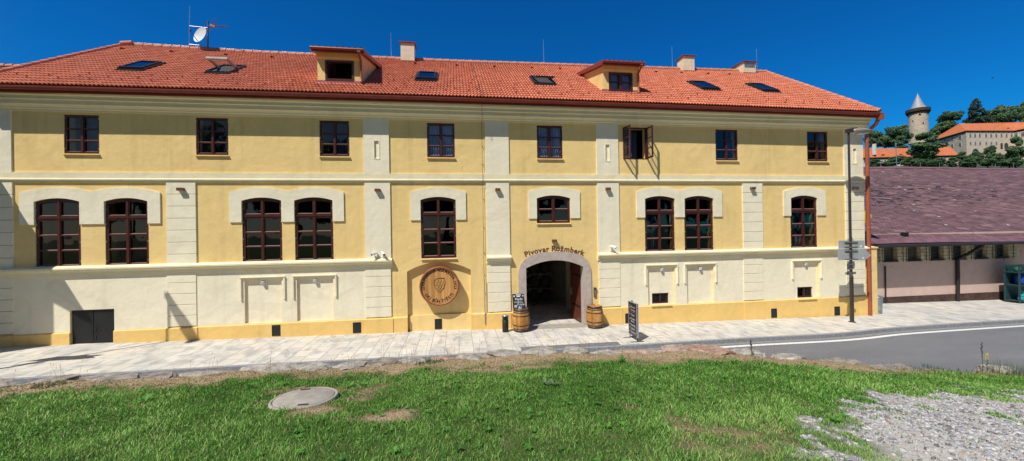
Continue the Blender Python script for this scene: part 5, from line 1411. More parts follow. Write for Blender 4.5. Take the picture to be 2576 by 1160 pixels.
m = MB(); m.tube([(c[0]+.20, c[1]-.07, z+.50), (c[0]+.26, c[1]-.05, z+.47), (c[0]+.26, c[1]+.05, z+.47), (c[0]+.20, c[1]+.07, z+.50)], .010, 6); m.build('handle', GREYM, b)

# yellow gate pier and the round mirror on the corner
t = thing('gate_pier', 'narrow yellow rendered pier with flat cap beside the drainpipe', 'pier', (18.72, .2, gz(18.7)))
m = MB(); m.box(18.56, 18.87, 0.0, .42, gz(18.7)-.2, 2.52); m.build('pier', YEL, t)
m = MB(); m.box(18.52, 18.91, -.04, .46, 2.52, 2.57); m.add([(18.52, -.04, 2.57), (18.91, -.04, 2.57), (18.91, .46, 2.57), (18.52, .46, 2.57), (18.71, .21, 2.63)], [(0, 1, 4), (1, 2, 4), (2, 3, 4), (3, 0, 4)]); m.build('cap', YEL, t)
t = thing('traffic_mirror', 'round yellow edged plate seen almost edge on beside the drainpipe', 'mirror', (18.9, .35, 3.95))
m = MB(); m.lathe([(.0005, -.03), (.30, -.03), (.345, -.02), (.35, 0.0), (.34, .02), (.0005, .03)], 32, (18.62, .35, 3.95), 'x'); m.build('plate', simple('yellow_plate_paint', (0.75, 0.55, 0.10), .5), t)
m = MB(); m.tube([(18.22, .35, 3.95), (18.6, .35, 3.95)], .02, 6); m.build('bracket', GREYM, t)

# ---- street lamp with direction signs
def street_lamp(x, y, label, slabels):
    zg = gz(x); t = thing('street_lamp', label, 'street lamp', (x, y, zg), 'street lamps carrying direction signs')
    m = MB(); m.tube([(x, y, zg), (x, y, zg+1.90)], .07, 16); m.tube([(x, y, zg+1.90), (x+.0, y, zg+1.96)], [.07, .046], 16); m.tube([(x, y, zg+1.96), (x, y, zg+7.92)], [.046, .04], 14)
    m.lathe([(.13, 0), (.13, .015), (.085, .03)], 16, (x, y, zg)); m.build('pole', POLE, t)
    z = zg+7.92
    m = MB(); m.hexa([(x-.09, y-.07, z-.03), (x+.33, y-.08, z+.02), (x+.33, y+.08, z+.02), (x-.09, y+.07, z-.03), (x-.09, y-.07, z+.13), (x+.33, y-.08, z+.20), (x+.33, y+.08, z+.20), (x-.09, y+.07, z+.13)]); a = m.build('arm', POLE, t)
    m = MB(); prof_ = []
    n = 14; k = 14; vs = []
    for i in range(n+1):
        u = i/n; hw = .20*math.sin(PI*min(1, .16+.84*u*.97))**.55; top = .15*math.sin(PI*min(1, (.22+.78*u)))**.6; bot = .085*math.sin(PI*min(1, .10+.9*u))
        xx = x+.16+.95*u; zz = z+.03+.05*u
        for j in range(k):
            t_ = 2*PI*j/k; s_ = math.sin(t_); vs.append((xx, y+hw*math.cos(t_), zz+(top if s_ > 0 else bot)*s_))
    fs = [(i*k+j, i*k+(j+1) % k, (i+1)*k+(j+1) % k, (i+1)*k+j) for i in range(n) for j in range(k)]+[tuple(range(k)), tuple(range(n*k, n*k+k))]
    m.add(vs, fs, None, True); h = m.build('lamp_head', LUM, t)
    m = MB(); m.hexa([(x+.45, y-.12, z-.06), (x+.95, y-.10, z-.035), (x+.95, y+.10, z-.035), (x+.45, y+.12, z-.06), (x+.45, y-.12, z+.02), (x+.95, y-.10, z+.03), (x+.95, y+.10, z+.03), (x+.45, y+.12, z+.02)]); m.build('diffuser', simple('lamp_lens', (0.55, 0.55, 0.5), .25), h)
    dz = zg+.459; dx = x-16.247
    def sgn(name, poly, ang, lab, r0=.09, lab2=None):
        s_ = thing('direction_sign', lab, 'sign', (x, y+r0, poly[0][1]+dz), 'direction signs on the lamp pole' if dx == 0 else 'direction signs on the lamp pole outside the view')
        m = MB(); m.plate([(px_+dx, pz_+dz) for px_, pz_ in poly], [], y+r0, y+r0+.012); p = m.build('sign_plate', SIGNB, s_)
        zs_ = [p_[1]+dz for p_ in poly]; xs2 = [p_[0]+dx for p_ in poly]
        lo, hi = min(zs_), max(p_[1] for p_ in poly[:4])+dz
        m = MB()
        for zz in (lo+.06, min(hi, lo+.5)-.07): m.box(x-.21, x+.42, y+r0-.035, y+r0-.0005, zz-.02, zz+.02); m.tube([(x-.07, y+.02, zz), (x-.06, y-.055, zz), (x+.06, y-.055, zz), (x+.07, y+.02, zz)], .012, 6)
        m.build('clamp_rail', simple('rail_grey', (0.20, 0.20, 0.20), .5, .3), s_)
        m = MB(); m.box(max(xs2)-.22, max(xs2)-.13, y+r0-.003, y+r0-.0005, lo+.04, lo+.13) if name != 'arrow' else m.box(x+.66, x+.74, y+r0-.003, y+r0-.0005, lo+.05, lo+.14); m.build('sticker', WHITE, s_)
        if ang:
            c_ = Matrix.Translation((x, y, 0)) @ Matrix.Rotation(ang, 4, 'Z') @ Matrix.Translation((-x, -y, 0))
            s_.matrix_world = c_ @ Matrix.Translation((x, y+r0, poly[0][1]+dz))
    sgn('rect', [(15.77, 2.615), (17.03, 2.600), (17.03, 2.925), (16.52, 2.935), (16.36, 3.20), (16.20, 2.945), (15.77, 2.94)], 0, slabels[0])
    sgn('arrow', [(15.73, 2.13), (17.02, 2.09), (17.35, 2.29), (17.03, 2.575), (15.73, 2.60)], 0, slabels[1])
    sgn('rect', [(16.12, 1.72), (17.22, 1.70), (17.28, 1.86), (17.22, 2.02), (16.12, 2.04)], R(28), slabels[2], .10)
    sgn('rect', [(16.17, 1.49), (16.50, 1.48), (16.50, 1.655), (16.17, 1.66)], R(10), slabels[3], .10)
    return t
street_lamp(16.247, -1.08, 'tall slim dark street lamp with a flat grey head at the right corner', ['upper grey sign back with a small triangle on top, fixed to the lamp pole', 'large grey arrow shaped sign back pointing right on the lamp pole', 'turned grey sign with ribbed edge below the large arrow sign', 'smallest grey sign lowest on the lamp pole'])
ol = street_lamp(-13.46, -3.12, 'street lamp standing off to the left whose shadow crosses the pavement', ['upper sign with triangle on the lamp off to the left', 'arrow sign on the lamp off to the left', 'turned sign on the lamp off to the left', 'smallest sign on the lamp off to the left'])
ol.rotation_euler = (0, 0, R(-90))

# ---- roof top aerials
t = thing('antenna_mast', 'roof mast with white satellite dish and comb aerial at the left end of the ridge', 'antenna', (-11.88, 5.6, 12.6))
m = MB(); m.tube([(-11.89, 5.6, 12.45), (-11.87, 5.6, 14.05)], .034, 10); m.build('mast', simple('mast_grey', (0.16, 0.17, 0.19), .4, .6), t)
m = MB(); m.tube([(-12.71, 5.6, 12.70), (-12.66, 5.6, 14.75)], [.016, .011], 6); m.tube([(-12.68, 5.6, 13.76), (-11.88, 5.6, 13.72)], .022, 6); m.tube([(-12.70, 5.6, 12.87), (-11.9, 5.6, 12.82)], .022, 6); m.build('lightning_rod', GREYM, t)
# dish aimed south-west
c = Vector((-12.02, 5.38, 13.22)); d = Vector((-.42, -.86, .22)).normalized(); u = d.cross(Vector((0, 0, 1))).normalized(); w = u.cross(d)
m = MB(); n = 28; vs = [c-d*.0]; 
for rr, h in ((.2, .02), (.33, .055), (.41, .09)):
    for k in range(n): a = 2*PI*k/n; vs.append(c+u*rr*math.cos(a)+w*rr*math.sin(a)+d*h)
fs = [(0, 1+k, 1+(k+1) % n) for k in range(n)]+[(1+i*n+k, 1+(i+1)*n+k, 1+(i+1)*n+(k+1) % n, 1+i*n+(k+1) % n) for i in range(2) for k in range(n)]
m.add(vs, fs, None, True); di = m.build('satellite_dish', simple('dish_white', (0.62, 0.63, 0.66), .5), t)
m = MB(); q = c-w*.40+d*.06; e = c+d*.52-w*.12; m.tube([q, e], .014, 6); m.tube([e-d*.08+w*.03, e-d*.0+w*.03], .035, 8); m.build('feed_arm', simple('lnb_dark', (0.06, 0.055, 0.07)), di)
m = MB(); m.tube([c-d*.01, (-11.88, 5.6, 13.2)], .04, 6); m.build('dish_bracket', GREYM, di)
m = MB(); a = Vector((-11.86, 5.55, 13.80)); b = Vector((-10.72, 5.1, 13.60)); m.tube([a, b], .014, 6)
ax = (b-a).normalized(); sd_ = ax.cross(Vector((.25, .0, 1))).normalized(); upn = sd_.cross(ax)
for k in range(14):
    p = a+(b-a)*(.36+.64*k/13); L = .13-.04*k/13
    m.tube([p-sd_*L, p+sd_*L], .006, 4)
for s_ in (-1, 1):
    for k in range(4):
        p = a+ax*(.05+.10*k); m.tube([p+upn*s_*.05-sd_*.05, p+upn*s_*.05+upn*s_*(.48-.05*k)*.8+ax*.22*s_], .007, 4)
m.build('comb_aerial', simple('aerial_grey', (0.18, 0.17, 0.19), .4, .5), t)
m = MB(); p = a+ax*.33; m.hexa([p+x_ for x_ in (Vector((-.1, -.05, -.02)), Vector((.12, -.05, -.09)), Vector((.12, .05, -.09)), Vector((-.1, .05, -.02)), Vector((-.1, -.05, .07)), Vector((.12, -.05, .0)), Vector((.12, .05, .0)), Vector((-.1, .05, .07)))]); m.build('dipole_box', simple('orange_plastic', (0.50, 0.19, 0.07)), t)
for x, zt, lab in ((-3.24, 14.0, 'lightning rod on the ridge left of the first chimney'), (4.86, 14.05, 'lightning rod on the ridge between the two dormers, tip slightly left'), (12.44, 14.07, 'lightning rod just left of the middle chimney'), (17.86, 14.2, 'lightning rod right of the louvred chimney')):
    zb = ridge_z(x); t = thing('lightning_rod', lab, 'lightning rod', (x, RY1-.02, zb), 'lightning rods along the ridge')
    m = MB(); m.tube([(x, RY1-.02, zb+.1), (x-.01, RY1-.02, zb+.55)], .016, 6); m.tube([(x-.01, RY1-.02, zb+.55), (x-.02, RY1-.02, zt)], [.011, .008], 6); m.build('rod', GREYM, t)
    m = MB(); m.box(x-.3, x+.3, RY1-.03, RY1-.01, zb+.16, zb+.175); m.build('clamp', GREYM, t)

# ---- gateway: pallets of old barrels
g = [0]
names = {0: 'bottom', 1: 'middle', 2: 'top'}
for k, zb in enumerate((-.16, .58, 1.32)):
    x0, x1, y0 = 3.62, 4.86, 4.6
    t = thing('pallet', 'wooden pallet under the %s layer of dark barrels in the gateway' % names[k], 'pallet', ((x0+x1)/2, y0+.5, zb-.10), 'pallets stacked in the gateway')
    m = MB()
    for q in range(5): m.box(x0, x1, y0+q*.24, y0+q*.24+.12, zb-.03, zb)
    m.build('deck', simple('grey_pallet_wood', (0.22, 0.20, 0.17), .9), t)
    m = MB()
    for xx in (x0, (x0+x1)/2-.05, x1-.1): m.box(xx, xx+.1, y0, y0+1.08, zb-.13, zb-.031)
    m.build('bearer', simple('grey_pallet_wood', (0.22, 0.20, 0.17), .9), t)
    for j, cx in enumerate((x0+.31, x1-.31)):
        r_ = .30; b = thing('stored_barrel', 'dark barrel lying in the %s layer on the %s in the gateway stack' % (names[k], ('left', 'right')[j]), 'barrel', (cx, y0+.5, zb), 'dark barrels stacked in the gateway')
        m = MB(); m.lathe([(.0005, .04), (.24, .04), (.25, 0)]+[(.25+.05*math.sin(PI*i/8), .9*i/8) for i in range(9)]+[(.0005, .9)], 22, (cx, y0+.05, zb+r_), 'y', rndf=[rng.random() for _ in range(22)]); m.build('staves', DSTAVE, b)
        for h in (.02, .2, .66, .82):
            rr = .25+.05*math.sin(PI*(h+.02)/.9)+.004; m = MB(); m.lathe([(rr-.01, h), (rr+.002, h), (rr+.002, h+.05), (rr-.01, h+.05)], 22, (cx, y0+.05, zb+r_), 'y'); m.build('hoop', HOOP, b)
m = MB(); m.box(-6, 14, 20, 20.3, -1, 3.2); tag(m.build('courtyard_wall', CWHITE, None, (4, 20, -.3)), 'pale courtyard wall glimpsed through the far end of the gateway', 'wall')

# ================================================================== SHED ON THE RIGHT
def shed():
    t = thing('shed', 'low pink shed with sagging purple shingle roof right of the brewery', 'shed', (30, 2.3, gz(30)))
    x0, x1, yw = 18.9, 60.0, 2.3; a = R(26)
    def rp(x, v, h=0): return (x, 1.38+v*math.cos(a)-h*math.sin(a), 2.60+v*math.sin(a)+h*math.cos(a)+0.03*math.sin(x*.35))
    Lr = 13.7
    WX = [22.18+1.482*k-.006*k*k for k in range(-1, 6)]
    wz0, wz1 = 1.70, 2.415
    m = MB(); m.box(x0, x1, yw, yw+.3, -1.6, 1.64); m.box(31.0, x1, yw-.0, yw+.3, 1.64, 3.1); m.box(x0, 31.0, yw, yw+.3, 2.45, 3.1); m.box(x0, x0+.3, yw+.3, 25, -1.6, 3); m.build('wall', PINK, t)
    m = MB(); m.box(x0, x1, yw-.025, yw+.01, -1.6, -.225); m.build('plinth', SHPL, t)
    e = [x0]+[q for w in WX for q in (w, w+.85)]+[31.0]
    for k in range(0, len(e), 2): m = MB(); m.box(e[k], e[k+1], yw-.01, yw+.28, 1.64, 2.45); m.build('window_pier', PIER, t)
    for k, w in enumerate(WX):
        m = MB(); m.plate(rect(w, w+.85, 1.64, 2.45), [rect(w+.05, w+.80, wz0, wz1-.02)], yw+.17, yw+.22); f = m.build('window', simple('grey_shed_frame', (0.22, 0.21, 0.19), .8), t)
        m = MB(); m.quad((w+.03, yw+.2, 1.68), (w+.82, yw+.2, 1.68), (w+.82, yw+.2, 2.42), (w+.03, yw+.2, 2.42)); m.build('pane', CWIN if k > 2 else simple('dusty_pane', (0.09, 0.08, 0.06), .3, var=.4), f, recalc=False)
        m = MB()
        for z in (1.70, 1.88, 2.06, 2.24, 2.42): m.tube([(w-.10, yw-.04, z), (w+1.36, yw-.04, z)], .008, 4)
        for xx in (w-.10, w+1.16): m.tube([(xx, yw-.04, 1.60), (xx, yw-.04, 2.46)], .014, 4)
        m.build('window_bars', BLKMET, f)
        m = MB(); m.box(w-.02, w+.87, yw-.06, yw+.16, 1.612, 1.66); m.build('window_sill', simple('dark_sill', (0.03, 0.027, 0.025)), f)
    # roof sheet with a gentle sag
    nx_, nv = 60, 10
    me = bpy.data.meshes.new('roof'); vs = []; uv = []
    for j in range(nv+1):
        for i in range(nx_+1):
            x = x0+(x1-x0)*i/nx_; v = Lr*j/nv; vs.append(Vector(rp(x, v, -0.10*math.sin(PI*j/nv)*(0.6+.4*math.sin(x*.5))))-Vector(t.location)); uv.append((x, v))
    fs = [(j*(nx_+1)+i, j*(nx_+1)+i+1, (j+1)*(nx_+1)+i+1, (j+1)*(nx_+1)+i) for j in range(nv) for i in range(nx_)]
    me.from_pydata(vs, [], fs); ul = me.uv_layers.new(name='UVMap')
    for l in me.loops: ul.data[l.index].uv = uv[l.vertex_index]
    me.materials.append(SHROOF); rf = bpy.data.objects.new('roof', me); COL.objects.link(rf); rf.parent = t; ORG[rf.name] = Vector(t.location)
    pur = simple('purple_eave_sheet', (0.185, 0.088, 0.098), .6, var=.3, scale=2.2)
    m = MB()
    xx = 20.55
    while xx < x1-1: 
        e2 = min(x1, xx+1.9); m.hexa([rp(xx, -.02, .012), rp(e2-.012, -.02, .012), rp(e2-.012, .27, .012), rp(xx, .27, .012), rp(xx, -.02, .035), rp(e2-.012, -.02, .035), rp(e2-.012, .27, .030), rp(xx, .27, .030)])
        m.hexa([rp(xx-.7, .285, .006), rp(e2-.712, .285, .006), rp(e2-.712, .55, .006), rp(xx-.7, .55, .006), rp(xx-.7, .285, .026), rp(e2-.712, .285, .026), rp(e2-.712, .55, .02), rp(xx-.7, .55, .02)]); xx += 1.9
    m.build('eave_course', pur, rf)
    m = MB(); xx = x0
    while xx < x1-1: m.hexa([rp(xx, Lr-.32, .0), rp(xx+1.98, Lr-.32, .0), rp(xx+1.98, Lr+.02, .0), rp(xx, Lr+.02, .0), rp(xx, Lr-.32, .03), rp(xx+1.98, Lr-.32, .03), rp(xx+1.98, Lr+.02, .06), rp(xx, Lr+.02, .06)]); xx += 2.0
    m.build('ridge_course', pur, rf)
    m = MB(); xx = 30.5; k = 0
    while xx < 58: p = rp(xx, Lr, .03); m.tube([p, (p[0], p[1], p[2]+.45)], .022, 5); xx += 2.05
    m.build('ridge_hook', simple('hook_grey', (0.16, 0.16, 0.15)), rf)
    m = MB(); m.box(x0, x1, 1.32, 1.40, 2.44, 2.58); m.tube([(20.5, 1.30, 2.53), (x1, 1.30, 2.53)], .075, 8); m.build('gutter', simple('dark_gutter', (0.028, 0.024, 0.024), .6), t)
    m = MB(); m.quad((x0, 1.38, 2.50), (x1, 1.38, 2.50), (x1, 2.3, 2.46), (x0, 2.3, 2.46)); m.build('soffit', TIMB, t, recalc=False)
    m = MB(); m.tube([(27.05, 1.36, 2.46), (27.0, 1.40, 2.36), (26.78, 2.12, 1.72), (26.72, 2.20, 1.60), (26.72, 2.20, .8), (26.68, 2.20, gz(26.7))], .085, 10); m.build('downpipe', simple('black_brown_pipe', (0.02, 0.017, 0.015), .5), t)
    m = MB(); m.tube([(22.19, 2.24, 1.42), (22.19, 2.25, gz(22))], .035, 8); m.build('cable_pipe', simple('black_brown_pipe', (0.02, 0.017, 0.015), .5), t)
    m = MB(); p = rp(23.2, .75, .03); m.box(p[0]-.15, p[0]+.15, p[1]-.05, p[1]+.12, p[2], p[2]+.18); m.build('roof_vent', BLACK, rf)
    m = MB(); m.add([(x1, yw, -1.6), (x1, 25, -1.6), (x1, 25, 2.6), (x1, 13.7, 8.6), (x1, yw, 3)], [(0, 1, 2, 3, 4)]); m.quad((x0, 13.69, 8.6), (x1, 13.69, 8.6), (x1, 26, 2.6), (x0, 26, 2.6)); m.build('rear', TIMB, t, recalc=False)
shed()
# slender pole on the shed ridge with a tip
p = at(2255.5, 409, 40); t = thing('roof_pole', 'thin pale metal pole rising from the shed ridge before the trees', 'pole', p)
q = at(2253.5, 366, 40); m = MB(); m.tube([p-Vector((0, 0, .8)), p, q], .035, 6); m.build('pole', GREYM, t); m = MB(); m.tube([q, q+Vector((0, 0, .25))], .06, 8); m.tube([p-Vector((.25, 0, 0)), p+Vector((.25, 0, 0))], .05, 6); m.build('fitting', GREYM, t)

# rack with gas bottle and packs
def rack():
    x0, x1, y0, y1 = 28.98, 30.6, 1.15, 1.75; zg = gz(29.6)
    t = thing('storage_rack', 'dark teal metal rack with shelves against the pink shed wall', 'rack', ((x0+x1)/2, (y0+y1)/2, zg))
    m = MB()
    for xx in (x0, x1-.06):
        for yy in (y0, y1-.06): m.box(xx, xx+.06, yy, yy+.06, zg, 1.30)
    for z in (zg+.10, .26, .94, 1.26): 
        m.box(x0+.06, x1-.06, y0, y0+.05, z, z+.06); m.box(x0+.06, x1-.06, y1-.05, y1, z, z+.06); m.box(x0, x0+.05, y0+.06, y1-.06, z, z+.06); m.box(x1-.05, x1, y0+.06, y1-.06, z, z+.06)
    m.build('frame', TEAL, t)
    for z in (zg+.12, .28, .96): m = MB(); m.box(x0+.05, x1-.05, y0+.05, y1-.05, z, z+.02); m.build('shelf', TEAL, t)
    m = MB(); m.box(x0+.06, x1-.06, y1-.045, y1-.03, zg+.1, 1.27); m.build('back_panel', simple('teal_back_sheet', (0.012, 0.045, 0.052), .6), t)
    m = MB()
    for k in range(9): m.tube([(x0+.75+.09*k, y0-.01, .32), (x0+.75+.09*k, y0-.01, .92)], .006, 4)
    for k in range(5): m.tube([(x0+.7, y0-.01, .40+.11*k), (x1, y0-.01, .40+.11*k)], .006, 4)
    m.build('wire_panel', simple('wire_light_teal', (0.25, 0.40, 0.42)), t)
    def bottle(x, z, r, h, mt, lab, nm='gas_bottle'):
        b = thing(nm, lab, 'gas bottle', (x, 1.45, z))
        m = MB(); m.lathe([(.0005, 0), (r*.8, .0), (r, .05), (r, h*.68), (r*.85, h*.80), (r*.4, h*.88), (r*.36, h*.9)], 22, (x, 1.45, z)); m.build('bottle', mt, b)
        m = MB(); m.lathe([(r*.42, h*.86), (r*.42, h), (r*.36, h), (r*.36, h*.86)], 16, (x, 1.45, z)); m.build('collar', mt, b)
    bottle(29.52, .31, .20, .60, BLUEB, 'blue gas bottle standing on the middle shelf of the teal rack')
    bottle(30.15, .31, .20, .60, BLUEB, 'second blue gas bottle behind the wire panel, nearer the right frame edge')
    bottle(29.40, .985, .14, .26, simple('green_can', (0.02, 0.12, 0.08)), 'low green can on the top shelf of the teal rack', 'gas_canister')
    for k, (x, z, w, h, lab) in enumerate(((29.62, zg+.145, .42, .18, 'lowest turquoise wrapped pack on the bottom shelf'), (29.66, zg+.33, .36, .16, 'turquoise wrapped pack with white label in the middle of the pile'), (29.72, zg+.495, .28, .13, 'small turquoise pack on top of the pile on the bottom shelf'), (30.22, zg+.145, .30, .26, 'turquoise wrapped pack at the right end of the bottom shelf'))):
        b = thing('wrapped_pack', lab, 'pack', (x, 1.35, z), 'turquoise packs on the rack')
        bm = bmesh.new(); bmesh.ops.create_cube(bm, size=1); bmesh.ops.bevel(bm, geom=bm.edges[:], offset=.16, segments=2, affect='EDGES')
        for v in bm.verts: v.co = Vector((v.co.x*w*1.0, v.co.y*.36, (v.co.z+.5)*h+.01*math.sin(v.co.x*40+k)))
        me = bpy.data.meshes.new('wrap'); bm.to_mesh(me); bm.free(); me.materials.append(TPACK); o = bpy.data.objects.new('wrap', me); COL.objects.link(o); o.parent = b
        m = MB(); m.box(x-w*.42, x-w*.05, 1.35-.187, 1.35-.181, z+h*.2, z+h*.8); m.build('paper_label', WHITE, b)
rack()

# ================================================================== HOUSES AT THE LEFT
t = thing('neighbour_house', 'house outside the left edge whose eave throws the slanting shadow on the brewery', 'building', (-20, 2, 0))
m = MB(); m.box(-24.5, -15.9, -2.18, 0.3, -1, 6.35); m.box(-24.5, -15.9, .3, 9, -1, 6.35); m.add([(-24.5, -2.18, 6.35), (-15.9, -2.18, 6.35), (-20.2, -2.18, 9.2)], [(0, 1, 2)]); m.build('wall', CWHITE, t)
m = MB(); m.hexa([(-15.33, -2.58, 6.16), (-15.33, -.42, 6.16), (-20.2, -.42, 9.4), (-20.2, -2.58, 9.4), (-15.33, -2.58, 6.3), (-15.33, -.42, 6.3), (-20.2, -.42, 9.55), (-20.2, -2.58, 9.55)])
m.hexa([(-15.6, -.42, 6.34), (-15.6, 9, 6.34), (-20.2, 9, 9.4), (-20.2, -.42, 9.4), (-15.6, -.42, 6.48), (-15.6, 9, 6.48), (-20.2, 9, 9.55), (-20.2, -.42, 9.55)])
m.hexa([(-25.1, -2.58, 6.16), (-25.1, 9, 6.16), (-20.2, 9, 9.4), (-20.2, -2.58, 9.4), (-25.1, -2.58, 6.3), (-25.1, 9, 6.3), (-20.2, 9, 9.55), (-20.2, -2.58, 9.55)]); m.build('roof', RUBBLE, t)
t = thing('house_behind', 'house behind the left gable showing only a dark tiled roof top with pale ridge tiles', 'building', (-30, 12, 0))
m = MB(); m.box(-45, -17, 7, 17, -1, 10.2); m.build('wall', CWHITE, t)
m = MB(); m.quad((-45.5, 6.4, 10), (-16.5, 6.4, 10), (-16.5, 12, 13.9), (-45.5, 12, 13.9)); m.quad((-45.5, 17.6, 10), (-16.5, 17.6, 10), (-16.5, 12, 13.9), (-45.5, 12, 13.9)); rf = m.build('roof', RUBBLE, t, recalc=False)
m = MB(); x = -45.5
while x < -16.6: m.tube([(x, 12, 13.93), (x+.46, 12, 13.95)], [.13, .16], 8); x += .44
m.build('ridge_cap', RIDGE, t)

# ================================================================== HILL, CASTLE, TREES
def axis_depth(p): return (Vector(p)-CAM).dot(fw)
def hill_z(d): return float(np.interp(d, [0, 45, 60, 110, 150, 190, 215, 260, 420, 900], [-2, -1, 4, 18, 25, 33, 38, 44, 52, 40]))
mb = MB(); ni, nj = 40, 26
for j in range(nj+1):
    d = 40+(900-40)*(j/nj)**1.8
    for i in range(ni+1):
        px = 1500+3200*i/ni; p = at(px, 574, d); f_ = min(1.0, max(0.0, (px-1800)/300)); mb.v.append((p.x, p.y, -2+(hill_z(d)+2)*f_+1.2*math.sin(p.x*.07)*math.cos(p.y*.05)*f_))
for j in range(nj):
    for i in range(ni): mb.f.append((j*(ni+1)+i, j*(ni+1)+i+1, (j+1)*(ni+1)+i+1, (j+1)*(ni+1)+i)); mb.rnd.append(.5); mb.smooth.append(True)
tag(mb.build('hill', UNDER, recalc=False), kind='structure')

def Zp(x, y): return 2163.8+.18872*x, 219+.18872*y
def az_(x, y, d): return at(*Zp(x, y), d)
def plane_hit(x, y, A, B):
    """ray through the photo point onto the vertical plane through A and B"""
    n = Vector((B.y-A.y, A.x-B.x, 0)).normalized(); px, py = Zp(x, y)
    d = fw+rt*((px-1288)/968)-upv*((py-580)/968); return CAM+d*((A-CAM).dot(n)/d.dot(n)), n
def castle():
    t = thing('castle_palace', 'long weathered castle palace with orange roof on the wooded hill', 'building', az_(1600, 880, 205))
    A = az_(1050, 652, 224); B = az_(1414, 582, 205); Cc = az_(2050, 580, 207); D = az_(2330, 566, 199); E_ = az_(2900, 560, 196)
    zE = B.z
    pts = [Vector((p.x, p.y, zE)) for p in (A, B, Cc, D, E_)]
    m = MB()
    back = [p+Vector((9, 15, 0)) for p in pts]
    for a, b in zip(pts[:-1], pts[1:]): m.quad((a.x, a.y, 25), (b.x, b.y, 25), (b.x, b.y, zE), (a.x, a.y, zE))
    m.quad((back[0].x, back[0].y, 25), (pts[0].x, pts[0].y, 25), (pts[0].x, pts[0].y, zE), (back[0].x, back[0].y, zE))
    m.quad((back[0].x, back[0].y, 25), (back[-1].x, back[-1].y, 25), (back[-1].x, back[-1].y, zE), (back[0].x, back[0].y, zE))
    w = m.build('wall', CASTLE, t, recalc=False)
    R1 = az_(1322, 489, 217); R2 = az_(1900, 487, 214); R3 = az_(2330, 462, 209); R4 = az_(2900, 450, 208)
    def out(p, q, s=0.7):                               # overhang towards the viewer
        v = (CAM-p); v.z = 0; return p+v.normalized()*s+Vector((0, 0, q))
    ev = [out(p, -.05) for p in pts]; ev[0] = out(pts[0], -.05)+Vector((-.8, .4, 0))
    m = MB(); m.add([ev[0], ev[1], R1], [(0, 1, 2)]); m.add([ev[1], ev[2], R2, R1], [(0, 1, 2, 3)]); m.add([ev[2], ev[3], R3, R2], [(0, 1, 2, 3)]); m.add([ev[3], ev[4], R4, R3], [(0, 1, 2, 3)])
    bk = [p+Vector((7, 12, 0)) for p in pts]; m.add([ev[0], R1, bk[0]], [(0, 1, 2)]); m.add([bk[0], R1, R4, bk[4]], [(0, 1, 2, 3)])
    rf = m.build('roof', CTILE, t, recalc=False)
    for x, y in ((1640, 556), (1975, 556)):
        p = az_(x, y, 208.5); m = MB(); m.add([p+Vector((-1.3, 0, 0)), p+Vector((1.3, 0, 0)), p+Vector((0, -.1, .55)), p+Vector((0, .8, .4))], [(0, 1, 2), (0, 2, 3), (1, 3, 2)]); m.build('eyebrow_dormer', TIMB, rf)
    m = MB()
    for a, b in zip(pts[:-1], pts[1:]):
        n = Vector((b.y-a.y, a.x-b.x, 0)).normalized(); n = n if n.dot(CAM-a) > 0 else -n
        a2, b2 = a+n*.12, b+n*.12; m.quad((a2.x, a2.y, zE-1.0), (b2.x, b2.y, zE-1.0), (b2.x+n.x*.3, b2.y+n.y*.3, zE-.02), (a2.x+n.x*.3, a2.y+n.y*.3, zE-.02))
    m.build('eaves_shade_band', TIMB, t, recalc=False)  # dark strip painting in the shadow under the overhang
    segs = list(zip(pts[:-1], pts[1:]))
    def win(x, y, w_, h_, seg, white=True, arch=False):
        a, b = segs[seg]; p, n = plane_hit(x, y, a, b); n = n if n.dot(CAM-p) > 0 else -n; u = Vector((-n.y, n.x, 0))
        def Q(s_, z, o): return p+u*s_+Vector((0, 0, z))+n*o
        m = MB(); e = .22 if white else .0
        if white: m.hexa([Q(-w_/2-e, -h_/2-e, .02), Q(w_/2+e, -h_/2-e, .02), Q(w_/2+e, -h_/2-e, .10), Q(-w_/2-e, -h_/2-e, .10), Q(-w_/2-e, h_/2+e, .02), Q(w_/2+e, h_/2+e, .02), Q(w_/2+e, h_/2+e, .10), Q(-w_/2-e, h_/2+e, .10)]); f = m.build('window', CFRAME, t)
        m = MB()
        if arch:
            k = 10; pl = [Q(-w_/2, -h_/2, .12), Q(w_/2, -h_/2, .12)]+[Q(w_/2*math.cos(PI*i/k), h_/2-w_/2+w_/2*math.sin(PI*i/k), .12) for i in range(k+1)]
            m.add(pl, [tuple(range(len(pl)))]); m.build('archway', CWIN, t, recalc=False)
        else:
            m.quad(Q(-w_/2, -h_/2, .13), Q(w_/2, -h_/2, .13), Q(w_/2, h_/2, .13), Q(-w_/2, h_/2, .13)); m.build('pane', CWIN, f if white else t, recalc=False)
            if white: m = MB(); m.quad(Q(-.06, -h_/2, .15), Q(.06, -h_/2, .15), Q(.06, h_/2, .15), Q(-.06, h_/2, .15)); m.quad(Q(-w_/2, h_/6-.06, .15), Q(w_/2, h_/6-.06, .15), Q(w_/2, h_/6+.06, .15), Q(-w_/2, h_/6+.06, .15)); m.build('glazing_bar', CFRAME, f, recalc=False)
    for x in (1465, 1528, 1590, 1675, 1743, 1811, 1880, 1948, 2015): win(x, 643, 1.0, 2.0, 1)
    for x in (1468, 1532, 1595, 1678, 1745, 1813): win(x, 748, .95, 1.7, 1)
    for x, y in ((2080, 640), (2172, 630)): win(x, y, 1.2, 2.2, 2)
    for x, y in ((1130, 698), (1232, 682), (1335, 662)): win(x, y, 1.5, 2.1, 0)
    for x, y in ((1336, 764), (1232, 780), (1132, 782)): win(x, y, 1.3, 1.6, 0)
    win(1883, 785, 1.3, 3.2, 1, False, True); win(1945, 782, 2.2, 3.0, 1, False, True); win(1535, 868, 3.6, 3.6, 1, False, True)
castle()
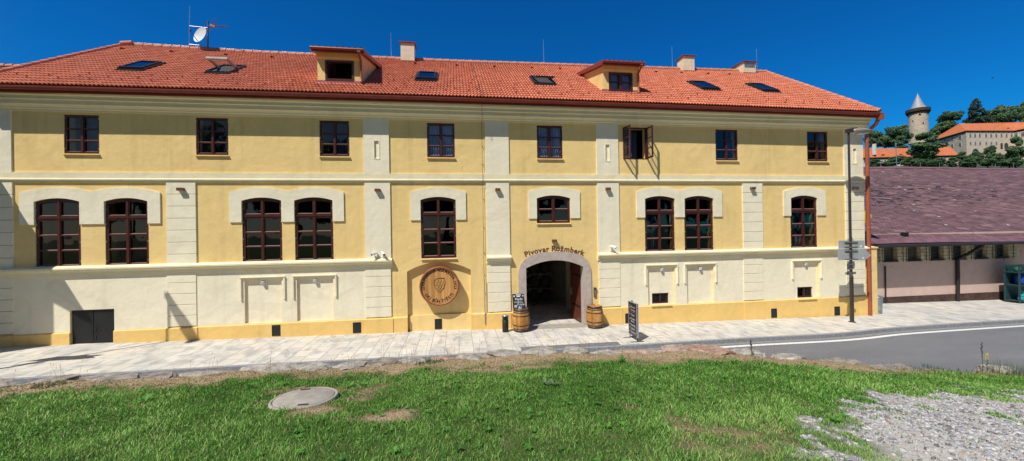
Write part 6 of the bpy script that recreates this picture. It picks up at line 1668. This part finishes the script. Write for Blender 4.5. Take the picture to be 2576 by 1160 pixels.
def tower():
    c = at(*Zp(771, 350), 216); top = c.z; bot = top-17; r = 4.05
    t = thing('castle_tower', 'round stone castle tower with grey conical roof and dark wooden gallery', 'tower', (c.x, c.y, bot))
    m = MB(); n = 40; m.lathe([(r*1.03, 0), (r, 8), (r*.98, 17.5)], n, (c.x, c.y, bot)); m.build('tower_shaft', TOWER, t)
    m = MB(); m.lathe([(r*.98, -.3), (r*1.20, .5), (r*1.24, .55), (r*1.24, 2.15), (r*1.15, 2.25), (r*.8, 2.35)], n, (c.x, c.y, top), smooth=False)
    for k in range(26): a = 2*PI*k/26; m.tube([(c.x+r*.99*math.cos(a), c.y+r*.99*math.sin(a), top-1.0), (c.x+r*1.2*math.cos(a), c.y+r*1.2*math.sin(a), top+.4)], .16, 4)
    m.build('gallery', TIMB, t)
    m = MB(); m.lathe([(3.2, 2.2), (2.95, 2.9), (.05, 11.0)], 32, (c.x, c.y, top)); m.tube([(c.x, c.y, top+10.9), (c.x, c.y, top+11.7)], .07, 6); m.build('cone_roof', LEAD, t)
    d = (CAM-c); d.z = 0; d.normalize(); s_ = Vector((-d.y, d.x, 0))
    for k, (du, dz) in enumerate(((-.1, 2.55), (2.4, 2.65))):
        p = Vector((c.x, c.y, top))+s_*du*1.05+d*math.sqrt(max(.1, 8.6-du*du)); m = MB(); m.box(p.x-.32, p.x+.32, p.y-.32, p.y+.32, top+dz-.1, top+dz+.55); m.build('roof_hatch', CFRAME, t)
    for du, dz, w_, h_ in ((.7, -1.6, 1.0, .8), (-2.0, -4.6, .35, 1.0), (1.9, -6.6, .55, .95)):
        p = c+s_*du+d*math.sqrt(r*r-du*du)*.985; q = s_; m = MB(); nn = (p-Vector((c.x, c.y, p.z))).normalized(); u = Vector((-nn.y, nn.x, 0)); z = top+dz
        P_ = lambda a, b, o: Vector((p.x, p.y, z))+u*a+Vector((0, 0, b))+nn*o
        m.hexa([P_(-w_/2, -h_/2, -.3), P_(w_/2, -h_/2, -.3), P_(w_/2, -h_/2, .10), P_(-w_/2, -h_/2, .10), P_(-w_/2, h_/2, -.3), P_(w_/2, h_/2, -.3), P_(w_/2, h_/2, .10), P_(-w_/2, h_/2, .10)]); m.build('loophole', CWIN, t)
tower()
def lowhouse(lab, e0, e1, r0, r1, zb, wins, hip=False, cat='building'):
    t = thing('castle_outbuilding', lab, cat, Vector(((e0+e1)/2).to_tuple())-Vector((0, 0, 5)))
    m = MB(); d = (CAM-e0); d.z = 0; d.normalize(); dd = -d*.8
    a, b = e0+dd, e1+dd; m.quad((a.x, a.y, e0.z-7), (b.x, b.y, e1.z-7), (b.x, b.y, e1.z), (a.x, a.y, e0.z))
    c = b-d*8; m.quad((b.x, b.y, e1.z-7), (c.x, c.y, e1.z-7), (c.x, c.y, e1.z), (b.x, b.y, e1.z)); a2 = a-d*8; m.quad((c.x, c.y, e1.z-7), (a2.x, a2.y, e0.z-7), (a2.x, a2.y, e0.z), (c.x, c.y, e1.z)); m.build('wall', CWHITE if not hip else CASTLE, t, recalc=False)
    m = MB(); m.add([e0, e1, r1, r0], [(0, 1, 2, 3)]); eb1, eb0 = e1-d*13, e0-d*13; m.add([eb1, eb0, r0, r1], [(0, 1, 2, 3)]); m.add([e1, eb1, r1], [(0, 1, 2)]); rf = m.build('roof', CTILE, t, recalc=False)
    m = MB(); m.quad(e0-Vector((0, 0, .05)), e1-Vector((0, 0, .05)), b-Vector((0, 0, .7)), a-Vector((0, 0, .7))); m.build('eaves_shade_band', TIMB, t, recalc=False)  # dark sheet standing in for shade below the eaves
    for (x, y, w_, h_) in wins:
        p, n = plane_hit(x, y, a, b); n = n if n.dot(CAM-p) > 0 else -n; u = Vector((-n.y, n.x, 0)); Q = lambda s_, z, o: p+u*s_+Vector((0, 0, z))+n*o
        m = MB(); m.quad(Q(-w_/2, -h_/2, .1), Q(w_/2, -h_/2, .1), Q(w_/2, h_/2, .1), Q(-w_/2, h_/2, .1)); f = m.build('window', CFRAME, t, recalc=False)
        m = MB(); m.quad(Q(-w_*.33, -h_*.36, .14), Q(-w_*.05, -h_*.36, .14), Q(-w_*.05, h_*.36, .14), Q(-w_*.33, h_*.36, .14)); m.quad(Q(w_*.05, -h_*.36, .14), Q(w_*.33, -h_*.36, .14), Q(w_*.33, h_*.36, .14), Q(w_*.05, h_*.36, .14)); m.build('pane', CWIN, f, recalc=False)
    return t, rf
t, rf = lowhouse('low white outbuilding with long orange roof and white chimney below the tower', az_(-150, 946, 176), az_(760, 925, 180), az_(-150, 822, 184), az_(640, 815, 188), 0, [(60, 985, 1.4, 1.8), (330, 985, 1.4, 1.8)])
p = az_(200, 890, 178); q = az_(200, 757, 178); m = MB(); m.box(p.x-.34, p.x+.34, p.y-.3, p.y+.9, p.z-.4, q.z); m.build('chimney', CWHITE, rf)
p = az_(285, 830, 186); m = MB(); m.box(p.x-.5, p.x+.5, p.y-.5, p.y+.5, p.z-1, p.z+.9); m.build('chimney', CONC, rf)
for x, y in ((110, 905), (312, 908), (545, 906)):
    p = az_(x, y, 178.9); m = MB(); m.add([p+Vector((-1.1, 0, 0)), p+Vector((1.1, 0, 0)), p+Vector((0, -.1, .5)), p+Vector((0, .9, .4))], [(0, 1, 2), (0, 2, 3), (1, 3, 2)]); m.build('eyebrow_dormer', TIMB, rf)
lowhouse('small outbuilding with hipped orange roof in front of the castle palace', az_(960, 915, 172), az_(1315, 908, 172), az_(960, 800, 181), az_(1205, 797, 181), 0, [(1213, 952, 1.7, 1.7), (1085, 952, 1.7, 1.7)], True)

# ---- trees
def crown_mesh(name, seed, kind, n=7500):
    g = np.random.default_rng(seed)
    if kind == 'broad':
        nc = 34; ph = g.uniform(0, 2*PI, nc); ct = g.uniform(-.75, 1, nc); st = np.sqrt(np.maximum(0, 1-ct*ct)); rr = g.uniform(.55, .88, nc)
        C_ = np.stack([rr*st*np.cos(ph), rr*st*np.sin(ph), rr*ct*.95], -1); cr = g.uniform(.20, .36, nc)
        C_ = np.vstack([C_, [[0, 0, 0.1], [.2, .1, -.2], [-.2, -.1, .3]]]); cr = np.append(cr, [.55, .5, .5])
    elif kind == 'layered':
        nc = 46; z = g.uniform(-.85, 1, nc); ph = g.uniform(0, 2*PI, nc); mx = np.clip(1.05-np.abs(z-.0)**1.6*.9, .2, 1); rr = mx*g.uniform(.35, .9, nc)
        C_ = np.stack([rr*np.cos(ph), rr*np.sin(ph), z], -1); cr = g.uniform(.20, .34, nc)
        C_ = np.vstack([C_, [[0, 0, -.4], [0, 0, .2], [0, 0, -.8]]]); cr = np.append(cr, [.55, .45, .55])
    else:
        nc = 60; z = np.linspace(-.9, 1.0, nc); ph = np.arange(nc)*2.4+g.uniform(-.4, .4, nc); mx = .12+.62*(1-(z+.9)/1.9)**.85; rr = mx*g.uniform(.55, 1.15, nc)
        C_ = np.stack([rr*np.cos(ph), rr*np.sin(ph), z], -1); cr = .10+.16*(1-(z+.9)/1.9)
    nc = len(C_); ci = g.choice(nc, n, p=(cr**2)/np.sum(cr**2))
    d = g.normal(0, 1, (n, 3)); d /= np.linalg.norm(d, axis=1)[:, None]
    flat = np.array([1, 1, .55]) if kind != 'broad' else np.array([1, 1, .8])
    P = C_[ci]+d*flat*cr[ci][:, None]*g.uniform(.6, 1.08, n)[:, None]
    nrm = d*0.9+g.normal(0, .55, (n, 3))+np.array([0, 0, .25]); nrm /= np.linalg.norm(nrm, axis=1)[:, None]
    a = np.cross(nrm, g.normal(0, 1, (n, 3))); a /= np.linalg.norm(a, axis=1)[:, None]; b = np.cross(nrm, a)
    s_ = g.uniform(.04, .09, n)[:, None]*(1.0 if kind != 'conifer' else .9)
    V = np.stack([P-a*s_, P+b*s_*.6, P+a*s_, P-b*s_*.6], 1)
    F = np.arange(n*4).reshape(n, 4)
    rim = np.linalg.norm(P, axis=1)
    rn = np.clip(.30+.22*d[:, 2]+.18*(rim-.75)+g.normal(0, .13, n)+g.normal(0, .12, nc)[ci], 0, 1)  # shading put into the leaf tone: upper and outer leaves lighter
    me = bpy.data.meshes.new(name); me.from_pydata(V.reshape(-1, 3).tolist(), [], F.tolist())
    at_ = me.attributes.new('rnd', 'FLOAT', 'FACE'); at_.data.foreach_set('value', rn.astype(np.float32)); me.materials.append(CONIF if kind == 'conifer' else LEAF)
    return me
def trunk_mesh(seed, kind):
    g = random.Random(seed); m = MB()
    top = .9 if kind == 'conifer' else .25
    m.tube([(0, 0, -1.5), (.02, 0, -.8), (0, .03, -.2), (.02, 0, top)], [.085, .07, .055, .012], 8)
    if kind != 'conifer':
        for k in range(6):
            a = g.uniform(0, 6.28); L = g.uniform(.45, .75); z = g.uniform(-.6, 0); m.tube([(0, 0, z), (L*.5*math.cos(a), L*.5*math.sin(a), z+.3), (L*math.cos(a), L*math.sin(a), z+.45)], [.04, .025, .008], 6)
    o = m.build('trunk', BARK); me = o.data; bpy.data.objects.remove(o); return me
CM = {k: [crown_mesh('crown', 50+i+10*j, k) for i in range(3)] for j, k in enumerate(('broad', 'layered', 'conifer'))}
TM = {k: trunk_mesh(5, k) for k in CM}
def tree(name, lab, kind, v, x, y, w, h, d, cat='tree', group='trees on the castle hill'):
    """x,y: middle of the crown in the zoomed photograph; w,h its size there; d distance"""
    p = az_(x, y, d); k = d/968*.18872; st = math.sqrt(1+((Zp(x, y)[0]-1288)/968)**2)
    rx = w/2*k/st*1.22; rz = h/2*k*1.05
    t = thing(name, lab, cat, (p.x, p.y, p.z-rz*1.45), group); t.scale = (rx, rx, rz); t.rotation_euler = (0, 0, v*1.3+x*.01)
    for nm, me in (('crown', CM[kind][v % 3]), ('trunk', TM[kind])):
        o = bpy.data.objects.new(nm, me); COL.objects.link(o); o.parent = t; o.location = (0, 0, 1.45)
T_ = [
 ('broadleaf_tree', 'big dark tree immediately left of the castle tower', 'broad', 0, 480, 655, 340, 340, 205),
 ('broadleaf_tree', 'dark tree furthest left on the hill beside the brewery corner', 'broad', 1, 190, 700, 240, 270, 200),
 ('broadleaf_tree', 'dark tree filling the gap behind the two trees left of the tower', 'broad', 2, 330, 730, 280, 250, 215),
 ('broadleaf_tree', 'dark tree partly hidden behind the white chimney below the tower', 'layered', 1, 560, 760, 200, 180, 198),
 ('broadleaf_tree', 'wide layered green tree in front of the foot of the tower', 'layered', 0, 850, 830, 500, 360, 160),
 ('broadleaf_tree', 'rounded open tree with sky gaps between tower and palace', 'broad', 2, 1200, 410, 300, 200, 245),
 ('broadleaf_tree', 'dark tree below the open crowned one, right of the tower', 'broad', 1, 1130, 560, 330, 230, 240),
 ('broadleaf_tree', 'dark tree touching the right edge of the tower', 'layered', 2, 985, 640, 150, 180, 232),
 ('broadleaf_tree', 'dark tree behind the left end of the palace roof', 'broad', 0, 1060, 700, 200, 150, 232),
 ('conifer_tree', 'tall spruce with drooping arms behind the palace roof', 'conifer', 0, 1540, 345, 330, 350, 245),
 ('conifer_tree', 'small dark conifer just right of the tall spruce', 'conifer', 1, 1680, 420, 220, 200, 250),
 ('broadleaf_tree', 'large dark tree crown behind the middle of the palace roof', 'broad', 1, 1890, 390, 330, 330, 250),
 ('broadleaf_tree', 'dark tree crown behind the palace at the right frame edge', 'broad', 2, 2140, 370, 300, 350, 255),
 ('broadleaf_tree', 'low dark tree crown between spruce and the large crown', 'layered', 0, 1770, 440, 200, 180, 252),
 ('shrub', 'light green bush below the small hipped outbuilding on its right', 'layered', 1, 1365, 965, 190, 170, 150),
 ('shrub', 'dark bush below the big palace archway', 'broad', 0, 1545, 945, 190, 220, 155),
 ('shrub', 'upright bushy tree before the middle palace windows', 'layered', 2, 1740, 895, 190, 210, 158),
 ('shrub', 'tall leafy tree before the palace at the right frame edge', 'layered', 0, 2070, 870, 290, 340, 145),
 ('shrub', 'mid green bush between the two taller ones before the palace', 'broad', 2, 1880, 965, 220, 180, 150),
 ('shrub', 'low bush under the small outbuilding window', 'layered', 1, 1230, 1005, 180, 110, 145),
 ('shrub', 'dark rounded bush behind the thin pole on the shed', 'broad', 1, 480, 985, 260, 150, 148),
 ('shrub', 'dark bush at the wall of the low white outbuilding by the brewery corner', 'layered', 2, 180, 1015, 190, 110, 145),
 ('shrub', 'low bush at the foot of the wide layered tree, left side', 'broad', 0, 660, 1000, 220, 140, 142),
 ('shrub', 'low bush at the foot of the wide layered tree, right side', 'broad', 1, 1020, 1010, 240, 130, 142),
 ('shrub', 'low hedge bush behind the shed ridge below the archway bush', 'layered', 0, 1450, 1025, 260, 110, 140),
 ('shrub', 'low hedge bush behind the shed ridge before the palace middle', 'broad', 2, 1700, 1010, 260, 130, 140),
 ('shrub', 'low hedge bush behind the shed ridge near the right frame edge', 'broad', 0, 1990, 1010, 300, 150, 138),
 ('shrub', 'low hedge bush behind the shed ridge left of the thin pole', 'broad', 2, 330, 1035, 200, 80, 138),
 ('shrub', 'low hedge bush behind the shed ridge below the layered tree', 'layered', 1, 840, 1030, 260, 100, 138)]
for a in T_: tree(*a, **({'cat': 'shrub', 'group': 'bushes below the castle'} if a[0] == 'shrub' else {}))

g_ = random.Random(3)
for k in range(17):
    x = -120+15*k+g_.uniform(-5, 5); y = -66+g_.uniform(-9, 9); h = g_.uniform(17, 27)
    t = thing('broadleaf_tree', 'tree of the row behind the viewer, seen only mirrored in the window panes', 'tree', (x, y, 0), 'trees behind the viewer'); t.scale = (9, 9, h/2.3); t.rotation_euler = (0, 0, k*1.1)
    for nm, me in (('crown', CM['broad'][k % 3]), ('trunk', TM['broad'])):
        o = bpy.data.objects.new(nm, me); COL.objects.link(o); o.parent = t; o.location = (0, 0, 1.3)

# plants at the bank edge
def spike(x, y, h, lab, col, n=9):
    z = float(terr(x, y)); t = thing('tall_weed', lab, 'plant', (x, y, z)); g = random.Random(int(x*100))
    m = MB(); m.tube([(x, y, z), (x+.01, y, z+h*.6), (x-.01, y, z+h)], [.006, .005, .002], 5); m.build('stem', simple('weed_stem', (0.05, 0.08, 0.02)), t)
    m = MB()
    for k in range(n):
        a = k*2.4; zz = z+h*(.1+.55*k/n); L = .09*(1-.5*k/n); m.add([(x, y, zz), (x+L*.5*math.cos(a)-.015*math.sin(a), y+L*.5*math.sin(a)+.015*math.cos(a), zz+.05), (x+L*math.cos(a), y+L*math.sin(a), zz+.03), (x+L*.5*math.cos(a)+.015*math.sin(a), y+L*.5*math.sin(a)-.015*math.cos(a), zz+.05)], [(0, 1, 2, 3)])
    m.build('leaf', simple('weed_leaf', (0.05, 0.10, 0.02), .7), t, recalc=False)
    m = MB()
    for k in range(16): a = g.uniform(0, 6.28); q = h*(.62+.38*k/16); m.tube([(x+.012*math.cos(a), y+.012*math.sin(a), z+q), (x+.028*math.cos(a), y+.028*math.sin(a), z+q+.01)], [.011, .006], 5)
    m.build('flower', col, t)
YF = simple('yellow_flower', (0.70, 0.55, 0.03), .7); DF = simple('dark_seed_head', (0.05, 0.035, 0.03), .9)
spike(6.27, -7.45, .34, 'dark seeded weed stalk standing on the white edging stones', DF)
spike(13.30, -6.98, .50, 'yellow flowering mullein spike beside the road at the right', YF)
spike(13.45, -6.80, .75, 'tall thin green weed right behind the yellow mullein', DF, 5)
def clump(x, y, r, h, lab, seed, c=(0.05, 0.10, 0.025)):
    g = random.Random(seed); z = float(terr(x, y)); m = MB()
    for k in range(160):
        a = g.uniform(0, 6.28); q = r*math.sqrt(g.random()); l = g.uniform(.4, 1)*h; bx, by = x+q*math.cos(a), y+q*math.sin(a); da = g.uniform(0, 6.28); zz = float(terr(bx, by)); w = .008
        m.add([(bx-w, by, zz), (bx+w, by, zz), (bx+.25*l*math.cos(da), by+.25*l*math.sin(da), zz+l)], [(0, 1, 2)], g.random())
    o = m.build('weed_clump', simple('weed_clump_green_%d' % seed, c, .8, var=.5, scale=8), None, (x, y, z), recalc=False); tag(o, lab, 'plant', kind='stuff' if r > .6 else None)
clump(13.9, -7.15, .45, .45, 'shaggy grey green weed clump round the pale boulder at the right edge', 3, (0.10, 0.14, 0.06))
clump(12.3, -7.2, .8, .13, 'low strip of rough weeds along the road left of the mullein', 4)
clump(10.8, -7.5, .8, .12, 'low weeds at the foot of the sloping bank end', 5)
clump(-6.9, -7.42, .20, .08, 'brownish grass tuft between the leftmost edging stones', 6, (0.12, 0.12, 0.05))
clump(-0.6, -6.95, .30, .07, 'green grass tuft between stones where the kerb meets the bank', 7, (0.05, 0.09, 0.025))

# bird
p = at(2497, 196, 70); m = MB(); s_ = .42
m.tube([p+Vector((-s_*.6, 0, -.12)), p, p+Vector((s_*.5, 0, .12))], [.02, .09, .03], 6)
m.add([p, p+Vector((.05, .1, .02)), p+Vector((.30, .3, .42)), p+Vector((-.12, .05, 0))], [(0, 1, 2, 3)]); m.add([p, p+Vector((.05, -.1, -.02)), p+Vector((-.55, -.3, -.32)), p+Vector((-.15, -.05, -.04))], [(0, 1, 2, 3)])
tag(m.build('bird', BLACK, None, p), 'small dark bird gliding in the sky at upper right', 'bird')
